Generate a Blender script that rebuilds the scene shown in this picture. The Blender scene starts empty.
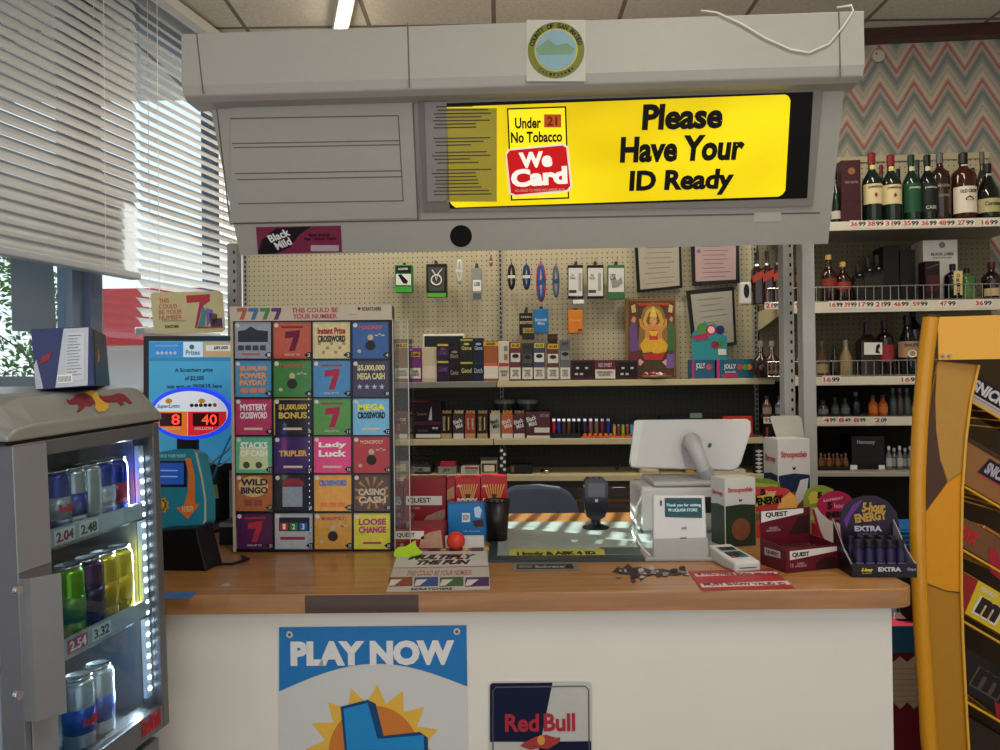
import bpy, bmesh, math, random
from mathutils import Vector, Matrix
random.seed(7)
C = bpy.context.scene.collection
S = bpy.context.scene
PI = math.pi
# ---------------------------------------------------------------- camera
F = 750.0
CAM = Vector((0, 0, 1.5)); PITCH = math.radians(0.5); ROLL = math.radians(0.7)
fw = Vector((0, math.cos(PITCH), math.sin(PITCH))); r0 = Vector((1, 0, 0)); u0 = Vector((0, -math.sin(PITCH), math.cos(PITCH)))
up = u0*math.cos(ROLL) + r0*math.sin(ROLL); rt = r0*math.cos(ROLL) - u0*math.sin(ROLL)
cd = bpy.data.cameras.new('camera'); cam = bpy.data.objects.new('camera', cd); C.objects.link(cam)
cd.sensor_fit = 'HORIZONTAL'; cd.sensor_width = 36; cd.lens = 36*F/1000.0; cd.clip_start = .02
m3 = Matrix((rt, up, -fw)).transposed()
cam.matrix_world = Matrix.Translation(CAM) @ m3.to_4x4()
S.camera = cam
def ray(px, py): return fw + rt*((px-500)/F) + up*((375-py)/F)
def P(px, py, Y): d = ray(px, py); return CAM + d*(Y/d.y)
def Pz(px, py, z=1.0): d = ray(px, py); return CAM + d*((z-1.5)/d.z)
# ---------------------------------------------------------------- materials
def lin(h):
    h = h.lstrip('#'); v = [int(h[i:i+2], 16)/255 for i in (0, 2, 4)]
    return tuple((c/12.92 if c <= .04045 else ((c+.055)/1.055)**2.4) for c in v) + (1,)
_m = {}
def m(h, rough=.55, metal=0, emit=0, var=.06, coat=0, scale=40, bump=0):
    key = (h, rough, metal, emit, var, coat, scale, bump)
    if key in _m: return _m[key]
    mt = bpy.data.materials.new('mat_'+h.strip('#')); mt.use_nodes = True
    n = mt.node_tree.nodes; l = mt.node_tree.links; b = n['Principled BSDF']
    b.inputs['Roughness'].default_value = rough; b.inputs['Metallic'].default_value = metal; b.inputs['Specular IOR Level'].default_value = .28
    if coat: b.inputs['Coat Weight'].default_value = coat; b.inputs['Coat Roughness'].default_value = .08
    c = lin(h)
    tc = n.new('ShaderNodeTexCoord'); nz = n.new('ShaderNodeTexNoise'); nz.inputs['Scale'].default_value = scale; nz.inputs['Detail'].default_value = 3
    l.new(tc.outputs['Object'], nz.inputs['Vector'])
    mx = n.new('ShaderNodeMix'); mx.data_type = 'RGBA'
    mx.inputs[6].default_value = tuple(x*(1-var) for x in c[:3])+(1,); mx.inputs[7].default_value = tuple(min(1, x*(1+var)) for x in c[:3])+(1,)
    l.new(nz.outputs['Fac'], mx.inputs[0]); l.new(mx.outputs[2], b.inputs['Base Color'])
    if bump:
        bp = n.new('ShaderNodeBump'); bp.inputs['Strength'].default_value = bump; bp.inputs['Distance'].default_value = .004
        l.new(nz.outputs['Fac'], bp.inputs['Height']); l.new(bp.outputs[0], b.inputs['Normal'])
    if emit:
        l.new(mx.outputs[2], b.inputs['Emission Color']); b.inputs['Emission Strength'].default_value = emit
    _m[key] = mt; return mt
def glassmat(name, tint='#e8f0f0', refl=.12, rough=.03):
    mt = bpy.data.materials.new(name); mt.use_nodes = True; n = mt.node_tree.nodes; l = mt.node_tree.links
    for x in list(n):
        if x.type != 'OUTPUT_MATERIAL': n.remove(x)
    out = [x for x in n if x.type == 'OUTPUT_MATERIAL'][0]
    t = n.new('ShaderNodeBsdfTransparent'); t.inputs[0].default_value = lin(tint)
    g = n.new('ShaderNodeBsdfGlossy'); g.inputs['Roughness'].default_value = rough
    lwt = n.new('ShaderNodeLayerWeight'); lwt.inputs[0].default_value = .5
    pw = n.new('ShaderNodeMath'); pw.operation = 'POWER'; pw.inputs[1].default_value = 5; l.new(lwt.outputs['Facing'], pw.inputs[0])
    ad = n.new('ShaderNodeMath'); ad.operation = 'MULTIPLY_ADD'; ad.inputs[1].default_value = .6; ad.inputs[2].default_value = refl; l.new(pw.outputs[0], ad.inputs[0])
    ms = n.new('ShaderNodeMixShader'); l.new(ad.outputs[0], ms.inputs[0]); l.new(t.outputs[0], ms.inputs[1]); l.new(g.outputs[0], ms.inputs[2]); l.new(ms.outputs[0], out.inputs[0])
    return mt
class NT:
    def __init__(s, name, rough=.5, metal=0):
        s.m = bpy.data.materials.new(name); s.m.use_nodes = True; s.n = s.m.node_tree.nodes; s.l = s.m.node_tree.links
        s.b = s.n['Principled BSDF']; s.b.inputs['Roughness'].default_value = rough; s.b.inputs['Metallic'].default_value = metal
        tc = s.n.new('ShaderNodeTexCoord'); sp = s.n.new('ShaderNodeSeparateXYZ'); s.l.new(tc.outputs['Object'], sp.inputs[0])
        s.tc = tc; s.x, s.y, s.z = sp.outputs
    def math(s, op, a, b=None, c=None):
        nd = s.n.new('ShaderNodeMath'); nd.operation = op
        for i, v in enumerate((a, b, c)):
            if v is None: continue
            if isinstance(v, (int, float)): nd.inputs[i].default_value = v
            else: s.l.new(v, nd.inputs[i])
        return nd.outputs[0]
    def noise(s, scale, detail=4, vec=None, stretch=None):
        nd = s.n.new('ShaderNodeTexNoise'); nd.inputs['Scale'].default_value = scale; nd.inputs['Detail'].default_value = detail
        mp = s.n.new('ShaderNodeMapping'); s.l.new(s.tc.outputs['Object'], mp.inputs[0])
        if stretch: mp.inputs['Scale'].default_value = stretch
        s.l.new(mp.outputs[0], nd.inputs['Vector']); return nd.outputs['Fac']
    def ramp(s, f, stops, const=False):
        nd = s.n.new('ShaderNodeValToRGB'); r = nd.color_ramp; r.interpolation = 'CONSTANT' if const else 'LINEAR'
        while len(r.elements) < len(stops): r.elements.new(.5)
        for e, (p, h) in zip(r.elements, stops): e.position = p; e.color = lin(h)
        s.l.new(f, nd.inputs[0]); return nd.outputs[0]
    def mix(s, f, a, b):
        nd = s.n.new('ShaderNodeMix'); nd.data_type = 'RGBA'
        for i, v in ((0, f), (6, a), (7, b)):
            if isinstance(v, str): nd.inputs[i].default_value = lin(v)
            elif isinstance(v, (int, float)): nd.inputs[i].default_value = v
            else: s.l.new(v, nd.inputs[i])
        return nd.outputs[2]
    def col(s, c): s.l.new(c, s.b.inputs['Base Color']); return s.m
    def bump(s, h, st=.3, d=.003):
        bp = s.n.new('ShaderNodeBump'); bp.inputs['Strength'].default_value = st; bp.inputs['Distance'].default_value = d
        s.l.new(h, bp.inputs['Height']); s.l.new(bp.outputs[0], s.b.inputs['Normal'])
def pegmat(name, base, hole, pitch=.0262):
    t = NT(name, .7)
    fx = t.math('SUBTRACT', t.math('FRACT', t.math('DIVIDE', t.x, pitch)), .5); fz = t.math('SUBTRACT', t.math('FRACT', t.math('DIVIDE', t.z, pitch)), .5)
    d = t.math('SQRT', t.math('ADD', t.math('MULTIPLY', fx, fx), t.math('MULTIPLY', fz, fz)))
    h = t.math('LESS_THAN', d, .13)
    nz = t.ramp(t.noise(3), [(.3, base), (.8, base)])
    return t.col(t.mix(h, nz, hole))
def woodmat(name, a, b, rough=.35, st=(2.2, 30, 30)):
    t = NT(name, rough); f = t.noise(2.0, 6, stretch=st); g = t.noise(1.3, 3, stretch=(1, 3, 3))
    c = t.ramp(t.math('ADD', t.math('MULTIPLY', f, .7), t.math('MULTIPLY', g, .3)), [(.3, a), (.7, b)]); t.bump(f, .08, .001); t.b.inputs['Coat Weight'].default_value = .25
    return t.col(c)
# ---------------------------------------------------------------- object helpers
MW = {}
def link(name, me, mat, parent=None, bev=0, smooth=False, sub=0):
    o = bpy.data.objects.new(name, me); C.objects.link(o)
    if mat: me.materials.append(mat)
    if parent is not None: o.parent = parent
    if smooth:
        for p in me.polygons: p.use_smooth = True
    if bev:
        b = o.modifiers.new('bevel', 'BEVEL'); b.width = bev; b.segments = 2; b.limit_method = 'ANGLE'
    if sub:
        b = o.modifiers.new('sub', 'SUBSURF'); b.levels = b.render_levels = sub
    return o
def tag(o, label, cat=None, group=None, kind=None):
    if label: o['label'] = label
    if cat: o['category'] = cat
    if group: o['group'] = group
    if kind: o['kind'] = kind
    return o
def thing(name, label, cat, loc, yaw=0, group=None, M=None):
    o = bpy.data.objects.new(name, None); C.objects.link(o); o.empty_display_size = .02
    if M is None: M = Matrix.Translation(Vector(loc)) @ Matrix.Rotation(yaw, 4, 'Z')
    o.matrix_world = M; MW[o.name] = M.copy(); return tag(o, label, cat, group)
class B:
    def __init__(s): s.bm = bmesh.new()
    def box(s, x0, x1, y0, y1, z0, z1, K=None):
        vs = [s.bm.verts.new((x, y, z)) for x in (x0, x1) for y in (y0, y1) for z in (z0, z1)]
        for f in ((0, 1, 3, 2), (4, 6, 7, 5), (0, 4, 5, 1), (2, 3, 7, 6), (0, 2, 6, 4), (1, 5, 7, 3)): s.bm.faces.new([vs[i] for i in f])
        if K is not None:
            for v in vs: v.co = K @ v.co
        return s
    def prism(s, pts, y0, y1, K=None):          # outline in x,z ; extruded along y
        a = [s.bm.verts.new((p[0], y0, p[1])) for p in pts]; b = [s.bm.verts.new((p[0], y1, p[1])) for p in pts]
        s.bm.faces.new(a); s.bm.faces.new(b[::-1]); n = len(pts)
        for i in range(n): s.bm.faces.new((a[i], b[i], b[(i+1) % n], a[(i+1) % n]))
        if K is not None:
            for v in a+b: v.co = K @ v.co
        return s
    def tube(s, pts, r, seg=8, K=None, cap=True):
        pts = [Vector(p) for p in pts]; rings = []; pa = None
        rr = r if isinstance(r, (list, tuple)) else [r]*len(pts)
        for i, p in enumerate(pts):
            t = (pts[min(i+1, len(pts)-1)] - pts[max(i-1, 0)]).normalized()
            if pa is None:
                a = t.cross(Vector((0, 0, 1)))
                if a.length < .3: a = t.cross(Vector((0, 1, 0)))
            else: a = pa-t*pa.dot(t)
            a.normalize(); pa = a; b = t.cross(a)
            rings.append([s.bm.verts.new(p + (a*math.cos(2*PI*k/seg) + b*math.sin(2*PI*k/seg))*rr[i]) for k in range(seg)])
        for i in range(len(rings)-1):
            for k in range(seg): s.bm.faces.new((rings[i][k], rings[i][(k+1) % seg], rings[i+1][(k+1) % seg], rings[i+1][k]))
        if cap: s.bm.faces.new(rings[0][::-1]); s.bm.faces.new(rings[-1])
        if K is not None:
            for rg in rings:
                for v in rg: v.co = K @ v.co
        return s
    def lathe(s, prof, seg=16, cx=0, cy=0, a0=0, a1=2*PI, sq=0):
        full = abs(a1-a0-2*PI) < 1e-4; n = seg if full else seg+1; rings = []
        for (r, z) in prof:
            ring = []
            for k in range(n):
                a = a0+(a1-a0)*k/seg; q = 1
                if sq: q = 1/(abs(math.cos(a))**sq+abs(math.sin(a))**sq)**(1/sq)
                ring.append(s.bm.verts.new((cx+r*q*math.cos(a), cy+r*q*math.sin(a), z)))
            rings.append(ring)
        for i in range(len(rings)-1):
            for k in range(n if full else n-1): s.bm.faces.new((rings[i][k], rings[i][(k+1) % n], rings[i+1][(k+1) % n], rings[i+1][k]))
        if full:
            if prof[0][0] > 1e-5: s.bm.faces.new(rings[0][::-1])
            if prof[-1][0] > 1e-5: s.bm.faces.new(rings[-1])
        return s
    def build(s, name, mat, parent=None, bev=0, smooth=False, sub=0):
        bmesh.ops.recalc_face_normals(s.bm, faces=s.bm.faces); me = bpy.data.meshes.new(name); s.bm.to_mesh(me); s.bm.free()
        return link(name, me, mat, parent, bev, smooth, sub)
def box(T, name, mat, x0, x1, y0, y1, z0, z1, bev=.0015, K=None): return B().box(x0, x1, y0, y1, z0, z1, K).build(name, mat, T, bev)
def pix(T, px, py, K=None):
    Mx = MW[T.name] if K is None else MW[T.name] @ K
    iv = Mx.inverted(); o = iv @ CAM; d = iv.to_3x3() @ ray(px, py); t = -o.y/d.y
    return (o.x+d.x*t, o.z+d.z*t)
def dec(T, name, mat, pts, y=-.0006, th=.0006, K=None, par=None):
    return B().prism(pts, y-th, y, K).build(name, mat, par or T)
def pd(T, name, mat, pts, y=-.0006, th=.0006, K=None, par=None):
    return dec(T, name, mat, [pix(T, a, b, K) for a, b in pts], y, th, K, par)
def pr(T, name, mat, x0, y0, x1, y1, **k): return pd(T, name, mat, [(x0, y0), (x1, y0), (x1, y1), (x0, y1)], **k)
def disc(cx, cy, rx, ry=None, n=28, a0=0, a1=2*PI):
    ry = ry or rx; return [(cx+rx*math.cos(a0+(a1-a0)*k/n), cy+ry*math.sin(a0+(a1-a0)*k/n)) for k in range(n)]
def fmesh(s, bold, shear, sp=1.0):
    cu = bpy.data.curves.new('t', 'FONT'); cu.body = s; cu.resolution_u = 3; cu.offset = bold; cu.shear = shear; cu.align_x = 'CENTER'; cu.space_character = sp; cu.space_line = .85
    cu.extrude = .01; o = bpy.data.objects.new('t', cu); C.objects.link(o); me = bpy.data.meshes.new_from_object(o)
    bpy.data.objects.remove(o); bpy.data.curves.remove(cu); return me
def txt(T, s, mat, cx, cz, w, h, y=-.0006, bold=.02, shear=0, K=None, th=.0008, par=None, name='lettering', bend=0, sp=1.0, rot=0):
    me = fmesh(s, bold, shear, sp); co = [v.co.copy() for v in me.vertices]
    if not co: return
    x0 = min(c.x for c in co); x1 = max(c.x for c in co); y0 = min(c.y for c in co); y1 = max(c.y for c in co)
    cr, sr = math.cos(rot), math.sin(rot)
    for v, c in zip(me.vertices, co):
        x = ((c.x-x0)/(x1-x0)-.5)*w; z = ((c.y-y0)/max(1e-6, y1-y0)-.5)*h; yy = y - (th if c.z > 0 else 0)
        x, z = x*cr-z*sr, x*sr+z*cr
        x += cx; z += cz
        if bend: a = x/bend; x, yy = (bend-yy)*math.sin(a), bend-(bend-yy)*math.cos(a)
        q = Vector((x, yy, z)); v.co = K @ q if K is not None else q
    me.update(); me.name = name
    return link(name, me, mat, par or T)
def pt(T, s, mat, x0, y0, x1, y1, K=None, **k):
    a = pix(T, x0, (y0+y1)/2, K); b = pix(T, x1, (y0+y1)/2, K); t = pix(T, (x0+x1)/2, y0, K); d = pix(T, (x0+x1)/2, y1, K)
    return txt(T, s, mat, (a[0]+b[0])/2, (t[1]+d[1])/2, abs(b[0]-a[0]), abs(t[1]-d[1]), K=K, **k)
def pbox(name, label, cat, x0, x1, ytop, ybase, z, d, mat, yaw=0, group=None, part='carton', Y=None, bev=.0015, lean=0):
    """a carton standing on height z (or at depth Y): its front face fills the photo's rectangle"""
    c = Pz((x0+x1)/2, ybase, z) if Y is None else P((x0+x1)/2, ybase, Y)
    if Y is not None: c.z = z if z is not None else c.z
    T = thing(name, label, cat, c, group=group, M=Matrix.Translation(c) @ Matrix.Rotation(yaw, 4, 'Z') @ Matrix.Rotation(lean, 4, 'X'))
    a = pix(T, x0, (ytop+ybase)/2)[0]; b = pix(T, x1, (ytop+ybase)/2)[0]; h = pix(T, (x0+x1)/2, ytop)[1]
    o = box(T, part, mat, a, b, 0, d, 0, h, bev)
    T.empty_display_size = .02; DIM[T.name] = (a, b, h); return T
DIM = {}
WHITE = m('#e4e2dc'); BLACK = m('#0d0d10', .4); DK = m('#17161a', .45); CHROME = m('#c8c8c8', .2, 1)
RED = m('#b3202a'); YEL = m('#e9cf2a')
def frame(o, xd, zd):
    x = Vector(xd).normalized(); z = Vector(zd).normalized(); y = z.cross(x).normalized(); z = x.cross(y)
    M = Matrix((x, y, z)).transposed().to_4x4(); M.translation = Vector(o); return M
KF = frame((0, 0, 0), (1, 0, 0), (0, 1, 0))        # a surface that lies flat, seen from above
def flat(name, label, cat, px, py, z=1.0, yaw=0, group=None):
    c = Pz(px, py, z); return thing(name, label, cat, c, group=group, M=Matrix.Translation(c) @ Matrix.Rotation(yaw, 4, 'Z') @ KF)
def struct(o): o['kind'] = 'structure'; return o
def slab(bm, pts, z0, z1): return bm.prism([(x, y) for x, y in pts], -z1, -z0, KF)
# ================================================================ THE SETTING
AB = math.radians(4.5)
WBO = P(450, 300, 3.95); WBO.z = 0
MB_ = Matrix.Translation(WBO) @ Matrix.Rotation(-AB, 4, 'Z')    # back wall frame, y into the wall
def wpt(px, py, off=0):                                          # point on the vertical plane off metres before the back wall
    iv = MB_.inverted(); o = iv @ CAM; d = iv.to_3x3() @ ray(px, py); t = (-off-o.y)/d.y; return o+d*t
CEIL = wpt(930, 25, .03).z
ct = NT('ceiling_tiles', .8)
gx = ct.math('LESS_THAN', ct.math('FRACT', ct.math('DIVIDE', ct.math('ADD', ct.x, .02), .61)), .035); gy = ct.math('LESS_THAN', ct.math('FRACT', ct.math('DIVIDE', ct.y, 1.22)), .02)
ct.col(ct.mix(ct.math('MAXIMUM', gx, gy), ct.ramp(ct.noise(60), [(.3, '#b9b4ab'), (.7, '#cbc7bf')]), '#6e675e'))
ceil = struct(box(None, 'ceiling', ct.m, -3.2, 3.0, -1.5, 4.6, CEIL, CEIL+.1, 0))
struct(box(None, 'floor', m('#7d746a', .4, scale=6, var=.12), -3.2, 3.0, -1.5, 4.6, -.1, 0, 0))
# chevron wallpaper
wp = NT('chevron_wallpaper', .8)
_i = (MB_ @ Matrix.Translation((0, .03, 0))).inverted(); _o = _i @ CAM; _d = _i.to_3x3() @ ray(983, 119); _t = -_o.y/_d.y; WU, WZ = _o.x+_d.x*_t, _o.z+_d.z*_t
tri = wp.math('ABSOLUTE', wp.math('SUBTRACT', wp.math('FRACT', wp.math('ADD', wp.math('DIVIDE', wp.math('SUBTRACT', wp.x, WU), .166), 40.5)), .5))
stp = wp.math('DIVIDE', wp.math('FLOOR', wp.math('MULTIPLY', tri, 26)), 26)
v = wp.math('FRACT', wp.math('ADD', wp.math('DIVIDE', wp.math('ADD', wp.math('SUBTRACT', wp.z, WZ), wp.math('MULTIPLY', stp, .27)), .192), 40.77))
cc = wp.ramp(v, [(0, '#a79b88'), (.08, '#8c877c'), (.13, '#a79b88'), (.22, '#8f8d82'), (.30, '#7b8078'), (.40, '#666d66'), (.52, '#7b8078'), (.60, '#9a978a'), (.66, '#a88f82'), (.71, '#96554f'), (.82, '#a87c70'), (.88, '#b3a592')], True)
wp.col(wp.mix(wp.math('MULTIPLY', wp.noise(90), .25), cc, '#9a8f7e'))
wb = struct(B().box(-1.13, 3.16, .03, .15, 0, CEIL).build('wall_back', wp.m)); wb.matrix_world = MB_
a = wpt(900, 24, .06); b = wpt(900, 36, .06)
tr = struct(B().box(-1.1, 3.14, -.03, .03, b.z, CEIL).build('trim_1', woodmat('cornice_wood', '#2c130c', '#47241a', .4))); tr.matrix_world = MB_
struct(box(None, 'wall_right', m('#b9b0a2', .8), 2.9, 3.0, -1.5, 4.0, 0, CEIL, 0))
# window wall
WD = Vector((.24, 1, 0)).normalized()
MWW = frame((-1.67, 2.5, 0), WD, (0, 0, 1))
def lw(name, mat, x0, x1, y0, y1, z0, z1, bev=0):
    o = B().box(x0, x1, y0, y1, z0, z1).build(name, mat, None, bev); o.matrix_world = MWW; return o
_i = (MWW @ Matrix.Translation((0, .15, 0))).inverted(); _o = _i @ CAM; _d = _i.to_3x3() @ ray(82, 350); XM = _o.x-_d.x*_o.y/_d.y
XC = 1.42
wpaint = m('#c2c6cc', .6)
struct(lw('wall_left', wpaint, -4.2, XM-.03, .10, .24, 0, 1.44))
struct(lw('baseboard_left', m('#5a5550', .6), -4.2, XC, .08, .10, 0, .1))
struct(lw('trim_2', wpaint, XM, XC, .10, .24, 0, .85)); struct(lw('trim_3', wpaint, -4.2, XC+.3, .10, .24, 3.2, CEIL))
struct(lw('trim_4', m('#aebccb', .5), -4.2, XM-.03, -.02, .12, 1.44, 1.47))
fm = m('#7e8d9f', .4)
g = glassmat('window_glass', '#eef6fb', .03)
def window(name, x0, x1, z0, z1, mull):
    bmf = B()
    bmf.box(x0, x1, .12, .19, z0, z0+.07); bmf.box(x0, x1, .12, .19, z1-.07, z1); bmf.box(x0, x0+.05, .12, .19, z0+.07, z1-.07); bmf.box(x1-.05, x1, .12, .19, z0+.07, z1-.07)
    for q in mull: bmf.box(q-.025, q+.025, .12, .19, z0+.07, z1-.07)
    f = struct(bmf.build(name, fm)); f.matrix_world = MWW
    B().box(x0+.05, x1-.05, .15, .155, z0+.07, z1-.07).build('glass_pane', g, f)
window('window_1', -4.2, XM-.03, 1.47, 3.2, [-2.8, -1.4]); window('window_2', XM+.03, XC, .85, 3.2, [])
struct(lw('trim_5', m('#5d6a7c', .4), XM-.03, XM+.03, .08, .24, .0, 3.2))
# ---------------------------------------------------------------- blinds
sl = NT('blind_slat', .45)
sl.col(sl.ramp(sl.noise(8), [(.3, '#c5c4c0'), (.7, '#d2d1cc')]))
sl.b.inputs['Transmission Weight'].default_value = 0
n_, l_ = sl.n, sl.l
trn = n_.new('ShaderNodeBsdfTranslucent'); trn.inputs[0].default_value = lin('#f0f0f0'); mxs = n_.new('ShaderNodeMixShader'); mxs.inputs[0].default_value = .42
outn = [x for x in n_ if x.type == 'OUTPUT_MATERIAL'][0]; l_.new(sl.b.outputs[0], mxs.inputs[1]); l_.new(trn.outputs[0], mxs.inputs[2]); l_.new(mxs.outputs[0], outn.inputs[0])
def blind(label, x0, x1, zb, zt, tilt, cords):
    T = thing('venetian_blind', label, 'blind', (0, 0, 0), group=None, M=MWW @ Matrix.Translation((x0, 0, zb)))
    bm = B(); n = int((zt-zb-.05)/.042); W = .0265
    for i in range(n):
        zc = .04+i*.042; tt = tilt+random.uniform(-.03, .03)
        dy, dz = math.cos(tt)*W, math.sin(tt)*W          # +y is the outside edge
        ny, nz = -math.sin(tt)*.0035, math.cos(tt)*.0035
        sec = [(-dy, zc-dz), (ny-dy*.4, zc+nz-dz*.4), (ny+dy*.4, zc+nz+dz*.4), (dy, zc+dz), (dy*.4+ny*.6, zc+dz*.4+nz*.6-.0012), (-dy*.4+ny*.6, zc-dz*.4+nz*.6-.0012)]
        bm.prism([(y, z) for y, z in sec], 0, x1-x0, Matrix(((0, 1, 0, 0), (1, 0, 0, 0), (0, 0, 1, 0), (0, 0, 0, 1))))
    bm.build('slats', sl.m, T)
    box(T, 'bottom_rail', m('#b9bcc0', .5), 0, x1-x0, -.025, .025, -.012, .018, .006)
    box(T, 'headrail', m('#d8d6d0', .5), 0, x1-x0, -.03, .03, zt-zb-.01, zt-zb+.04, .004)
    cb = B()
    for c in cords: cb.tube([(c, -.028, .0), (c, -.028, zt-zb)], .0016, 5); cb.tube([(c+.01, .028, .0), (c+.01, .028, zt-zb)], .0016, 5)
    cb.build('ladder_cords', m('#e9e7e0', .7), T); return T
blind('long white slatted blind across the front window, closed, ending above the glass', -3.6, .655, 1.955, 3.2, 1.16, [.35-.0+3.0, 4.05, 1.7, .5])
b2 = blind('brighter white slatted blind hanging lower, behind the yellow lottery card', .67, 1.40, 1.73, 3.2, .85, [.09, .64])
o = B().tube([(x, -.05, z) for x, z in ((-.42, 1.95), (-.3, 1.86), (-.1, 1.70), (.05, 1.62), (.16, 1.45))], .0025, 6).build('blind_cord', m('#6a6c70', .6)); o.matrix_world = MWW
tag(o, 'thin dark pull cord hanging diagonally below the long front blind', 'cord')
# sheet on the window
sheetm = NT('translucent_sheet', .6); sheetm.col(sheetm.ramp(sheetm.noise(5), [(.3, '#9aa4ac'), (.7, '#aeb6bc')]))
_t = sheetm.n.new('ShaderNodeBsdfTranslucent'); _t.inputs[0].default_value = lin('#b6bec4'); _x = sheetm.n.new('ShaderNodeMixShader'); _x.inputs[0].default_value = .7
sheetm.l.new(sheetm.b.outputs[0], _x.inputs[1]); sheetm.l.new(_t.outputs[0], _x.inputs[2]); sheetm.l.new(_x.outputs[0], [x for x in sheetm.n if x.type == 'OUTPUT_MATERIAL'][0].inputs[0])
T = thing('window_poster', 'grey translucent paper sheet taped inside the left window glass', 'poster', None, M=MWW @ Matrix.Translation((-.2, .11, 1.7)))
pd(T, 'sheet', sheetm.m, [(10, 258), (52, 252), (56, 333), (12, 331)], th=.002)
# ---------------------------------------------------------------- outside
struct(box(None, 'ground', m('#8f8f8c', .9, scale=2), -30, -3.3, -8, 40, -.3, -.2, 0))
T = thing('tree', 'leafy green tree outside the left window', 'tree', (-6.5, 9, -.2)); 
B().tube([(0, 0, 0), (.1, 0, 1.2), (0, .1, 2.6)], [.14, .1, .05]).build('trunk', m('#4b3d30', .9, bump=.5), T)
bm = B()
for i in range(2600):
    a1 = random.uniform(0, 6.28); b1 = math.acos(random.uniform(-1, 1)); rr = random.uniform(.5, 1)**.5*1.25
    c = Vector((rr*math.sin(b1)*math.cos(a1), rr*math.sin(b1)*math.sin(a1), 2.5+rr*math.cos(b1)*.9)); R = Matrix.Rotation(random.uniform(0, 6.28), 3, Vector((random.gauss(0, 1), random.gauss(0, 1), random.gauss(0, 1)+.01)))
    vs = [bm.bm.verts.new(c+R@Vector(q)) for q in ((-.05, 0, 0), (0, -.028, .01), (.06, 0, 0), (0, .028, .01))]; bm.bm.faces.new(vs)
bm.build('foliage', m('#5c7a3c', .6, var=.3, scale=3), T)
T = thing('storefront', 'red and white building front seen through the window beside the blind', 'building', (-5.98, 11.2, -.2))
box(T, 'wall', m('#c9c6c4', .8), -.5, 3.4, 0, 1, 0, 2.25); box(T, 'red_awning', m('#c8393c', .6), -.02, 1.8, -.5, -.02, 2.3, 3.1, .02); box(T, 'red_panel', m('#b3343a', .6), .02, 1.6, -.06, 0, .6, 1.6, .01)
box(T, 'roof_slab', m('#dcdcdc', .8), -.6, 3.5, -.1, 1.1, 2.25, 2.3)
T = thing('sun_blocker', 'added unseen grey blocks outside on the left that cut the sun', 'building', (-11, 3, -.2))  # added out of view, shaped only to keep sun off the front counter
box(T, 'wall', m('#a9a49c', .8), -1, 1, -6, 3.55, 0, 9.2, 0); box(T, 'blocker_low_part', m('#a9a49c', .8), -1, 1, 3.56, 6, 0, 5.6, 0); box(T, 'blocker_top', m('#8d8880', .8), -1.05, 1.05, -6.05, 3.555, 9.2, 9.35, 0)
# ================================================================ LIGHT
w = bpy.data.worlds.new('world'); S.world = w; w.use_nodes = True
wn = w.node_tree.nodes; wl = w.node_tree.links; bg = wn['Background']
tcw = wn.new('ShaderNodeTexCoord'); spw = wn.new('ShaderNodeSeparateXYZ'); wl.new(tcw.outputs['Generated'], spw.inputs[0])
rp = wn.new('ShaderNodeValToRGB'); rp.color_ramp.elements[0].position = 0; rp.color_ramp.elements[0].color = lin('#fbfbfa'); rp.color_ramp.elements[1].position = .6; rp.color_ramp.elements[1].color = lin('#d5e2f2')
wl.new(spw.outputs[2], rp.inputs[0]); wl.new(rp.outputs[0], bg.inputs[0]); bg.inputs[1].default_value = 1.5
sd = bpy.data.lights.new('sun', 'SUN'); sd.energy = 17; sd.angle = .005; sd.color = (1, .95, .86)
so = bpy.data.objects.new('sun', sd); C.objects.link(so); so.rotation_euler = Vector((1, -.43, -.60)).to_track_quat('-Z', 'Y').to_euler()
def tube_light(px, py, label, L=1.2, yaw=0, e=30, xyz=None, hw=.08):
    if xyz is None: d = ray(px, py); c = CAM+d*((CEIL-1.5)/d.z)
    else: c = Vector(xyz)
    T = thing('ceiling_light', label, 'light', (c.x, c.y, CEIL), yaw, 'fluorescent lights on the ceiling')
    box(T, 'housing', m('#d8d6d0', .5), -hw, hw, -L/2, L/2, -.05, 0)
    B().tube([(0, -L/2+.03, -.075), (0, L/2-.03, -.075)], .019, 10).build('tube', m('#fff0d2', .4, emit=9, var=0), T)
    ld = bpy.data.lights.new('tube_glow', 'AREA'); ld.shape = 'RECTANGLE'; ld.size = .12; ld.size_y = L; ld.energy = e; ld.color = (1, .92, .8)
    lo = bpy.data.objects.new('tube_glow', ld); C.objects.link(lo); lo.parent = T; lo.location = (0, 0, -.11)
tube_light(343, 8, 'bare fluorescent tube on the ceiling above the cigarette canopy', .42, .3, 12, hw=.035)
tube_light(0, 0, 'added unseen fill lamp on the ceiling over the liquor shelves', xyz=(1.5, 2.3, 0), e=16)  # added out of frame to light the liquor shelves
tube_light(0, 0, 'added unseen fill lamp on the ceiling behind the canopy', xyz=(.25, 3.12, 0), L=.9, yaw=PI/2, e=14)  # extra lamp added above the frame to brighten the pegboard
tube_light(0, 0, 'added unseen fill lamp on the ceiling in front of the counter', xyz=(.6, .4, 0), e=26)  # added behind the view as warm fill for the counter front
S.view_settings.view_transform = 'Standard'; S.view_settings.look = 'None'; S.view_settings.exposure = 0; S.view_settings.gamma = 1; S.view_settings.use_curve_mapping = False
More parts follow.
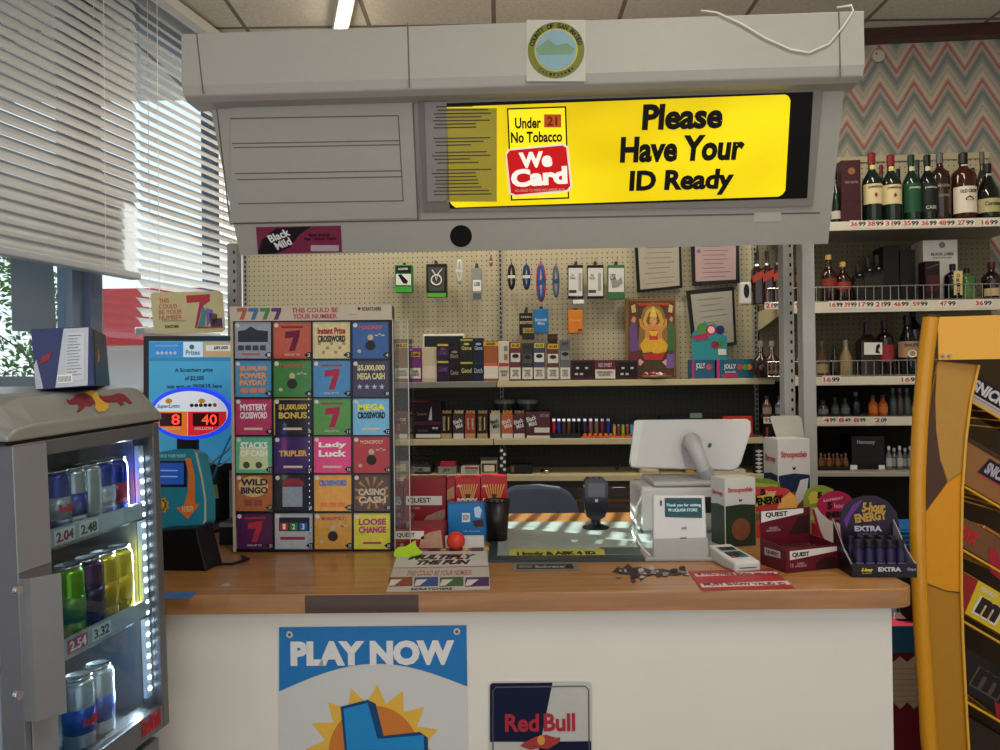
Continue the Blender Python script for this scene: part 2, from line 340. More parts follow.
# ================================================================ CIGARETTE CANOPY OVER THE COUNTER
HG = m('#a8a59c', .45, var=.04); HG2 = m('#94918a', .5, var=.04); SEAM = m('#66635b', .7)
ho = P(520, 88, 2.05)
T = thing('overhead_canopy', 'grey plastic overhead canopy with lit yellow sign above the counter', 'canopy', (ho.x, ho.y, ho.z), -math.radians(2.6)); HO = T
xl = pix(T, 197, 97)[0]; xr = pix(T, 858, 81)[0]; zt = pix(T, 520, 22)[1]
Kb = Matrix.Translation((0, .34, 0)); zb = pix(T, 520, 250, Kb)[1]; xl2 = pix(T, 240, 262, Kb)[0]; xr2 = pix(T, 828, 243, Kb)[0]
yt, yb = .09, .34
# lip
prof = [(-.0, zt), (0, .035), (.012, .01), (.035, 0), (yt+.02, 0), (yt+.02, zt)]
SW = Matrix(((0, 1, 0, 0), (1, 0, 0, 0), (0, 0, 1, 0), (0, 0, 0, 1)))
B().prism(prof, xl-.045, xr+.02, SW).build('top_lip', HG, T, .004)
bd = [(yt, 0), (yb, zb+.0), (yb+.55, zb+.17), (yb+.55, zt), (yt+.02, zt), (yt+.02, 0)]
bm = B(); A = [bm.bm.verts.new((x0, y, z)) for (y, z), x0 in zip(bd, (xl, xl2, xl2, xl, xl, xl))]; D = [bm.bm.verts.new((x0, y, z)) for (y, z), x0 in zip(bd, (xr, xr2, xr2, xr, xr, xr))]
bm.bm.faces.new(A); bm.bm.faces.new(D[::-1])
for i in range(6): bm.bm.faces.new((A[i], D[i], D[(i+1) % 6], A[(i+1) % 6]))
bm.build('housing', HG, T)
KH = frame((0, yt, 0), (1, 0, 0), (0, -(yb-yt), -zb))
def hr(name, mat, *a, **k): return pr(T, name, mat, *a, K=KH, **k)
def hd(name, mat, pts, **k): return pd(T, name, mat, pts, K=KH, **k)
# left raised panel with louvre grooves
hd('louvre_panel', HG, [(232, 97), (412, 94), (418, 217), (230, 222)], y=-.0, th=.006)
for i, (a, b) in enumerate(((116, 113), (141, 138), (145, 142), (171, 168), (177, 174), (201, 198))):
    hd('groove', SEAM, [(231+i*1.6, a+1.5), (399+i, b+1.5), (399+i, b+2.6), (231+i*1.6, a+2.6)], y=-.0062, th=.0006)
hd('groove', SEAM, [(398, 115), (399, 115), (404, 200), (403, 200)], y=-.0062)
hd('seam', SEAM, [(412, 94), (413.5, 94), (419, 220), (417.5, 220)], y=-.0062)
hd('seam', SEAM, [(215, 98), (216.2, 98), (231, 223), (229.5, 223)]); hd('lower_edge', SEAM, [(230, 223), (820, 212), (820, 213.5), (230, 224.5)])
# sign box
SGN = hd('sign_frame', m('#85827b', .5), [(418, 97), (822, 88), (812, 205), (421, 211)], y=-.0, th=.010)
hd('sign_back', m('#121212', .3), [(430, 103), (812, 91), (806, 197), (433, 208)], y=-.0102, th=.001)
hd('sheet_holder', m('#77746e', .4), [(419, 101), (446, 100), (450, 209), (424, 210)], y=-.0114, th=.0008)
ey = NT('lit_yellow', .3)
v1 = ey.noise(2.2, 2); cy_ = ey.ramp(v1, [(.35, '#d6b800'), (.65, '#f0dc14')]); ey.col(cy_); ey.l.new(cy_, ey.b.inputs['Emission Color']); ey.b.inputs['Emission Strength'].default_value = .62
pts = [(447, 106), (784, 93.5), (787, 95), (789, 99), (784, 189), (781, 193), (777, 195), (456, 206), (452, 203), (449, 198), (444, 112)]
hd('lit_face', ey.m, pts, y=-.0124, th=.0015)
hr('notice_sheet', m('#a89a3a', .5, emit=.1), 447, 107, 497, 200, y=-.0142, th=.0005)
hd('notice_paper', m('#8d8a84', .6), [(425, 101), (447, 100.5), (450, 199), (428, 200)], y=-.0142, th=.0005)
nb = B()
for i in range(26):
    y_ = 105+i*3.5
    if i in (7, 8, 12, 17): continue
    x0 = 432+random.uniform(0, 6); x1 = random.uniform(470, 492); a = pix(T, x0, y_, KH); b = pix(T, x1, y_-.8, KH)
    nb.prism([(a[0], a[1]), (b[0], b[1]), (b[0], b[1]-.0035), (a[0], a[1]-.0035)], -.0152, -.0147, KH)
nb.build('notice_print', m('#4e4b3c', .7), T)
KB = m('#0b0b0b', .5)
kw = dict(K=KH, y=-.0148)
pt(T, 'Please', KB, 642, 102, 722, 128, bold=.042, **kw); pt(T, 'Have Your', KB, 620, 134, 743, 160, bold=.042, **kw); pt(T, 'ID Ready', KB, 629, 168, 732, 194, bold=.042, **kw)
hd('card_border', KB, [(507, 107), (566, 105), (569, 197), (511, 199)], y=-.0142, th=.0004); hd('card_field', m('#efd91a', .4, emit=.7), [(508.5, 108.5), (564.5, 106.5), (567.5, 195.5), (512.5, 197.5)], y=-.0147, th=.0004)
kw = dict(K=KH, y=-.0153)
pt(T, 'Under', KB, 515, 116, 541, 127, bold=.03, **kw); pt(T, 'No Tobacco', KB, 511, 130, 562, 141, bold=.03, **kw)
hr('red_tab', m('#c4561e', .5, emit=.2), 544, 113, 561, 126, y=-.0153); pt(T, '21', m('#7c2a12', .5), 547, 115, 557, 124, K=KH, y=-.016)
rd = [(507, 153), (510, 149), (562, 144), (566, 146), (570, 184), (567, 188), (516, 193), (511, 191)]
hd('emblem_rim', m('#f0e7d8', .4, emit=.3), [(505.5, 152), (509, 147.5), (563, 142), (568, 145), (572, 185), (568, 190), (515, 195), (509, 192)], y=-.0153, th=.0005)
hd('emblem', m('#c2161c', .35, emit=.45), rd, y=-.0159, th=.0005)
kw = dict(K=KH, y=-.0166)
WT = m('#f4eee2', .4, emit=.5); pt(T, 'We', WT, 519, 150, 552, 166, bold=.05, rot=.04, **kw); pt(T, 'Card', WT, 511, 166, 567, 184, bold=.05, rot=.05, **kw)
pt(T, 'NO SALES TO PERSONS UNDER AGE', m('#e9b9a0', .5), 515, 187, 564, 189.5, **kw)
# lip seams, lower band, round hole
for x_ in (407, 838):
    pd(T, 'lip_seam', SEAM, [(x_, 23 if x_ < 500 else 12), (x_+1.4, 23 if x_ < 500 else 12), (x_+3.2, 88 if x_ < 500 else 78), (x_+1.8, 88 if x_ < 500 else 78)])
pd(T, 'lip_seam', SEAM, [(196, 33), (197.2, 33), (204, 94), (202.8, 94)])
KL = KH
hd('speaker_hole', m('#060606', .6), [pixp for pixp in [(461+11*math.cos(t*.25), 236+11*math.sin(t*.25)) for t in range(25)]], y=-.0006, th=.0008)
hd('price_tab', m('#b7b3aa', .5), [(754, 213), (781, 212), (781, 221), (754, 222)], y=-.001, th=.0008)
# underside rail
# sticker: county seal on the lip
T2 = thing('round_sticker', 'white square sticker with round green seal on the canopy lip', 'sticker', None, M=MW[T.name] @ Matrix.Translation((0, -.0005, 0)))
pr(T2, 'paper', m('#b9b6aa', .5), 526.5, 20, 585.5, 81.5)
c = pix(T2, 556, 50.5); c2 = pix(T2, 584.5, 50.5); R_ = c2[0]-c[0]
dec(T2, 'green_ring', m('#6d7224', .5), disc(*c, R_), y=-.0014); dec(T2, 'ring_line', m('#c9b43a', .5), disc(*c, R_*.76), y=-.0022); dec(T2, 'seal_picture', m('#7fa0ab', .5), disc(*c, R_*.72), y=-.003)
dec(T2, 'hill', m('#6f8f70', .5), [(c[0]-.05*1.1, c[1]+.005), (c[0]-.02, c[1]+.03), (c[0], c[1]+.012), (c[0]+.03, c[1]+.018), (c[0]+.05, c[1]+.002), (c[0]+.045, c[1]-.012), (c[0]-.045, c[1]-.012)], y=-.0037)
def arc_text(T, s, mat, cx, cz, r, a0, a1, h, y, flip=1):
    me = None
    for i, ch in enumerate(s):
        if ch == ' ': continue
        a = a0+(a1-a0)*i/(len(s)-1); 
        txt(T, ch, mat, cx+r*math.cos(a), cz+r*math.sin(a), h*.75, h, y=y, bold=.03, rot=a-PI/2 if flip == 1 else a+PI/2)
arc_text(T2, 'COUNTY OF SAN MATEO', m('#10130a', .5), c[0], c[1], R_*.87, math.radians(165), math.radians(15), R_*.17, -.0022)
arc_text(T2, 'CALIFORNIA', m('#10130a', .5), c[0], c[1], R_*.87, math.radians(230), math.radians(310), R_*.11, -.0022, -1)
# Black & Mild strip sticker hanging below the louvre
T3 = thing('shelf_sign', 'pink and black shelf strip sign below the louvred canopy panel', 'sign', None, M=MW[T.name] @ KH @ Matrix.Translation((0, -.0008, 0)))
pd(T3, 'card', m('#7d2a48', .5), [(256, 227), (341, 225.5), (342, 252), (258, 254)])
pd(T3, 'black_swoosh', m('#17131a', .5), [(258, 254), (262, 240), (276, 228), (312, 226.2), (300, 234), (290, 247), (276, 253.6)], y=-.0013)
cc = pix(T3, 281, 239); dec(T3, 'seal', m('#24202a', .5), disc(*cc, .036, .022), y=-.0019)
pt(T3, 'Black\nMild', WHITE, 270, 231, 293, 247, y=-.0026, bold=.03, rot=.35); pt(T3, 'Most Smooth\nPipe Tobacco Cigars', m('#2a0c18', .5), 304, 233, 336, 241, y=-.0014); pr(T3, 'price_box', m('#b8a4a8', .5), 311, 245, 339, 251, y=-.0014)
# white wire looped over the lip
o = B().tube([MW[T.name] @ Vector((pix(T, a, b)[0], -.008, pix(T, a, b)[1])) for a, b in ((700, 12), (716, 14), (740, 25), (765, 40), (790, 51), (808, 54), (828, 45), (842, 28), (852, 12), (850, 7), (836, 9))], .0028, 7).build('white_cable', m('#d9d6cc', .5), smooth=True)
tag(o, 'thin white cable drooping over the right end of the canopy lip', 'cable')
# posts
PM = m('#a7a69f', .45, var=.08)
def post(label, x0, x1, ptop, pbot, Y, zbase=1.0, slots=False):
    c = P((x0+x1)/2, pbot, Y); c.z = zbase; T = thing('canopy_post', label, 'post', c)
    w = (x1-x0)/F*Y/2; zt_ = ho.z+zb-zbase-.0005
    zt_ += .17*max(0, (Y-2.05-.34)/.55)-.006; box(T, 'upright', PM, -w, w, 0, .05, 0, zt_, .004)
    if slots:
        bm = B()
        for i in range(int(zt_/.035)): bm.box(w*.2, w*.55, -.0012, .0, .03+i*.035, .042+i*.035)
        bm.build('slots', BLACK, T)
    return T
post('slotted grey canopy post behind the open biscuit box', 785, 796, 250, 415, 2.72, slots=True)
post('wide plain grey canopy post, rightmost support on the counter', 805.5, 818.5, 250, 500, 2.6)
post('grey canopy post beside the blinds, behind the lottery ticket rack', 229, 239.5, 262, 500, 2.72, slots=True)
# ================================================================ COUNTER
WOODT = woodmat('counter_wood', '#8a5a30', '#b8864e', .3); WOODE = woodmat('counter_edge_wood', '#80512a', '#a87440', .4)
co = Pz(520, 592.5); CY = math.radians(-.6)
T = thing('countertop', 'honey coloured wooden countertop with worn front edge', 'countertop', (co.x, co.y, .955), CY); CT = T
iv = MW[T.name].inverted()
def cl(px, py, z=1.0): q = iv @ Pz(px, py, z); return q.x, q.y
xr_ = cl(917, 588)[0]; dback = cl(560, 513)[1]; xleft = -1.62
pts = [(xleft, 0)] + [(xr_-.05+.05*math.sin(a), .05-.05*math.cos(a)) for a in [k*PI/12 for k in range(7)]] + [(xr_, dback), (xleft, dback)]
slab(B(), pts, 0, .045).build('wood_top', WOODT, T, .002)
BASEM = m('#d8d0c3', .6, scale=5, var=.05)
e0, e1 = cl(303, 597)[0], cl(418, 595)[0]
box(T, 'front_edge', WOODE, xleft, e0, -.004, -.0002, .001, .043, 0); box(T, 'front_edge', WOODE, e1, xr_-.05, -.004, -.0002, .001, .043, 0); box(T, 'dark_edge_patch', woodmat('dark_veneer', '#2e1b12', '#4a2d1d', .6), e0+.001, e1-.001, -.0035, -.0002, .001, .043, 0)
T = thing('counter_base', 'white painted counter front panel below the wooden top', 'counter', (co.x, co.y, 0), CY); CB = T
MW[T.name] = Matrix.Translation((co.x, co.y, 0)) @ Matrix.Rotation(CY, 4, 'Z')
xb = pix(T, 893, 690, Matrix.Translation((0, .03, 0)))[0]
box(T, 'front_panel', BASEM, xleft, xb, .03, .06, .06, .9545, .001); box(T, 'side_panel', BASEM, xb-.03, xb, .061, dback-.05, .06, .9545, .001); box(T, 'side_panel', BASEM, xleft, xleft+.03, .061, dback-.05, .06, .9545, .001)
box(T, 'toe_kick', DK, xleft+.05, xb-.05, .08, .11, 0, .0595, 0); box(T, 'back_rail', BASEM, xleft+.03, xb-.03, dback-.08, dback-.05, .7, .9545, 0)

o = thing('smoke_detector', 'small round white disc on the zigzag wallpaper beside the canopy', 'detector', None, M=MB_ @ Matrix.Translation((0, .0295, 0)))
q = pix(o, 877, 57); q2 = pix(o, 883.5, 57); B().prism(disc(q[0], q[1], q2[0]-q[0]), -.02, 0).build('disc', m('#b5ad9c', .6), o, .004); B().prism(disc(q[0]-.01, q[1]+.008, .004, n=10), -.022, -.0202).build('screw', DK, o)
# ================================================================ BACK WALL SHELVING
def Ko(off): return Matrix.Translation((0, -off, 0))
CREAM = '#c9bb97'; METL = m('#9a978c', .45); CRM = m('#c3b58b', .5); CRD = m('#8f8a78', .5)
T = thing('wall_shelving', 'cream pegboard shelving behind the counter with tobacco products and framed papers', 'shelving', None, M=MB_.copy()); WS = T
def uz(px, py, off): return pix(WS, px, py, Ko(off))
uL = uz(243, 350, 0)[0]; uM = uz(501, 350, 0)[0]; uR = uz(757, 350, 0)[0]
S1 = uz(580, 380, .30)[1]; S2 = uz(520, 438.5, .30)[1]; S3 = uz(560, 474.5, .34)[1]
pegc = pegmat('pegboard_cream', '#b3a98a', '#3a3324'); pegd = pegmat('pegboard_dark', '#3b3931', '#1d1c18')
bx = lambda n, mt, *a, **k: box(WS, n, mt, *a, **k)
bx('pegboard', pegc, uL, uM-.008, 0, .025, S1, 2.35, bev=0); bx('pegboard', pegc, uM+.012, uR, 0, .025, S1, 2.35, bev=0)
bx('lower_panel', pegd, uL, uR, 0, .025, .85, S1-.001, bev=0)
for u in (uL+.02, uM, uR-.01):
    bx('slotted_upright', METL, u-.008, u+.012, -.012, .0, .95, 2.35)
    sb = B()
    for i in range(52): sb.box(u-.002, u+.006, -.0135, -.0121, 1.0+i*.025, 1.016+i*.025)
    tag(sb.build('upright_slots', BLACK, WS), None, kind='stuff')
def shelf(u0, u1, z, dp, mat, lipm, name='shelf', th=.03):
    o = bx(name, mat, u0, u1, -dp, -.013, z-.018, z, bev=0); bx('shelf_lip', lipm, u0, u1, -dp-.008, -dp-.0002, z-th, z-.002, bev=.002); return o
TOPG = m('#a8a08c', .5)
shelf(uz(300, 380, .3)[0], uM, S1, .30, TOPG, m('#7f7d76', .4)); shelf(uM+.004, uR, S1, .30, TOPG, CRM)
shelf(uz(300, 438, .3)[0], uM-.02, S2, .30, TOPG, CRM); shelf(uM-.016, uR, S2, .30, TOPG, CRM)
shelf(uz(300, 476, .34)[0], uR, S3, .34, CRM, CRM)
# lower cabinet below the shelves (dark wood)
T = thing('back_cabinet', 'dark brown wooden cabinet below the tobacco shelves behind the counter', 'cabinet', None, M=MB_.copy())
dw = woodmat('dark_cabinet_wood', '#1c110c', '#3a2417', .5); ua = uz(300, 480, .3)[0]; ub = uR-.02
zt_ = S3-.035
box(T, 'carcass', dw, ua, ub, -.28, -.001, .05, zt_); n = 4
for i in range(n):
    x0 = ua+(ub-ua)*i/n; dpart = box(T, 'door', dw, x0+.006, x0+(ub-ua)/n-.006, -.30, -.2805, .1, zt_-.03, .003); 
    B().lathe([(.012, 0), (.015, .01), (.008, .018)], 12, x0+.05, -.31).build('knob', CHROME, dpart)
box(T, 'orange_rail', m('#6d4526', .5), ua, ub, -.31, -.3005, zt_-.10, zt_-.085, 0)
# ---------------------------------------------------------------- items on shelves
def wthing(name, label, cat, px, zs, off, group=None, yaw=0, lean=0):
    u = uz(px, 382 if zs is None else 400, off)[0]
    return thing(name, label, cat, None, group=group, M=MB_ @ Matrix.Translation((u, -off, zs)) @ Matrix.Rotation(yaw, 4, 'Z') @ Matrix.Rotation(lean, 4, 'X'))
def pyz(px, z, off):                      # photo row of height z on the plane
    w_ = MB_ @ Vector((uz(px, 400, off)[0], -off, z)); q = w_-CAM; return 375-F*q.dot(up)/q.dot(fw)
def wbox(name, label, cat, x0, x1, ytop, zs, off, d, mat, group=None, part='carton', **k):
    yb_ = pyz((x0+x1)/2, zs, off); u0 = uz(x0, yb_, off)[0]; u1 = uz(x1, yb_, off)[0]; um = (u0+u1)/2
    T = thing(name, label, cat, None, group=group, M=MB_ @ Matrix.Translation((um, -off, zs)))
    h = pix(T, (x0+x1)/2, ytop)[1]; box(T, part, mat, u0-um, u1-um, 0, d, 0, h, k.get('bev', .0015)); return T
BF = m('#d8d2c2', .6)
# shelf 1 : cigarillo pouches in warning-label trays
row1 = [ # x0,x1,top,base colour,band colour,word,labelphrase
 (394, 409, 339, '#8a6a4a', '#d8c040', 'MILD', 'brown and yellow pouch box, leftmost on the top shelf behind the clear rack'),
 (410, 421, 348, '#7a2f7c', '#caa43a', 'GAME', 'purple pouch box with a yellow patch on the top shelf')]
for x0, x1, yt_, c1, c2_, wd, ph in row1:
    T = wbox('cigarillo_box', ph, 'box', x0, x1, yt_, S1, .28, .08, m(c1), group='pouch boxes on the top tobacco shelf')
    pr(T, 'band', m(c2_), x0+1, yt_+4, x1-1, yt_+9); pt(T, wd, BLACK, x0+2, yt_+5, x1-2, yt_+8, y=-.0014); pr(T, 'warning_label', BF, x0+.3, 368, x1-.3, 378.5)
    pt(T, 'WARNING\nCIGARS ARE', m('#6a655c'), x0+2, 370, x1-2, 376, y=-.0014)
T = wbox('blank_carton', 'plain cream carton beside the purple pouch box on the top shelf', 'box', 422, 437, 347, S1, .27, .1, m('#c9b795')); pr(T, 'warning_label', m('#d7c9b4'), 422.3, 366, 436.7, 378.5)
T = wbox('card_reader_stand', 'black screen with white rim leaning on the pegboard behind the pouches', 'screen', 423, 465, 334, S1, .16, .02, m('#d9d6cc'), part='rim', bev=.006); pr(T, 'screen', m('#14161a', .25), 424.5, 336, 463, 347)
pch = [(437, 449, 343, 361, '#2c2036', '#c8b63a', '#7a4a86', 'OPTIMO', 'GAME', 'dark purple pouches with yellow bands, stacked two high'),
 (449, 460, 346, 364, '#1e1620', '#2a1a22', '#9b8a7a', 'Black', 'Game', 'dark maroon pouches stacked two high on the top shelf'),
 (460, 473, 338, 362, '#1f1d16', '#b9a63c', '#c7bb6a', 'Game', 'Good', 'black and gold pouches stacked two high, tallest of the dark ones'),
 (473, 484, 338, 362, '#131a2c', '#20304e', '#a8b0c0', 'Game', 'Dutch', 'navy blue pouches stacked two high on the top shelf')]
for x0, x1, a, b, c1, c2_, c3, t1, t2, ph in pch:
    T = wbox('cigarillo_pouch', ph, 'pouch', x0, x1, a, S1, .28, .06, m(c1, .3), group='pouch boxes on the top tobacco shelf', part='tray')
    pr(T, 'band', m(c2_), x0+.5, a+1, x1-.5, a+3); pr(T, 'band', m(c2_), x0+.5, b, x1-.5, b+2); pt(T, t1, m(c3), x0+1.5, a+8, x1-1.5, a+12); pt(T, t2, m(c3), x0+1.5, b+6, x1-1.5, b+11)
    pd(T, 'emblem', m(c3), [( (x0+x1)/2+3*math.cos(q*.5), a+6+1.2*math.sin(q*.5)) for q in range(12)])
T = wbox('cigarillo_pouch', 'orange and yellow pouches leaning in a white carton, centre of the top shelf', 'pouch', 484, 498, 341, S1, .28, .05, m('#a05a30'), group='pouch boxes on the top tobacco shelf', part='pouch')
pr(T, 'band', m('#d8a82c'), 483.5, 342, 498, 346); pt(T, 'GRAPE', BLACK, 486, 342.6, 495, 345, y=-.0014); pr(T, 'warning_label', BF, 484, 366, 498, 378.5); pr(T, 'stripe', m('#c8623c'), 484, 363, 498, 366)
T = wbox('open_carton', 'open white display carton with torn lid on the top shelf', 'box', 498.5, 509.5, 341, S1, .275, .09, m('#cfc6b2')); pr(T, 'window', m('#7d7a6a'), 504, 346, 507.5, 351); pr(T, 'window', m('#7d7a6a'), 504, 354, 507.5, 360); pr(T, 'stripe', m('#b23a40'), 499, 363, 509, 366.3); pt(T, 'WARNING:\nCIGARS', m('#6a655c'), 500, 370, 508, 376)
row2 = [(510, 521, 342, '#6a1f38', '#c9a638', '#d3cdc4', '4/1.49', 'maroon and white pouch box with yellow price band'), (522, 533, 343, '#2b2d2c', '#3b3a30', '#50524e', 'BLACK', 'charcoal pouch box between the maroon and white ones'),
 (533.5, 545, 342, '#3a3f5a', '#c7b53a', '#d9d7cf', '4/1.49', 'white and navy pouch box with black oval and yellow band'), (547, 559, 343, '#5b2a2e', '#c9a638', '#d6d0c4', '4/1.49', 'dark red pouch box with yellow band right of the navy one'), (560, 570.5, 340, '#5d5f5c', '#6b6d68', '#8a8b84', 'SILVER', 'grey pouch box, rightmost of the pouch row')]
for x0, x1, a, c1, c2_, c3, wd, ph in row2:
    T = wbox('cigarillo_box', ph, 'box', x0, x1, a, S1, .28, .08, m(c1, .35), group='pouch boxes on the top tobacco shelf')
    pr(T, 'band', m(c2_), x0+.7, a+1, x1-.7, a+6); pt(T, wd, BLACK, x0+2, a+2, x1-2, a+5, y=-.0014)
    pr(T, 'face', m(c3), x0+.8, a+11, x1-.8, a+20); pd(T, 'emblem', BLACK, [((x0+x1)/2+3.4*math.cos(q*.4), a+14+2*math.sin(q*.4)) for q in range(16)], y=-.0016)
    pr(T, 'warning_label', BF, x0+.4, 367.5, x1-.4, 379); pt(T, 'WARNING:\nCIGARS\nNOT SAFE', m('#6a655c'), x0+2, 369.5, x1-2, 376.5, y=-.0014)
T = wbox('dark_tin', 'dark pouch lid standing above the red pouch box on the top shelf', 'box', 548, 558, 334, S1, .19, .05, m('#2a1c18', .4)); pr(T, 'band', m('#4d2f22'), 548.5, 336, 557.5, 339)
red = [(571, 594, '#3c1012', '#1a0c0e', 'three small lights'), (594.5, 616, '#5d1426', '#5d1426', ''), (616.5, 638, '#3a1114', '#150d0e', '')]
for i, (x0, x1, c1, c2_, _) in enumerate(red):
    T = wbox('cigar_carton', ('dark red flat cigar carton, leftmost of three at the right of the pouches', 'maroon cigar carton with wide white warning label, middle of three', 'dark red cigar carton left of the bright religious picture')[i], 'box', x0, x1, 360, S1, .28, .12, m(c1, .4), group='dark red cigar cartons')
    if i == 1: pr(T, 'warning_label', BF, x0+.8, 369.5, x1-.8, 378.5); pt(T, 'WARNING: CIGAR SMOKING\nCAN CAUSE CANCERS', m('#5b564c'), x0+2, 371, x1-4, 376, y=-.0014); pt(T, 'RED SWEET', m('#c4b0a8'), x0+4, 363, x1-4, 367)
    else:
        pr(T, 'face', m(c2_), x0+1.5, 362, x1-1.5, 377); [pr(T, 'mark', m('#c9c0b8'), x0+q, r, x0+q+3, r+2, y=-.0016) for q, r in ((5, 367), (14, 367), (4, 373), (9, 373))]
# religious print leaning on pegboard, with garland
T = wbox('devotional_picture', 'gold framed colourful devotional picture of a seated crowned figure', 'picture', 626, 676.5, 298, S1, .06, .02, m('#7d5a30', .4), part='frame', bev=.003)
pr(T, 'print', m('#4d3a2c', var=.45, scale=60), 628.5, 301, 674, 377)
lay = 0
for c_, pts in (('#5c3a2a', [(629, 301), (638, 301), (636, 377), (629, 377)]), ('#5c3a2a', [(674, 301), (665, 301), (667, 377), (674, 377)]), ('#8a6a34', [(640, 322), (643, 310), (648, 304), (653, 302), (658, 304), (663, 310), (667, 322), (668, 350), (638, 350)]), ('#c9a23c', [(643, 321), (646, 311), (653, 306), (660, 311), (664, 321), (661, 330), (646, 330)]), ('#7a4a2c', [(646, 321), (649, 313), (653, 310), (657, 313), (660, 321), (656, 328), (650, 328)]),
    ('#6b4a7a', [(629, 328), (632, 321), (636, 324), (639, 350), (630, 352)]), ('#c98a5a', [(631, 321), (633, 316), (636, 318), (635, 323)]), ('#3f6a3a', [(668, 326), (671, 321), (674, 326), (674, 352), (667, 350)]), ('#c98a5a', [(669, 320), (671, 316), (673, 318), (672, 322)]),
    ('#c98a4a', [(645, 330), (649, 324), (657, 324), (662, 330), (662, 342), (645, 342)]), ('#d09a5c', [(649.5, 322), (650.5, 316), (653, 314), (656, 316), (657, 322), (653, 326)]), ('#e0c050', [(649.5, 317), (651, 311), (653, 307), (655.5, 311), (657, 317)]), ('#c98a4a', [(645, 331), (640, 326), (639, 319), (641, 319), (643, 325), (648, 328)]), ('#c98a4a', [(662, 331), (667, 326), (667, 319), (665, 319), (664, 325), (658, 328)]),
    ('#d9a62c', [(640, 345), (645, 338), (662, 338), (668, 345), (666, 352), (655, 354), (652, 352), (643, 353)]), ('#c83a2c', [(650, 330), (657, 330), (658, 340), (649, 340)]), ('#e0b83a', [(649, 331), (658, 331), (656, 336), (651, 336)]), ('#b9302c', [(642, 354), (665, 353), (662, 360), (645, 360)]), ('#d8a0a0', [(636, 362), (640, 359), (644, 362), (640, 366)]), ('#d8a0a0', [(662, 362), (666, 359), (670, 362), (666, 366)]),
    ('#7a2c3c', [(630, 354), (638, 354), (639, 368), (630, 368)]), ('#7a5a9a', [(667, 354), (674, 354), (674, 368), (666, 368)]), ('#b8402c', [(636, 303), (670, 303), (666, 306), (653, 304.5), (640, 306)]), ('#c8b070', [(631, 306), (635, 304), (636, 312), (632, 313)]), ('#c8b070', [(669, 304), (673, 306), (672, 313), (668, 312)])):
    lay += 1; pd(T, 'painted_shape', m(c_, var=.35, scale=120), pts, y=-.001-.00012*lay, th=.0002)
wc = [MB_ @ Vector((uz(a, 378, .24)[0], -.24, S1)) for a in (655,)][0]
T = thing('garland', 'red and cream flower garland dish in front of the devotional picture', 'garland', wc, -AB)
B().lathe([(.03, 0), (.07, .006), (.082, .016), (.076, .018), (.05, .01), (0, .009)], 20).build('dish', m('#9a8a6a', .3, .5), T, smooth=True)
for i in range(22):
    a = random.uniform(0, 6.28); r = random.uniform(.0, .062); s = random.uniform(.008, .013)
    B().lathe([(0, 0), (s, s*.7), (s*.9, s*1.4), (s*.3, s*1.8), (0, s*1.7)], 8, r*math.cos(a), r*math.sin(a)).build('flower', m(random.choice(('#b8343a', '#e0d2c0', '#8f2630', '#d98a90'))), T, smooth=True).location.z = .012
# candy pouch boxes ("JOLLY") with flap
T = wbox('candy_display', 'teal and pink candy pack box with tall printed fruit header card', 'box', 692, 715, 359, S1, .28, .12, m('#24597a', .35), group='teal candy pack boxes')
hd_ = pd(T, 'header_card', m('#2a8a90', .4), [(692, 360), (692, 334), (694, 331), (700, 328), (704, 321), (709, 325), (714, 323), (720, 327), (724, 336), (727, 336), (727, 360)], y=.001, th=.002)
for c_, q, r, s in (('#4a8a3c', 702, 329, 5.5), ('#b02c3c', 711, 330, 5.5), ('#e4c8c0', 711, 330, 3.6), ('#2d2a5c', 720, 330, 4.5), ('#8a2440', 715, 345, 4), ('#3f8a3a', 720, 343, 3)):
    pd(T, 'fruit', m(c_), [(q+s*math.cos(k*.5), r+s*math.sin(k*.5)) for k in range(13)], y=-.0016 if s > 4 else -.0024)
pd(T, 'ribbon', m('#b0285a'), [(692, 336), (706, 333), (709, 338), (696, 341)], y=-.0032); pr(T, 'band', m('#b82c6a'), 692, 360, 694, 378); pt(T, 'JOLLY', WHITE, 696, 363, 705, 370); pd(T, 'fruit', m('#c84a4a'), [(709+3*math.cos(k*.6), 367+3*math.sin(k*.6)) for k in range(11)])
pr(T, 'tag', BF, 718, 349, 726, 355, y=-.003)
T = wbox('candy_display', 'wide teal candy pack box beside the fruit header card', 'box', 717, 755, 359, S1, .28, .12, m('#1f5a72', .35), group='teal candy pack boxes')
pr(T, 'band', m('#c42a7a'), 716.8, 359, 719.5, 379); pt(T, 'JOLLY', WHITE, 724, 364, 736, 370); pt(T, 'RANCHER', m('#d0c8d0'), 725, 371, 736, 373); [pd(T, 'fruit', m(c_), [(q+3*math.cos(k*.6), 367+3*math.sin(k*.6)) for k in range(11)], y=-.0016) for c_, q in (('#c83a3a', 740), ('#4a9a3a', 745), ('#d08a3a', 749))]
pr(T, 'stripe', m('#b03050'), 722, 374, 738, 377)
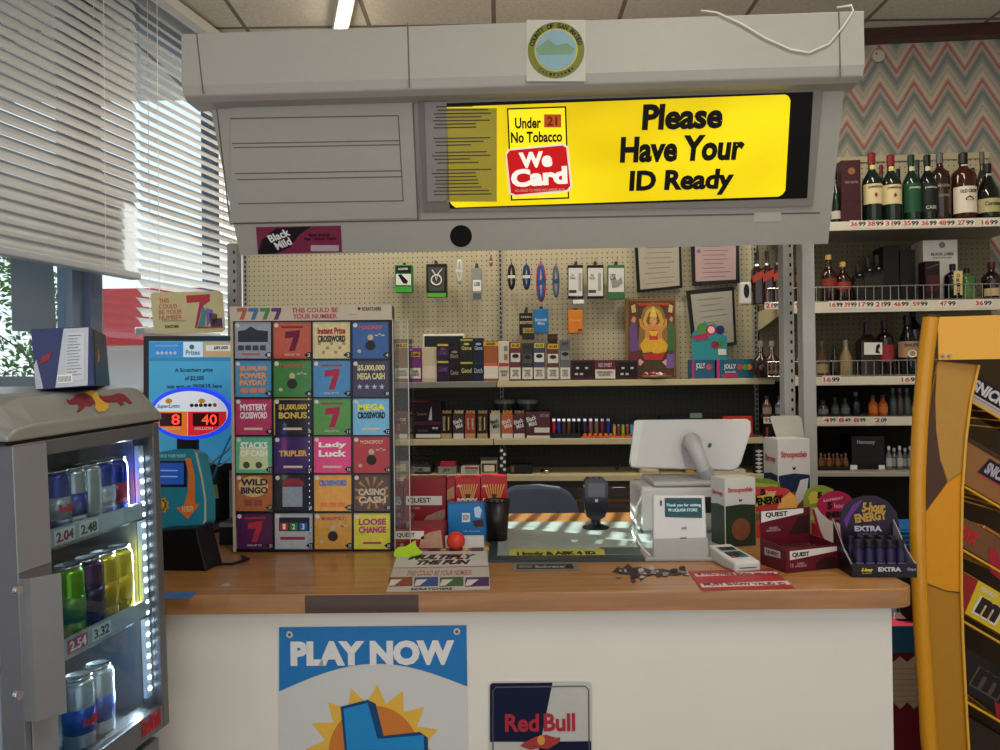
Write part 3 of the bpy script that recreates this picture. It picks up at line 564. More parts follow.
# framed papers on the pegboard
def framed(label, pts, inner, pc, tint, lines, name='framed_certificate', seal=None):
    T = thing(name, label, 'frame', None, M=MB_ @ Matrix.Translation((0, -.022, 0)))
    pd(T, 'frame', m('#15120f', .35), pts, y=-.0, th=.018); pd(T, 'paper', m(pc, .5), inner, y=-.0185, th=.0006)
    for i in range(lines):
        f = (i+1)/(lines+1); (ax, ay), (bx_, by_), (cx_, cy_), (dx_, dy_) = inner; l = [ax+(dx_-ax)*f, ay+(dy_-ay)*f]; r = [bx_+(cx_-bx_)*f, by_+(cy_-by_)*f]; k = .12+random.uniform(0, .1); q = .88-random.uniform(0, .25)
        lx, ly = l[0]+(r[0]-l[0])*k, l[1]+(r[1]-l[1])*k; rx, ry = l[0]+(r[0]-l[0])*q, l[1]+(r[1]-l[1])*q
        pd(T, 'print_line', m(tint), [(lx, ly), (rx, ry), (rx, ry+.7), (lx, ly+.7)], y=-.0194, th=.0003)
    if seal: pd(T, 'seal', m('#7a6a84'), [(seal[0]+2*math.cos(k*.6), seal[1]+2*math.sin(k*.6)) for k in range(11)], y=-.0196)
    return T
framed('framed cream certificate, left of the pink one on the pegboard', [(634, 236), (680, 236), (682, 288), (637, 293)], [(637, 238), (678, 238), (679, 286), (640, 290)], '#a8a18e', '#7d7768', 9)
framed('framed pink certificate at the right end of the pegboard', [(690, 236), (738, 236), (739, 283), (692, 286)], [(694, 238), (735, 238), (735, 280), (695, 282)], '#b59a94', '#7f6664', 9, seal=(698, 252))
framed('framed grey certificate hanging tilted behind the candy header card', [(686, 291), (733, 287), (736, 345), (693, 352)], [(690, 295), (731, 291), (733, 342), (696, 348)], '#a39f90', '#77725f', 8)
# ---------------------------------------------------------------- hanging packs
hooks = WS
def hook(px, py):
    u, z = uz(px, py, .02); B().tube([(u, 0, z), (u, -.03, z), (u, -.10, z-.004), (u, -.11, z+.006)], .0018, 5).build('peg_hook', CHROME, WS)
def hang(name, label, cat, px, hy, x0, x1, y0, y1, mat, group, d=.03, off=.09, part='pack', bev=.003, top=True):
    hook(px, hy); T = thing(name, label, cat, None, group=group, M=MB_ @ Matrix.Translation((0, -off, 0)))
    a = pix(T, x0, y0); b = pix(T, x1, y1); box(T, part, mat, a[0], b[0], 0, d, b[1], a[1], bev)
    if top:
        h = pix(T, px, hy-1); bm = B(); c_ = (a[0]+b[0])/2; bm.prism([(c_-.012, a[1]-.004), (c_+.012, a[1]-.004), (h[0]+.006, h[1]), (h[0]-.006, h[1])], d*.4, d*.4+.002); bm.build('hang_tab', m('#3a3a38'), T)
    return T
G1 = 'blister packs hanging on the pegboard'
T = hang('charger_pack', 'green box with black adapter picture hanging leftmost on the pegboard', 'pack', 404, 263, 394.5, 412, 265, 292, m('#2f7a34', .4), G1, d=.05)
pr(T, 'window', WHITE, 396, 274, 411, 285); pd(T, 'picture', BLACK, [(398, 275), (401, 274), (408, 281), (407, 284), (403, 283)], y=-.0016); pr(T, 'black_panel', m('#1a1f1a'), 396, 266, 411, 273); pt(T, 'ADAPTER', WHITE, 398, 268, 408, 270, y=-.0014); pr(T, 'green_band', m('#3fa83a'), 395, 287, 411.7, 292)
T = hang('earphone_pack', 'black pack with white coiled earphones hanging on the pegboard', 'pack', 435, 261, 426, 447, 264, 297, m('#23241f', .3), G1)
pd(T, 'window', m('#4a4d4a', .3), [(428, 267), (445, 267), (444, 291), (429, 291)])
B().tube([(pix(T, 436.5, 280)[0]+.026*math.cos(k*PI/10), -.004, pix(T, 436.5, 280)[1]+.026*math.sin(k*PI/10)) for k in range(20)]+[(pix(T, 436.5, 280)[0]+.026, -.004, pix(T, 436.5, 280)[1])], .0035, 6).build('earphone_wire', WHITE, T)
B().tube([(pix(T, a, b)[0], -.004, pix(T, a, b)[1]) for a, b in ((432, 270), (435, 274), (436.5, 281), (438, 274), (442, 269))], .003, 6).build('earphone_wire', WHITE, T); pr(T, 'green_band', m('#5aa838'), 427, 293, 446, 297)
def cable(label, px, hy, y0, y1, wpx, c1, c2_=None):
    hook(px, hy); T = thing('usb_cable', label, 'cable', None, group='coiled cables hanging on the pegboard', M=MB_ @ Matrix.Translation((0, -.09, 0)))
    a = pix(T, px-wpx/2, y0); b = pix(T, px+wpx/2, y1); cx_ = (a[0]+b[0])/2; cz_ = (a[1]+b[1])/2; rx = (b[0]-a[0])/2*.7; rz = (a[1]-b[1])/2
    for q, cm in ((0, c1), (1, c2_ or c1)):
        B().tube([(cx_+rx*(1-.35*q)*math.cos(k*2*PI/20)*(1 if k % 20 else 1), -.006*q, cz_+rz*(1-.08*q)*math.sin(k*2*PI/20)) for k in range(21)], rx*.35, 6).build('coil', m(cm, .4), T, smooth=True)
    B().box(cx_-rx*1.2, cx_+rx*1.2, -.012, .008, cz_-rz*.12, cz_+rz*.12).build('paper_band', m('#cfcfc8' if c2_ is None else '#2a4a7a'), T, .001)
    h = pix(T, px, hy); B().box(cx_-.0025, cx_+.0025, 0, .001, a[1]-.004, h[1]).build('hang_tab', DK, T); return T
cable('coiled white cable hanging beside the earphone pack', 459.5, 258, 260, 283, 9, '#c9c7bd')
T = hang('cable_pack', 'clear and white pack of grey cable hanging right of the white coil', 'pack', 476.5, 264, 471.5, 482, 268, 299, m('#8e908c', .3), G1); pr(T, 'label', WHITE, 473, 280, 481, 291); pt(T, 'USB', BLACK, 474, 282, 480, 286, y=-.0014); pr(T, 'grey_base', m('#5a5f66'), 473, 293, 481, 299)
cable('thin red tagged cable end hanging between the packs', 491, 256, 258, 266, 4, '#7a3a34')
cable('black coiled cable, leftmost of four dark coils', 511.5, 262, 265, 289, 9, '#1c2026'); cable('navy blue coiled cable, second of four dark coils', 526.5, 263, 265, 289, 9, '#1f3566')
cable('red and blue coiled cable, longest of the four coils', 541, 261, 264, 301, 11, '#b01f34', '#2b4f9a'); cable('grey blue coiled cable, rightmost of the four coils', 556, 264, 266, 297, 8, '#4a5560', '#5b6a7a')
for i, (px, x0, x1, bb, ph) in enumerate(((576, 567.5, 583.5, 298, 'white charger box with black edge, leftmost of three'), (595, 587, 604, 298, 'white charger box with black edge, middle of three'), (616, 607.5, 625, 299, 'white charger box with green base, rightmost of three'))):
    T = hang('charger_box', ph, 'pack', px, 262, x0, x1, 265, bb, m('#17191a' if i < 2 else '#3a6a40', .4), G1, d=.03)
    pr(T, 'front', m('#cdccc4'), x0+1, 268, x1-1, bb-2 if i < 2 else bb-7); pt(T, ('Car\nCharger', 'Wall\nCharger', 'USB')[i], m('#55564f'), x0+2.5, 274, x0+8, 280, y=-.0014)
    if i < 2: pr(T, 'dark_label', m('#3a3f3c'), x0+1.5, 290, x0+9, 293, y=-.0014); pr(T, 'picture', m('#9a9a94'), x0+11, 273, x0+14, 291, y=-.0014)
    else: pd(T, 'picture', m('#8d8a84'), [(611, 280), (615, 276), (617, 281), (621, 277), (623, 283), (618, 287), (612, 288)], y=-.0014)
T = hang('snack_bag', 'black and gold pouch bag hanging below the cable coils', 'pack', 526.5, 308, 519, 532.5, 313, 335, m('#15120e', .35), G1); pt(T, 'FRESH', m('#b8a88a'), 521, 316, 531, 318); pt(T, 'BACKWOODS', m('#d8c8a0'), 520, 321, 532, 324)
T = hang('snack_bag', 'small black pouch with gold label overlapping the black bag', 'pack', 528, 325, 522, 534.5, 327.5, 339, m('#2a2418', .35), G1, off=.125, top=False); pr(T, 'gold_label', m('#a5904a'), 523, 328, 534, 333); pt(T, '2 for 1.29', BLACK, 525, 329, 533, 332, y=-.0014)
T = hang('snack_bag', 'bright blue pouch hanging beside the black and gold bag', 'pack', 541, 307, 533.5, 548.5, 309, 333, m('#1f6fa8', .35), G1); pt(T, 'Smooth\nMint', m('#b0d0e4'), 535, 318, 547, 325)
T = hang('snack_bag', 'orange pouch hanging alone below the charger boxes', 'pack', 575, 309, 568, 583, 310, 333, m('#d07a22', .4), G1, top=True); pt(T, 'Tropical', m('#f0b060'), 570, 319, 580, 322); pr(T, 'mark', m('#5a3212'), 578, 329, 582, 331)
T = hang('shelf_tag', 'small white paper tag under the first charger box', 'tag', 577, 300, 573, 584, 300, 303.5, WHITE, G1, d=.002, top=False)
# ---------------------------------------------------------------- shelf 2
w2 = lambda ph, x0, x1, yt_, mat, **k: wbox('cigar_carton', ph, 'box', x0, x1, yt_, S2, k.pop('off', .28), k.pop('d', .12), mat, group='cigar cartons on the middle shelf', **k)
T = w2('brown cigar bundle box behind the clear rack, leftmost on the middle shelf', 392, 397.5, 411, m('#7a5f4a')); pr(T, 'warning_label', BF, 392.3, 433, 397, 438)
T = w2('brown cigar bundle box beside the clear rack edge on the middle shelf', 398.5, 408, 411, m('#6b4f3a')); pr(T, 'warning_label', BF, 399, 434, 407.5, 438.5); pt(T, 'TIPS', m('#c8b090'), 400, 418, 406, 424)
T = w2('wide black and purple cigar display carton on the middle shelf', 411, 441, 402, m('#1a1018', .35), d=.16); pr(T, 'purple_band', m('#4d1a3e'), 412, 421.5, 440.5, 425); pr(T, 'warning_label', BF, 416, 434, 440.5, 437.8); pt(T, 'Sweets', m('#6a5850'), 417, 412, 427, 415.5); pd(T, 'mark', m('#c8b8b0'), [(430, 412), (431.5, 406), (432, 420), (428.5, 420)]); pt(T, '99', m('#cfc8c8'), 432, 427, 438, 429.5); pt(T, 'Swisher', m('#5a4a50'), 418, 429, 428, 432)
T = w2('small red topped box on the black display carton', 409, 429, 400, m('#8a2a3a'), off=.22, d=.05); 
tipc = [(441, 452, '#241418', '#b99a5a', 'dark cigar pack with gold side print, left in the tipped cigar row'), (453, 464, '#3d3a30', '#d8c88a', 'black and white slanted print cigar pack with pale tips'), (465, 475.5, '#9a3f20', '#c89a5a', 'rust orange cigar pack with dark tips'), (477, 488, '#241418', '#b99a5a', 'dark cigar pack with gold side print, right of the rust orange pack'), (490, 500.5, '#b8b29c', '#cfc090', 'white cigar pack with black slanted print'), (501.5, 513, '#b8592a', '#d8a23a', 'orange cigar pack with yellow tips'), (513.5, 525, '#4a2028', '#a88a5a', 'maroon and white slanted print cigar pack')]
for i, (x0, x1, c1, c2_, ph) in enumerate(tipc):
    T = w2(ph, x0, x1, 413.5, m(c1, .35), d=.1)
    for k in range(5):
        q = x0+1+(x1-x0-2)*(k+.5)/5; a = pix(T, q, 414); b = pix(T, q, 410.3+(k % 2)*.8); B().tube([(a[0], .012, a[1]-.003), (a[0], .012, b[1])], .0045, 6).build('cigar_tip', m(c2_), T)
    pr(T, 'warning_label', BF if i not in (0, 2, 3) else m('#b39c66'), x0+.4, 433.5, x1-.4, 438.6)
    if i in (0, 3): pt(T, 'BLACK', m('#d0b878'), x0+2, 416, x0+4.3, 431, rot=0); pr(T, 'gold_stripe', m('#c9b070'), x0+7, 417, x0+8.2, 430)
    elif i == 2: pt(T, 'WINE', m('#e0c8b0'), x0+2, 418, x0+4.2, 430); pt(T, 'WINE', m('#e0c8b0'), x0+6.5, 418, x0+8.6, 430)
    else: pt(T, 'Black\nMild', WHITE if i not in (4,) else BLACK, x0+1, 419, x1-1, 428, rot=.35)
T = w2('dark maroon carton with white label, widest of the cigar cartons', 525.5, 550.5, 411.5, m('#4a1620', .35), d=.14); pt(T, 'Black\nMild', WHITE, 527, 416, 537, 426, rot=.3); pr(T, 'white_label', BF, 534.5, 427.5, 549.5, 432.5); pr(T, 'warning_label', BF, 527, 435.5, 550, 439.3); pt(T, 'SMOOTH CHERRY', m('#b08a80'), 540, 414, 549, 417)
for i, (x0, x1) in enumerate(((493.5, 515), (516.5, 538))):
    T = wbox('tobacco_tin', ('dark round tin with grey lid on the middle shelf, left of two', 'dark round tin with grey lid on the middle shelf, right of two')[i], 'tin', x0, x1, 411, S2, .13, .001, m('#1c1d1c'), part='label_back'); a, b = pix(T, x0, 400)[0], pix(T, x1, 400)[0]; r = (b-a)/2; h = pix(T, x0, 404)[1]; h2 = pix(T, x0, 400.5)[1]
    B().lathe([(r*.97, 0), (r*.97, h)], 24, 0, r+.002).build('can', m('#2a2b2a', .3), T, smooth=False); B().lathe([(r, h), (r, h2), (r*.9, h2+.004), (0, h2+.004)], 24, 0, r+.002).build('lid', m('#7d7d78', .3), T)
# lighters
def lighter(px, yt_, zs, off, c, label, d=.012, wpx=4):
    u = uz(px, 435, off)[0]; T = thing('lighter', label, 'lighter', None, group='upright lighters in the trays on the middle shelf', M=MB_ @ Matrix.Translation((u, -off, zs)))
    h = pix(T, px, yt_)[1]; w_ = wpx/F*3.7/2
    B().lathe([(w_*.95, 0), (w_, .003), (w_, h*.8), (w_*.9, h*.82)], 10).build('body', m(c, .25), T, smooth=True); box(T, 'metal_hood', CHROME, -w_*.8, w_*.8, -w_*.6, w_*.6, h*.82, h*.97, .001); box(T, 'thumb_tab', m(c), -w_*.9, -w_*.1, -w_*.3, w_*.3, h*.97, h, 0)
T = wbox('lighter_tray', 'black tray of lighters left of the orange tray', 'tray', 551, 581, 433, S2, .285, .006, m('#0e0e10', .4), part='front'); a, b, h = pix(T, 551, 435)[0], pix(T, 581, 435)[0], pix(T, 560, 434)[1]; box(T, 'base', m('#0e0e10', .4), a, b, .0065, .1, 0, .006); box(T, 'side', m('#0e0e10'), a, a+.003, .0065, .1, .0065, h); box(T, 'side', m('#0e0e10'), b-.003, b, .0065, .1, .0065, h)
T = wbox('lighter_tray', 'orange plastic tray with scalloped front holding lighters', 'tray', 582, 631, 436, S2, .285, .006, m('#e06a14', .35), part='front'); a, b, h = pix(T, 582, 435)[0], pix(T, 631, 435)[0], pix(T, 560, 434)[1]; box(T, 'base', m('#e06a14', .35), a, b, .0065, .1, 0, .006)
for k in range(6): q = pix(T, 585+k*5.2, 436); B().lathe([(.009, 0), (.009, .012), (.006, .016)], 10, q[0], .003).build('scallop', m('#e06a14', .35), T).location.z = q[1]-.004
pt(T, 'CRICKET', m('#3a1a08'), 586, 438, 606, 440.5, y=-.0008)
cl1 = ['#a01a34', '#1f2f8a', '#4a2c20', '#5a3a20', '#14181c', '#101214']; nm1 = ['crimson', 'royal blue', 'dark brown', 'brown', 'black', 'glossy black']
for i, (c, nme) in enumerate(zip(cl1, nm1)): lighter(554+i*5.0, 418, S2+.0061, .265, c, nme+' lighter standing in the black tray')
cl2 = ['#3f2244', '#8a4a54', '#6a5a40', '#6a1c34', '#1c2a7a']; nm2 = ['plum', 'dusty pink', 'olive brown', 'wine red', 'dark blue']
for i, (c, nme) in enumerate(zip(cl2, nm2)): lighter(585+i*5.8, 418, S2+.0061, .262, c, nme+' lighter in the orange tray, tall row')
cl3 = ['#a8a03a', '#8a2a2a', '#7ab01f', '#9a3a26', '#3a9ab8']; nm3 = ['mustard', 'brick red', 'lime green', 'rust', 'sky blue']
for i, (c, nme) in enumerate(zip(cl3, nm3)): lighter(614.5+i*4.3, 424, S2+.0061, .262, c, nme+' lighter in the orange tray, short right row', wpx=3.2)
# ---------------------------------------------------------------- shelf 3
w3 = lambda nme, ph, cat, x0, x1, yt_, mat, **k: wbox(nme, ph, cat, x0, x1, yt_, S3, k.pop('off', .32), k.pop('d', .1), mat, **k)
T = w3('cigarette_tin', 'silver box with round logo behind the clear rack on the lower shelf', 'box', 392, 408, 462, m('#8a8270')); pr(T, 'face', m('#b5ab92'), 394, 464, 406, 471)
T = w3('mesh_basket', 'dark basket with curled black lid on the lower shelf', 'basket', 412, 431, 465, m('#262624')); pr(T, 'label', m('#8b887c'), 413.5, 467, 430, 471.5); pt(T, 'CAMEL', BLACK, 415, 468, 424, 471, y=-.0014)
bm = B(); 
for k in range(4): z0 = pix(T, 420, 464-k*4)[1]; bm.tube([(x/20*.045-.0, .03+.02*math.sin(k), z0+.004*math.cos(x*.3)) for x in range(-20, 21, 4)], .004, 6)
bm.build('lid_coils', m('#2c2d2d', .4), T)
T = w3('small_packet', 'red and white rolling paper packet on a grey carton, lower shelf', 'box', 438, 456, 467, m('#86857c'), off=.32); pt(T, 'JET', BLACK, 443, 469, 450, 472); box(T, 'top_packet', m('#a8283a'), pix(T, 440, 470)[0], pix(T, 455, 470)[0], .01, .06, pix(T, 440, 467)[1]+.0005, pix(T, 440, 462)[1])
T = w3('small_packet', 'red and pale green packet lying left of the framed box, lower shelf', 'box', 461, 479, 466.5, m('#b0b0a0')); pr(T, 'red_face', m('#b02a30'), 465, 467, 478, 469); pr(T, 'green_face', m('#7e9a84'), 465, 470, 477, 473)
T = w3('small_clock', 'cream faced box with black rounded border on the lower shelf', 'box', 481, 497, 461, m('#bdb39a')); pd(T, 'border', BLACK, [(482, 463.5), (496.5, 463.5), (496.5, 472.5), (482, 472.5)]); pd(T, 'face', m('#d8cba8'), [(484, 465), (494.5, 465), (494.5, 471.5), (484, 471.5)], y=-.0014); box(T, 'top_box', m('#3a3a38'), pix(T, 480, 460)[0], pix(T, 498, 460)[0], .01, .06, pix(T, 490, 461)[1]+.0005, pix(T, 490, 458)[1])
T = w3('bottle_opener_card', 'black card with a column of white bottle tops on the lower shelf', 'card', 499, 507, 448, m('#141414'), d=.02)
for k in range(6): pd(T, 'white_cap', m('#d4d0c4'), [(501.5+(k % 2)*3+1.6*math.cos(q*.6), 450.5+k*3.8+1.6*math.sin(q*.6)) for q in range(11)])
T = w3('black_case', 'low black case with gold end on the lower shelf', 'case', 510, 532, 465, m('#18171a', .35)); pr(T, 'gold_end', m('#7a5c2c'), 511, 466, 514, 472)
o = B().tube([MB_ @ Vector((uz(a, 472, .3)[0], -b, S3+.0085)) for a, b in ((541, .26), (548, .31))], .008, 10).build('metal_tube', CHROME, smooth=True); tag(o, 'small silver metal tube lying on the lower shelf', 'tube')
o = B().tube([MB_ @ Vector((uz(a, 468, .2)[0], -.2, S3+z)) for a, z in ((616, .006), (621, .03))], .005, 8).build('pen', m('#4a5058', .4), smooth=True); tag(o, 'short dark pen propped at the right of the lower shelf', 'pen')
T = w3('business_card_box', 'small cream card box on the lower shelf below the register screen', 'box', 640, 659, 466.5, m('#b5a98c'), off=.32); pr(T, 'face', m('#cfc4a4'), 642, 468, 657, 471)
T = w3('blue_gift_card_box', 'flat white paper stack below the register screen, right part of the lower shelf', 'paper', 700, 746, 470, m('#b9b3a6'), off=.32, d=.2)
T = w3('yellow_box', 'small mustard box behind the register arm on the lower shelf', 'box', 686, 694, 462, m('#b8892c'), off=.3)
T = wbox('black_card_case', 'black tray with pale tag behind the register screen top', 'tray', 660, 702, 416, S2, .25, .08, m('#15161a')); pr(T, 'tag', m('#7d8a84'), 690, 413, 702, 418)
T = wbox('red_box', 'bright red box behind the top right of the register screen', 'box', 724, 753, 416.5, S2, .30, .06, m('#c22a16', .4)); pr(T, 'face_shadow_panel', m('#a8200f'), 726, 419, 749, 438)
T = w3('checkered_card', 'black card with white zigzag rows right of the register screen', 'card', 754, 764, 447, m('#141414'), d=.03)
for k in range(6): pd(T, 'zigzag', m('#c9c6bc'), [(755, 451+k*4), (759, 449.5+k*4), (763, 451+k*4), (759, 453+k*4)])
T = w3('red_trim_box', 'tall black box with red edge beside the zigzag card', 'box', 766, 773, 425, m('#1a1212'), d=.05); pr(T, 'red_edge', m('#a8301f'), 766.3, 427, 768, 470)
# ================================================================ LIQUOR SHELVING (right)
T = thing('liquor_shelving', 'tall metal liquor shelving with price strips right of the pegboard', 'shelving', None, M=MB_.copy()); LS = T
gx0 = uR+.012; gx1 = 2.72; OFL = .42
def luz(px, py): return pix(LS, px, py, Ko(OFL))
LZ = [luz(900, 220)[1], luz(880, 301)[1], luz(840, 376.5)[1], luz(840, 417)[1], luz(860, 471.5)[1]]
bx = lambda n, mt, *a, **k: box(LS, n, mt, *a, **k)
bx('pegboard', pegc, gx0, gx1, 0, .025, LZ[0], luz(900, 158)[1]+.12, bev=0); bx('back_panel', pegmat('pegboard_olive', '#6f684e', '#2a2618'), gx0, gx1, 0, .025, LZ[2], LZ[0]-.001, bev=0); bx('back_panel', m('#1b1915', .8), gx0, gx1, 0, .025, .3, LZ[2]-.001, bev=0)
bx('top_rail', m('#b5aa88', .5), gx0, gx1, -.012, 0, luz(900, 158)[1]+.1, luz(900, 158)[1]+.13)
lipw = m('#c9c2ad', .45)
xs0 = [gx0+.05, gx0, gx0, gx0, gx0]
for i, z in enumerate(LZ):
    sh = bx('shelf', m('#8f8a7c', .5), xs0[i], gx1, -OFL, -.0, z-.02, z, bev=0)
    hgt = (.042, .05, .04, .04, .022)[i]
    box(LS, 'price_strip', lipw if i != 4 else m('#9a9585', .5), xs0[i], gx1, -OFL-.008, -OFL-.0003, z-hgt, z-.002, .002)
bx('base_deck', m('#2a2520', .5), gx0, gx1, -.5, 0, .1, .16); bx('kick_plate', DK, gx0, gx1, -.48, -.46, 0, .0995); bx('upright', METL, gx0, gx0+.03, -.03, -.0005, .1605, LZ[4]-.021)
RD = m('#b8402c', .6); BD = m('#2b2622', .6)
def price(i, x0, x1, yc, s, h=5.5):
    K = Ko(OFL+.009); tg = pr(LS, 'price_tag', m('#d9d2c4', .5), x0-.5, yc-h/2-1, x1+.5, yc+h/2+.5, K=K, y=-.0002, th=.0006)
    xm = x0+(x1-x0)*.5; pt(LS, s[:len(s)//2], RD, x0+.4, yc-h/2, xm-.3, yc+h/2-.8, K=K, y=-.001, bold=.03, name='price_digits'); pt(LS, s[len(s)//2:], BD, xm+.3, yc-h/2, x1-.4, yc+h/2-.8, K=K, y=-.001, bold=.03, name='price_digits')
for x0, x1, s in ((850, 866, '3699'), (867, 884, '3899'), (885, 901, '3199'), (903, 919, '3599'), (921, 937, '3699'), (938, 955, '4899'), (957, 974, '2799'), (981, 998, '1699')): price(0, x0, x1, 224.5-(x0-830)*.012, s)
for x0, x1, s in ((765, 781, '2199'), (795, 804, '99'), (829, 843, '1699'), (844, 857, '3999'), (858, 874, '1799'), (875, 891, '2199'), (893, 909, '4699'), (912, 928, '5999'), (939, 956, '4799'), (975, 992, '3699')): price(1, x0, x1, 306-(x0-760)*.012, s)
for x0, x1, s in ((823, 840, '1699'), (901, 919, '1699')): price(2, x0, x1, 380, s)
for x0, x1, s in ((764, 772, '99'), (796, 803, '99'), (823, 836, '499'), (838, 851, '849'), (853, 866, '899'), (874, 887, '209')): price(3, x0, x1, 420.5, s, 5)
def fence(i, x0, x1, h):
    z = LZ[i]; a = luz(x0, 340)[0]; bm = B(); bm.tube([(a, -OFL+.1, z+h), (a, -OFL+.01, z+h), (gx1, -OFL+.01, z+h)], .0028, 6); bm.tube([(a, -OFL+.01, z+.004), (gx1, -OFL+.01, z+.004)], .002, 6)
    u = a
    while u < gx1: bm.tube([(u, -OFL+.01, z), (u, -OFL+.01, z+h)], .0016, 5); u += .036
    Tf = thing('wire_fence', ('thin wire fence along the front of the second liquor shelf', 'thin wire fence along the front of the third liquor shelf')[i-1], 'fence', None, group='wire fences on the liquor shelves', M=MB_.copy()); bm.build('wires', m('#b0b0aa', .25, .8), Tf)
fence(1, 769, 1000, .068); fence(2, 768, 1000, .07)
# end bracket of the second shelf and white device
o = thing('shelf_bracket', 'cream triangular shelf bracket sticking out at the left end of the liquor shelf', 'bracket', None, M=MB_ @ Matrix.Translation((gx0-.004, 0, LZ[1])))
B().prism([(-.41, -.05), (-.41, -.004), (0, -.004), (0, -.10)], -.004, 0, Matrix(((0, 1, 0, 0), (1, 0, 0, 0), (0, 0, 1, 0), (0, 0, 0, 1)))).build('plate', CRM, o)
T = thing('motion_sensor', 'small white device with black oval front at the end of the liquor shelf', 'device', None, M=MB_ @ Matrix.Translation((luz(746, 300)[0]+.02, -.40, LZ[1]+.0005)))
a = pix(T, 741, 290)[0]; b = pix(T, 751.5, 290)[0]; h = pix(T, 745, 282)[1]; box(T, 'case', m('#d0cec4', .4), a, b, 0, .05, 0, h, .006); q = pix(T, 746.5, 291); dec(T, 'black_face', BLACK, disc(q[0], q[1], (b-a)*.27, h*.32))
# ---------------------------------------------------------------- bottles
PROF = {
 'whiskey': [(.88, 0), (1, .03), (1, .56), (.95, .62), (.62, .70), (.38, .76), (.34, .8), (.34, 1)],
 'square': [(.9, 0), (1, .02), (1, .62), (.92, .67), (.5, .74), (.34, .78), (.32, 1)],
 'shoulder': [(.85, 0), (1, .03), (1, .66), (.9, .72), (.45, .78), (.32, .82), (.32, 1)],
 'slope': [(.85, 0), (1, .04), (1, .42), (.85, .55), (.5, .70), (.32, .80), (.3, 1)],
 'round': [(.7, 0), (1, .12), (1.05, .3), (.9, .5), (.5, .62), (.3, .68), (.3, 1)],
 'mini': [(.9, 0), (1, .03), (1, .55), (.7, .68), (.4, .75), (.4, 1)]}
def bottle(label, px, yt_, zs, wpx, gl, cap, lab=None, style='whiskey', back=0, texts=(), lz=(.2, .5), group='spirit bottles on the liquor shelves', neck=None, name='liquor_bottle', capz=.84):
    off = OFL-.075-back
    py = pyz(px, zs, off); u = pix(LS, px, py, Ko(off))[0]
    T = thing(name, label, 'bottle', None, group=group, M=MB_ @ Matrix.Translation((u, -off, zs)))
    h = pix(T, px, yt_)[1]; r = wpx/F*(T.matrix_world.translation.y)/2; sq = 6 if style == 'square' else 0
    pf = PROF[style]; B().lathe([(q*r, z*h*.985) for q, z in pf], 18, sq=sq).build('glass_body', m(gl, .12, coat=.4), T, smooth=(sq == 0))
    nr = pf[-1][0]*r; B().lathe([(nr*1.12, h*capz), (nr*1.15, h*.99), (nr*.9, h)], 14).build('cap', m(cap, .35), T, smooth=False)
    if lab: B().lathe([(r*1.012, h*lz[0]), (r*1.012, h*lz[1])], 16, a0=-PI*.92, a1=-PI*.08, sq=sq).build('label', m(lab, .6), T)
    if neck: B().lathe([(nr*1.1, h*.70), (nr*1.05, h*.82)], 10, a0=-PI*.8, a1=-PI*.2).build('neck_label', m(neck, .6), T)
    for s, tc, fx, fz, fw_, fh in texts: txt(T, s, m(tc), fx*r, h*fz, r*fw_, h*fh, y=-r*1.03, K=None, name='lettering') if sq else txt(T, s, m(tc), fx*r, h*fz, r*fw_, h*fh, y=-.001, K=Matrix.Translation((0, -r*1.012, 0)), bend=r*1.012)
    return T
Z = LZ
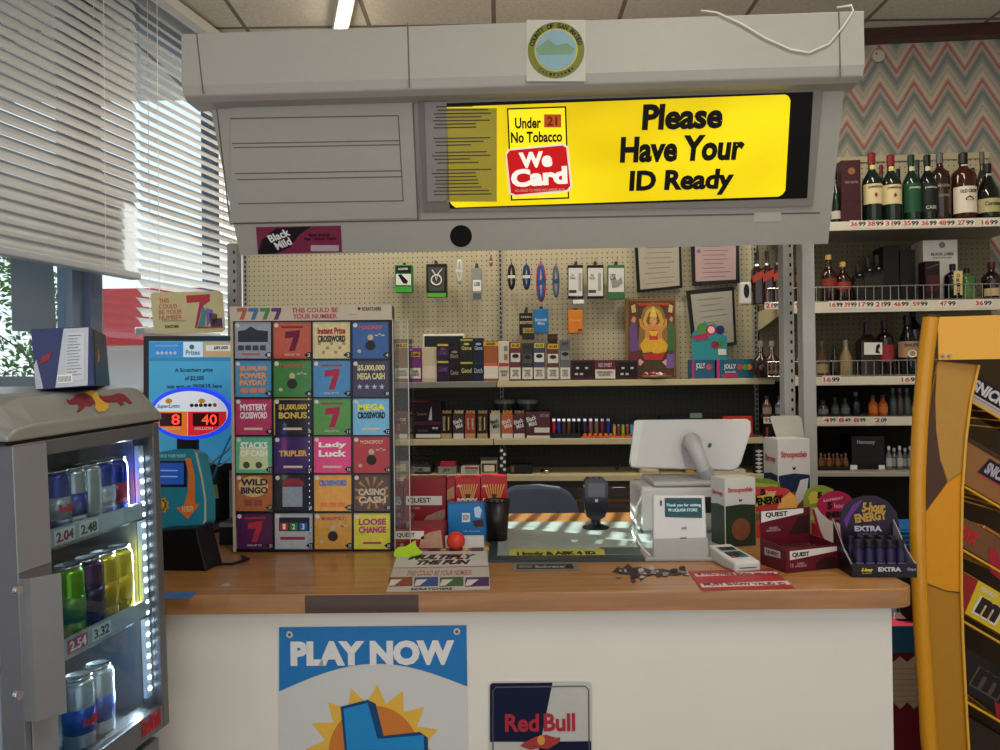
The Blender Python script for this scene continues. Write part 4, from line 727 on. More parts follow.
A_ = [ # label, px, top, w, glass, cap, lab, style, back, texts, lz, neck
 ('dark green bottle at the left end of the top liquor shelf', 836, 172, 10, '#0e1f14', '#0c1a10', '#b8b0a0', 'whiskey', 0, (), (.1, .25), None),
 ('dark green bottle with cream label and red cap, left of two, top liquor shelf', 872.5, 153, 19, '#132018', '#7a1a22', '#cdbb8c', 'whiskey', 0, (('JAMESON', '#2a2418', 0, .49, 1.5, .035), ('♦', '#8a2a1c', 0, .38, .35, .07)), (.26, .54), '#d8c06a'),
 ('dark green bottle with cream label and red cap, right of two, top liquor shelf', 891.5, 155, 19, '#132018', '#7a1a22', '#cdbb8c', 'whiskey', 0, (('JAMESON', '#2a2418', 0, .49, 1.5, .035), ('♦', '#8a2a1c', 0, .38, .35, .07)), (.26, .54), '#d8c06a'),
 ('small red capped bottle behind the two cream labelled bottles', 882, 165, 10, '#1a1210', '#6a1622', None, 'whiskey', .12, (), (.2, .5), None),
 ('small black capped bottle behind, between cream and green labels', 899, 169, 10, '#15110f', '#101010', None, 'whiskey', .12, (), (.2, .5), None),
 ('green labelled bottle with dark green cap, top liquor shelf', 912, 155, 17, '#0f2a1c', '#17331f', '#1a4a30', 'whiskey', 0, (('JAMES', '#d0c8a0', 0, .49, 1.3, .035),), (.14, .56), '#c8c090'),
 ('green capped bottle standing behind the green labelled one', 918.5, 160, 10, '#101c14', '#17331f', None, 'whiskey', .12, (), (.2, .5), None),
 ('black labelled bottle with black cap beside the green one, top liquor shelf', 928, 155, 17, '#101512', '#101312', '#16201a', 'whiskey', 0, (('JAMESON', '#b8b8a8', 0, .49, 1.4, .035), ('CASK', '#b8b08a', 0, .2, 1.2, .05)), (.14, .56), '#c8c0a0'),
 ('broad brown bottle with silver neck and faded print, top liquor shelf', 940.5, 153, 18, '#2c1610', '#5a5854', None, 'shoulder', 0, (('MASON', '#8a8078', 0, .5, 1.3, .04), ('CROWN', '#8a8078', 0, .36, 1.1, .04)), (.2, .5), None),
 ('large amber bottle with white bird label and black cap, top liquor shelf', 964, 153, 23, '#38160f', '#1a1614', '#cfc4b0', 'shoulder', 0, (('OLD CROW', '#1a1410', 0, .41, 1.4, .05), ('♠', '#3a2010', 0, .3, .7, .08)), (.1, .48), '#cfc8c0'),
 ('small dark bottle behind the white bird label bottle', 973.5, 168, 10, '#201410', '#141010', None, 'whiskey', .12, (), (.2, .5), None),
 ('black bottle with cream and green oval label, right end of the top liquor shelf', 988, 164, 22, '#12140f', '#101010', '#a8a070', 'slope', 0, (('Carolans', '#2a3a20', 0, .27, 1.4, .07),), (.12, .36), '#c8c8c0'),
 ('clear topped tall bottle behind the black cream-liqueur bottle', 983, 152, 12, '#3a2c20', '#5a5448', None, 'whiskey', .13, (), (.2, .5), None)]
for (l_, px, a, w_, gc, cc_, lb, st, bk, tx, lz, nk) in A_: bottle(l_, px, a, Z[0], w_, gc, cc_, lb, st, bk, tx, lz, neck=nk)
def lbox(name, label, x0, x1, yt_, zs, d, mat, back=0, cat='box', group=None):
    off = OFL-.04-back; py = pyz((x0+x1)/2, zs, off); a = pix(LS, x0, py, Ko(off))[0]; b = pix(LS, x1, py, Ko(off))[0]; um = (a+b)/2
    T = thing(name, label, cat, None, group=group, M=MB_ @ Matrix.Translation((um, -off, zs))); h = pix(T, (x0+x1)/2, yt_)[1]; box(T, 'carton', mat, a-um, b-um, 0, d, 0, h); return T
T = lbox('gift_box', 'maroon spirit gift box with gold crest, left on the top liquor shelf', 842, 861.5, 160, Z[0], .1, m('#3a1418', .4)); q = pix(T, 851.5, 171); dec(T, 'crest', m('#8a5a34'), disc(*q, .016)); pt(T, 'REMY MARTIN', m('#8a7060'), 845, 181, 858, 183.5); pr(T, 'fold_line', m('#2a0d10'), 841.5, 201, 861.5, 201.8)
B_ = [('tall square bottle with slanted red label, leftmost on the second liquor shelf', 757.5, 252, 11, '#2a1210', '#1a1a1c', 0), ('tall square bottle with slanted red label, second from the left, second shelf', 767.5, 251, 11, '#301412', '#1a1a1c', 0), ('tall square bottle with slanted red label beside the slotted post', 778, 250, 11, '#2a1210', '#1a1a1c', 0), ('tall square bottle with slanted red label between the two posts', 800, 252, 11, '#2a1210', '#1a1a1c', 0)]
for l_, px, a, w_, gc, cc_, bk in B_:
    T = bottle(l_, px, a, Z[1], w_, gc, cc_, None, 'square', bk); r = w_/F*T.matrix_world.translation.y/2; h = pix(T, px, a)[1]
    dec(T, 'slanted_label', m('#a83a24'), [(-r, h*.40), (r, h*.52), (r, h*.66), (-r, h*.54)], y=-r*1.02, th=.0006)
bottle('amber bottle with gold stopper, left of two behind the fence, second liquor shelf', 829, 255, Z[1], 15, '#2a100c', '#c9a25a', '#7a2a1c', 'whiskey', 0, (), (.32, .5), capz=.9)
bottle('amber bottle with gold stopper, shorter and right of two, second liquor shelf', 843, 262, Z[1], 15, '#2a100c', '#c9a25a', '#8a2c20', 'whiskey', 0, (), (.32, .5), capz=.88)
for i, (px, a) in enumerate(((858, 264), (868, 257), (877, 255))): bottle(('dark bottle with silver glints, second liquor shelf, left of three', 'dark bottle with silver glints, second liquor shelf, middle of three', 'dark bottle with silver glints, second liquor shelf, right of three')[i], px, a, Z[1], 11, '#0f0f11', '#2a2a2c', '#1c1a18', 'square', 0, (('✦', '#b0aca0', 0, .7, .5, .04),), (.3, .55))
lbox('gift_box', 'black gift carton, left of two in shade on the second liquor shelf', 884, 900, 246, Z[1], .12, m('#0e0e10', .5), .1); lbox('gift_box', 'black gift carton, right of two in shade on the second liquor shelf', 901, 916, 250, Z[1], .12, m('#131113', .5), .1)
T = lbox('gift_box', 'large white gift carton with grey crest on the second liquor shelf', 924, 958.5, 240, Z[1], .12, m('#c9c5bc', .5), .09); pt(T, 'BLACK LABEL', m('#4a4a48'), 931, 252.5, 954, 255.5, bold=.03); q = pix(T, 942, 245); dec(T, 'crest', m('#77756f'), disc(*q, .014)); pt(T, 'BLENDED SCOTCH WHISKY', m('#6f6d68'), 933, 257, 952, 258.5)
T = lbox('gift_box', 'black and dark red carton in front of the white gift carton', 926, 940.5, 261, Z[1], .07, m('#16090b', .35)); pr(T, 'red_face', m('#3a1016'), 927, 275, 939.5, 291); pd(T, 'slanted_stripe', m('#5a4a3a'), [(927, 268), (940, 263), (940, 264), (927, 269)])
T = bottle('black ridged bottle with beige label and vertical writing, second liquor shelf', 953, 264, Z[1], 16, '#0f0f10', '#151515', None, 'shoulder', 0, (), (.1, .8), name='ridged_bottle'); pr(T, 'label', m('#c8b078', .6), 949.5, 272, 958, 296, y=-.038); [pt(T, c, BLACK, 952, 275+k*4.6, 955.5, 278.5+k*4.6, y=-.039) for k, c in enumerate('ORIGI')]
bottle('squat green bottle with black cap behind the fence, second liquor shelf', 967, 268, Z[1], 16, '#3a5a2a', '#101010', '#4a6a34', 'shoulder', 0, (), (.08, .35)); bottle('dark bottle with red neck and beige label, right end of the second liquor shelf', 992, 262, Z[1], 18, '#1a0d0d', '#4a1218', '#b09a6a', 'whiskey', 0, (), (.1, .3))
for i, (px, a) in enumerate(((761, 341), (772, 341), (801, 342), (822, 341), (835, 343), (846, 340))):
    bottle(('round shouldered amber bottle, first on the left of the third liquor shelf', 'round shouldered amber bottle, second on the third liquor shelf', 'round amber bottle seen between the two posts, third liquor shelf', 'brown bottle with beige label right of the posts, third liquor shelf', 'dark slim bottle behind the fence, third liquor shelf', 'beige bodied bottle with cork top, third liquor shelf')[i], px, a, Z[2], (16, 16, 14, 12, 9, 13)[i], ('#2c1812', '#3a2016', '#3a2018', '#4a3020', '#1a1614', '#8a7650')[i], ('#8a8070', '#8a8070', '#6a5a4a', '#5a4a3a', '#2a2a2a', '#8a8070')[i], (None, '#6a5438', None, '#8a7a54', None, None)[i], 'round' if i < 3 else 'slope', 0, (), (.1, .35))
T = bottle('square dark bottle with white label and black horse mark, third liquor shelf', 868, 322, Z[2], 19, '#1c1210', '#141414', None, 'square', 0); pr(T, 'label', m('#cfcac0'), 860, 343, 878, 355, y=-.046); pd(T, 'mark', BLACK, [(871, 353), (872, 346), (875, 344), (876, 347), (874, 350), (876, 354)], y=-.047)
bottle('dark bottle with broad red label, third liquor shelf', 885, 320, Z[2], 16, '#1a0d10', '#1a1214', '#8a2a30', 'shoulder', 0, (), (.25, .55)); bottle('black cream liqueur bottle with picture label, third liquor shelf', 908, 315, Z[2], 21, '#120f14', '#1a1418', '#9a7a5a', 'slope', 0, (('BAILEYS', '#2a1a14', 0, .5, 1.3, .05), ('●', '#d8d0b8', 0, .36, .8, .12)), (.3, .56), '#b09a70')
bottle('tall dark blue bottle behind the cream liqueur, third liquor shelf', 914, 306, Z[2], 16, '#0d0f1a', '#10121c', None, 'shoulder', .15)
MN = 'small bottles on the lower liquor shelves'
sm = [(767, 396, 9, '#5a3a34', 'squat jar like bottle with pale label behind the post, fourth shelf', '#8a7a6a'), (780, 396, 10, '#3a4a54', 'small blue grey bottle left of the post, fourth shelf', '#7a8288'), (801, 393, 9, '#3a3a38', 'small clear bottle between the posts, fourth shelf', None), (823, 400, 10, '#3a3a3c', 'small round grey bottle right of the posts, fourth shelf', '#6a6a66'), (835, 397, 8, '#2a2c2e', 'small dark bottle, left of a grey pair, fourth shelf', '#4a4a48'), (845, 398, 9, '#34383a', 'small dark bottle, right of a grey pair, fourth shelf', '#55585a'), (856, 392, 8, '#1a1c20', 'slim dark bottle left of the amber pair, fourth shelf', None), (873, 395, 9, '#a8501c', 'small amber bottle, left of a pair, fourth shelf', '#b8682a'), (883, 395, 9, '#a8501c', 'small amber bottle, right of a pair, fourth shelf', '#b8682a'), (893, 388, 7, '#3a4240', 'tall clear slim bottle, left of three, fourth shelf', None), (900, 388, 7, '#44302c', 'tall clear slim bottle, middle of three, fourth shelf', None), (907, 388, 7, '#3a4440', 'tall clear slim bottle, right of three, fourth shelf', None), (916, 396, 9, '#5a5a34', 'small olive bottle with yellow label by the yellow pole, fourth shelf', '#a8a850')]
for px, a, w_, gc, l_, lb in sm: bottle(l_, px, a, Z[3], w_, gc, '#2a2a2a' if lb else '#5a5a58', lb, 'mini', 0, (), (.15, .45), group=MN)
for i in range(7): bottle('miniature amber bottle in the low black tray, bottom liquor shelf', 821+i*4.1, 453+(i % 2), Z[4]+.0095, 5, '#6a3a20', '#7a6a54', '#7a5434', 'mini', .0+(i % 2)*.03, (), (.15, .45), group='miniature bottles in the low tray', name='miniature_bottle')
T = lbox('bottle_tray', 'low black tray holding miniature amber bottles, bottom liquor shelf', 818, 850, 467, Z[4], .004, m('#131313')); a = pix(T, 818, 468)[0]; b = pix(T, 850, 468)[0]; box(T, 'base', m('#131313'), a, b, .0045, .14, 0, .009)
T = lbox('display_box', 'black cognac display box with grey lettering, bottom liquor shelf', 852, 885, 436, Z[4], .14, m('#121014', .4), .04); pt(T, 'Hennessy', m('#a8a49c'), 857, 440, 875, 445, bold=.03); pr(T, 'lower_tray', m('#0c0b0d'), 849, 463, 886, 470, y=-.002); pr(T, 'price_tag', WHITE, 850, 465, 857, 470, y=-.003); pr(T, 'price_tag', WHITE, 878.5, 465, 884.5, 470, y=-.003)
for i in range(6): bottle(('miniature clear bottle with white cap, left front of the bottom shelf group', 'miniature clear bottle with white cap, second of the bottom shelf group', 'miniature clear bottle with white cap, third of the bottom shelf group', 'miniature clear bottle with white cap, fourth of the bottom shelf group', 'miniature clear bottle with white cap, fifth of the bottom shelf group', 'miniature clear bottle with white cap beside the yellow pole')[i], 889+i*5.4, 446+(i % 2)*2, Z[4], 6, '#6a6e6c', '#d8d8d4', '#a8a8a0', 'mini', (i % 2)*.03, (), (.15, .5), group='clear miniatures on the bottom liquor shelf', name='miniature_bottle')
# ================================================================ DRINKS COOLER (left)
def cooler():
    fdir = Vector((.207, 1, .045)); o = P(163, 722, 1.70)
    zax = Vector((0, 0, 1)) - fdir*(fdir.z/fdir.length_squared); M = frame(o, fdir, zax)
    T = thing('drinks_cooler', 'silver glass door drinks cooler full of cans, left front beside the counter', 'cooler', None, M=M)
    SIL = m('#8c8c8d', .35, .35, scale=4); SIL2 = m('#77767a', .3, .5); DKG = m('#3c3c40', .35, .3); GK = m('#151518', .5)
    xa = pix(T, 7, 600)[0]; hz = pix(T, 156, 421)[1]; D = .44
    # shell
    box(T, 'back_wall', m('#70757a', .5), xa+.02, -.02, D-.02, D, -.02, hz); box(T, 'side_wall', m('#b9c2cf', .4), xa, xa+.02, .035, D, -.02, hz); box(T, 'side_wall', m('#6a6c70', .4), -.02, 0, .035, D, -.02, hz)
    box(T, 'inner_floor', m('#5b6166', .4), xa+.02, -.02, .035, D-.02, -.02, .03); box(T, 'inner_ceiling', m('#33353a', .4), xa+.02, -.02, .035, D-.02, hz-.03, hz)
    q = MW[T.name].to_3x3(); zf = -(MW[T.name].translation.z)
    box(T, 'lower_cabinet', m('#5f6065', .35), xa, 0, .03, D, zf+.035, -.026, .003); box(T, 'lower_door', m('#6f7277', .3, .4), xa+.01, -.008, .005, .028, zf+.07, -.03, .004)
    for fx in (xa+.04, -.04): B().tube([(fx, .2, zf+.02+(.018 if fx < -.1 else 0)), (fx, .2, zf+.036)], .018, 10).build('foot', GK, T)
    # cap with rounded far corner
    ct_ = pix(T, 125, 386)[1]; xn = xa-.006; H0, H1 = hz+.004, ct_
    out = [(xn, H0), (.006, H0), (.006, H1-.05)]+[(.006-.05+.05*math.cos(a), H1-.05+.05*math.sin(a)) for a in [k*PI/16 for k in range(1, 9)]]+[(xn+.06, H1), (xn+.02, H1-.015), (xn, H1-.05)]
    bm = B(); n = len(out); r1 = [bm.bm.verts.new((x, -.012, z)) for x, z in out]; zt2 = lambda z: H0+(z-H0)*.86; r2 = [bm.bm.verts.new((x, -.004, zt2(z))) for x, z in out]
    r3 = [bm.bm.verts.new((x, .05, z)) for x, z in out]; r4 = [bm.bm.verts.new((x, D, z)) for x, z in out]
    for v_, (x, z) in zip(r1, out): v_.co = (x, -.022, H0+(z-H0)*.30)
    for v_, (x, z) in zip(r2, out): v_.co = (x, .014, H0+(z-H0)*.93)
    for A_, B2 in ((r1, r2), (r2, r3), (r3, r4)):
        for i in range(n): bm.bm.faces.new((A_[i], A_[(i+1) % n], B2[(i+1) % n], B2[i]))
    bm.bm.faces.new(r1[::-1]); bm.bm.faces.new(r4); bm.build('top_cap', m('#97958f', .3, .4, scale=3), T, .004)
    box(T, 'cap_gasket', GK, xn, .004, -.016, .03, hz-.0005, hz+.0035, 0)
    # bull emblem on the cap (painted shapes)
    HC_ = H1-H0; KC = frame((0, -.022, H0+HC_*.30), (1, 0, 0), (0, .036, HC_*.63))
    for c_, pts in (('#7a2a33', [(66, 399.5), (69, 401), (72, 399), (76, 395.5), (84, 393.5), (92, 394), (102, 396.5), (110, 396), (118, 393.5), (124, 395), (128, 399), (132, 403.5), (130, 404.5), (126, 401.5), (122, 401), (124, 405), (121, 406), (117, 402), (110, 402.5), (104, 404), (100, 403), (94, 404), (90, 407), (86, 406), (83, 409), (79, 412.5), (76, 412), (79, 408), (77, 404), (73, 405), (69, 404.5), (67, 402)]), ('#c79a3c', [(83, 393), (90, 391), (96, 393), (99, 399), (104, 403), (108, 404), (108, 408), (104, 412), (98, 412.5), (94, 409), (95, 404), (92, 398), (87, 394.5)])):
        pd(T, 'bull_emblem', m(c_, .4), pts, K=KC, y=-.0012 if c_ == '#7a2a33' else -.002)
    # door: frame, glass, inner gasket
    L = lambda px, py: pix(T, px, py)
    gx0_, gx1_ = pix(T, 53, 560, Matrix.Translation((0, -.02, 0)))[0], -.022; gz0, gz1 = .052, hz-.03
    D0, D1 = -.018, .03
    dr = box(T, 'door', SIL2, xa+.008, gx0_, D0, D1, 0, hz-.002, .003)
    bb = B().box(gx1_, -.001, D0, D1, 0, hz-.002).box(gx0_, gx1_, D0, D1, 0, gz0).box(gx0_, gx1_, D0, D1, gz1, hz-.002).build('door_frame', m('#6a6a6c', .3, .5), dr, .002)
    box(T, 'glass_pane', glassmat('cooler_glass', '#dfe9ea', .05), gx0_, gx1_, -.006, -.003, gz0, gz1, 0, par=None) if False else B().box(gx0_, gx1_, -.006, -.003, gz0, gz1).build('glass_pane', glassmat('cooler_glass', '#e6eef0', .04), dr)
    box(T, 'near_stile', SIL, xa+.004, gx0_-.004, D0-.003, D0-.0004, L(30, 567)[1]+.002, hz-.006, .002); box(T, 'near_stile', SIL, xa+.02, gx0_-.004, D0-.003, D0-.0004, -.0, L(30, 714)[1], .002)
    # handle plate
    a = L(30, 570); b2 = L(30, 711); hx1 = pix(T, 62, 640, Matrix.Translation((0, -.068, 0)))[0]; hx0 = xa+.004; hm = pix(T, 31, 640, Matrix.Translation((0, -.04, 0)))[0]
    B().prism([(hx0, -.012), (hm, -.022), (hx1, -.05), (hx1, -.046), (hm, -.018), (hx0, -.0)], -a[1], -b2[1], KF @ Matrix.Identity(4)).build('handle', m('#7c7b7c', .35, .4), dr, .002).location.y = D0-.004
    for py in (590, 695):
        s = pix(T, 20, py, Matrix.Translation((0, -.05, 0))); B().prism(disc(s[0], s[1], .0085), -.018, -.010).build('handle_screw', CHROME, dr, .001).location.y = D0-.014 if py else 0
    pt(T, 'RedBull', m('#a8202c'), 134, 713, 153, 731, y=D0-.0008, bold=.03, rot=.0)
    # shelves, price rails, LED strip
    sh = []
    for (p0, p1) in (((100, 532), 0), ((100, 640), 1)):
        z = L(*p0)[1]; sh.append(z); box(T, 'shelf', m('#9aa4a8', .25, .3), gx0_-.02, gx1_+.004, .012, D-.04, z-.006, z, 0)
        rl = box(T, 'price_rail', m('#aab4ba', .2, .2), gx0_-.02, gx1_, .004, .0115, z-.006, z+.032, 0)
        rd_ = box(T, 'price_rail_trim', CHROME, gx0_-.02, gx1_, .002, .0038, z-.006, z-.001, 0)
    x_ = lambda px: L(px, 600)[0]
    xi = lambda px: pix(T, px, 600, Matrix.Translation((0, .042, 0)))[0]
    for zi, a0, s, c_ in ((0, 58, '2.04', '#8a2c3a'), (0, 83, '2.48', '#3a3f45'), (1, 67, '2.54', '#a83040'), (1, 92, '3.32', '#3a3f45')):
        X = x_(a0); tg = box(T, 'price_card', m('#c8ccd0' if c_ != '#a83040' else '#b04a56', .5), X, X+.052, .0025, .0035, sh[zi]+.002, sh[zi]+.029, 0)
        txt(T, s, m(c_ if c_ != '#a83040' else '#f0e8e8'), X+.026, sh[zi]+.015, .042, .019, y=.0023)
    lb = box(T, 'led_strip', m('#cfd8e0', .3), gx1_-.018, gx1_-.002, .006, .016, gz0+.02, gz1-.02, 0)
    nled = 22
    for k in range(nled): z = gz0+.04+(gz1-gz0-.09)*k/(nled-1); B().prism(disc(gx1_-.010, z, .0042, n=10), .0035, .0059).build('led', m('#e6f2ff', .3, emit=14, var=0), T)
    ld = bpy.data.lights.new('cooler_light', 'AREA'); ld.shape = 'RECTANGLE'; ld.size = .01; ld.size_y = .55; ld.energy = 4.5; ld.color = (.8, .9, 1)
    lo = bpy.data.objects.new('cooler_light', ld); C.objects.link(lo); lo.parent = T; lo.matrix_local = Matrix.Translation((gx1_-.02, .03, (gz0+gz1)/2)) @ Matrix((( 0, 0, 1, 0), (1, 0, 0, 0), (0, 1, 0, 0), (0, 0, 0, 1)))
    # cans: things of their own
    def can(label, x, z, r, h, col, band, word=None, wc='#c8202c', y=.06):
        Tc = thing('drink_can', label, 'can', None, group='cans inside the drinks cooler', M=M @ Matrix.Translation((x, y, z+.0003)))
        B().lathe([(r*.78, 0), (r, .008), (r, h*.9), (r*.82, h*.965)], 20).build('can_body', m(col, .22, .6), Tc, smooth=True)
        B().lathe([(r*.82, h*.966), (r*.84, h), (r*.74, h), (r*.72, h*.985), (0, h*.985)], 20).build('can_lid', CHROME, Tc, smooth=True)
        if band: B().lathe([(r*1.006, h*.30), (r*1.006, h*.62)], 20).build('label_band', m(band, .3, .4), Tc, smooth=True)
        if word: txt(Tc, word, m(wc), 0, h*.46, r*1.3, h*.12, y=-.001, K=Matrix.Translation((0, -r*1.01, 0)), bend=r*1.01)
    c1 = [('blue and silver can, leftmost on the top cooler shelf', 60, '#22348f', '#9aa0a8', 'RedBull'), ('silver can second on the top cooler shelf', 77, '#aab0b4', '#2a3c90', None), ('pale silver can, middle of the top cooler shelf', 92, '#b4b6b6', None, None), ('blue can fourth on the top cooler shelf', 106, '#2a3a96', '#9aa0a8', None), ('blue and red can, rightmost on the top cooler shelf', 119, '#25348a', '#8a2c44', None)]
    for i, (l_, px, a_, b_, w_) in enumerate(c1): can(l_, xi(px), sh[0], .0265, .135, a_, b_, w_, y=.042)
    c2 = [('lime green tall can, leftmost on the middle cooler shelf', 70, '#6aa82c', '#3f7a24', None), ('dark purple can beside the lime one, middle cooler shelf', 90, '#3a2a52', '#2a2440', None), ('yellow can, left of two on the middle cooler shelf', 105, '#c8b02c', '#b09420', None), ('yellow can, right of two on the middle cooler shelf', 120, '#ccb634', '#b89c24', None)]
    for i, (l_, px, a_, b_, w_) in enumerate(c2): can(l_, xi(px), sh[1], .031, .158, a_, b_, w_, y=.046)
    c3 = [('blue and silver can, leftmost on the bottom of the cooler', 76, '#2a44a0', '#2a44a0', None), ('silver can right of the blue one on the bottom of the cooler', 96, '#b4bac0', '#3a5aa8', None)]
    for i, (l_, px, a_, b_, w_) in enumerate(c3): can(l_, xi(px), .03, .031, .158, '#b4bac0', b_, 'RedBull' if i == 0 else None, y=.046)
    # carton on the cap
    bw = M @ Vector((x_(80)-.03, .05, H1+.002)); Tb = thing('open_carton', 'blue and silver drink carton standing on the cooler top', 'box', None, M=Matrix.Translation(bw) @ Matrix.Rotation(math.radians(22), 4, 'Z') @ Matrix.Rotation(math.radians(-4), 4, 'Y'))
    px0, _ = pix(Tb, 38, 387); px1, _ = pix(Tb, 93, 387); _, hh = pix(Tb, 66, 334)
    Tb.matrix_world = Tb.matrix_world @ Matrix.Translation(((px0+px1)/2, 0, .0)); MW[Tb.name] = Tb.matrix_world.copy(); w2_ = (px1-px0)/2*1.08; hh *= 1.12
    box(Tb, 'carton', m('#2c3560', .4), -w2_, w2_, 0, .26, 0, hh); 
    dec(Tb, 'silver_panel', m('#b4b8c0', .35), [(-w2_*.35, .002), (w2_*.75, .002), (w2_*.95, hh-.002), (w2_*.1, hh-.002)]); dec(Tb, 'white_spec_panel', m('#c2c6cc', .5), [(w2_*.0, hh*.12), (w2_*.62, hh*.12), (w2_*.8, hh*.9), (w2_*.2, hh*.9)], y=-.0014)
    bmm = B()
    for k in range(14): z0 = hh*(.2+k*.05); bmm.box(w2_*(.05+k*.012), w2_*(.6+k*.01-random.uniform(0, .2)), -.002, -.0015, z0, z0+.0018)
    bmm.build('print', m('#555a66'), Tb); dec(Tb, 'barcode', m('#e8e8e8'), [(-w2_*.25, .01), (w2_*.25, .01), (w2_*.25, hh*.22), (-w2_*.25, hh*.22)], y=-.002)
    bmm = B(); [bmm.box(-w2_*.22+k*w2_*.045, -w2_*.2+k*w2_*.045, -.0028, -.0022, .012, hh*.2) for k in range(10)]; bmm.build('barcode_lines', BLACK, Tb)
    dec(Tb, 'silver_slash', m('#a8adb6', .35), [(-w2_, .002), (-w2_*.75, .002), (-w2_*.9, hh*.5), (-w2_, hh*.4)]); dec(Tb, 'red_mark', m('#8a2c34'), [(-w2_*.8, hh*.42), (-w2_*.45, hh*.5), (-w2_*.4, hh*.6), (-w2_*.7, hh*.55)], y=-.0014)
    KS = frame((w2_, 0, 0), (0, 1, 0), (0, 0, 1)); dec(Tb, 'dark_side', m('#16161c', .4), [(.002, .002), (.258, .002), (.258, hh-.002), (.05, hh-.002)], K=KS); dec(Tb, 'orange_mark', m('#b0702c'), [(.06, hh*.4), (.11, hh*.5), (.08, hh*.66)], K=KS, y=-.0014)
    return T
cooler()
# ================================================================ LEFT END OF THE COUNTER
def onc(name, label, cat, px, py, yaw=0, group=None, lean=0):
    c = Pz(px, py, 1.0); return thing(name, label, cat, None, group=group, M=Matrix.Translation(c) @ Matrix.Rotation(yaw, 4, 'Z') @ Matrix.Rotation(lean, 4, 'X'))
def cbox(name, label, cat, x0, x1, yt_, yb_, d, mat, yaw=0, group=None, part='carton', bev=.0015):
    return pbox(name, label, cat, x0, x1, yt_, yb_, 1.0002, d, mat, yaw, group, part, None, bev)
T = onc('lottery_monitor', 'black framed monitor showing a blue prize message, behind the oval sign', 'monitor', 195, 530, math.radians(7))
f_ = pr(T, 'bezel', m('#0e0f12', .3), 143.5, 336, 247, 470, y=0, th=-.03); B().box(-.03, .03, .012, .028, .01, pix(T, 195, 460)[1]).build('stand_neck', BLACK, T); B().lathe([(.12, 0), (.12, .01), (.02, .014)], 24, 0, .02).build('stand_base', BLACK, T)
SC = lambda h: m(h, .3, emit=.32, var=.03)
pr(T, 'screen', SC('#3f9cc0'), 149, 341, 243, 463); k_ = dict(y=-.0012)
pr(T, 'screen_block', SC('#2f86c8'), 149.5, 342.5, 183, 357, **k_); pr(T, 'screen_block', SC('#c8dce6'), 183.5, 342, 203, 357, **k_); pr(T, 'screen_block', SC('#b89e70'), 203.5, 342, 243, 357, **k_)
pr(T, 'screen_band', SC('#2a7fa8'), 149.5, 357.5, 243, 361, **k_); pr(T, 'prize_field', SC('#d8d4c4'), 206, 345, 240, 351, y=-.0019)
k2 = dict(y=-.0020); DT = m('#10303c', .4)
pt(T, 'A Scratchers prize', DT, 175, 368, 213, 373, **k2); pt(T, 'of $2,500', DT, 185, 376, 204, 381, **k2); pt(T, 'was won on 09/04/19, here', DT, 167, 384, 222, 389, **k2); pt(T, '$89,000', DT, 214, 346, 228, 350, y=-.0027)
pt(T, 'Prizes', m('#3a8a9a'), 186, 350, 200, 355, **k2); pd(T, 'logo', m('#3f8a6a'), [(192+2.5*math.cos(q*.5), 347+2.5*math.sin(q*.5)) for q in range(12)], **k2)
for i in range(5): pd(T, 'ball', m('#cfe0ea'), [(158+i*4.3+1.7*math.cos(q*.6), 353+1.7*math.sin(q*.6)) for q in range(10)], **k2)
pr(T, 'text_bar', m('#9cc4e0'), 155, 345, 178, 346.5, **k2)
mt_ = pix(T, 187, 336)[1]
T2 = thing('lottery_card', 'cream lottery card with large colourful number, standing on the monitor', 'sign', None, M=MW[T.name] @ Matrix.Translation((0, .012, mt_+.0005)) @ Matrix.Rotation(math.radians(-2), 4, 'Y'))
pd(T2, 'card', m('#cdbf8c', .5), [(150.5, 294.5), (153, 292.5), (219, 291), (222.5, 293), (225, 329), (222, 332), (156, 334), (154, 333)], y=0, th=-.004)
z0_ = min((v.co.z for v in T2.children[0].data.vertices)); 
for i, s in enumerate(('THIS', 'COULD', 'BE YOUR', 'NUMBER')): pt(T2, s, m('#c0504a'), 159, 298.5+i*5.6, (169, 177, 182, 182)[i], 303+i*5.6, bold=.0)
pt(T2, 'SCRATCHERS', BLACK, 165, 325, 179, 328); pr(T2, 'text_bar', m('#8a8060'), 162, 320.5, 186, 321.3)
pd(T2, 'number_seven', m('#b83a40'), [(186, 295.5), (210, 294), (210, 301), (203, 306), (199, 317), (197, 328), (195, 328), (197, 316), (201, 302), (187, 303)])
for c_, pts in (('#a8325a', [(200, 301), (203, 304), (197, 328), (195, 328)]), ('#4a8a8a', [(203, 306), (206, 311), (205, 328), (198, 328)]), ('#7a6ab0', [(206, 308), (213, 310), (213, 318), (207, 327)]), ('#6a4a3a', [(209, 313), (217, 314), (218, 320), (211, 327)]), ('#4a3a5a', [(212, 319), (222, 318), (222.5, 326), (212, 327)]), ('#b8482c', [(198, 327), (223, 326), (223, 328), (198, 328.5)])): pd(T2, 'number_facet', m(c_), pts, y=-.0014)
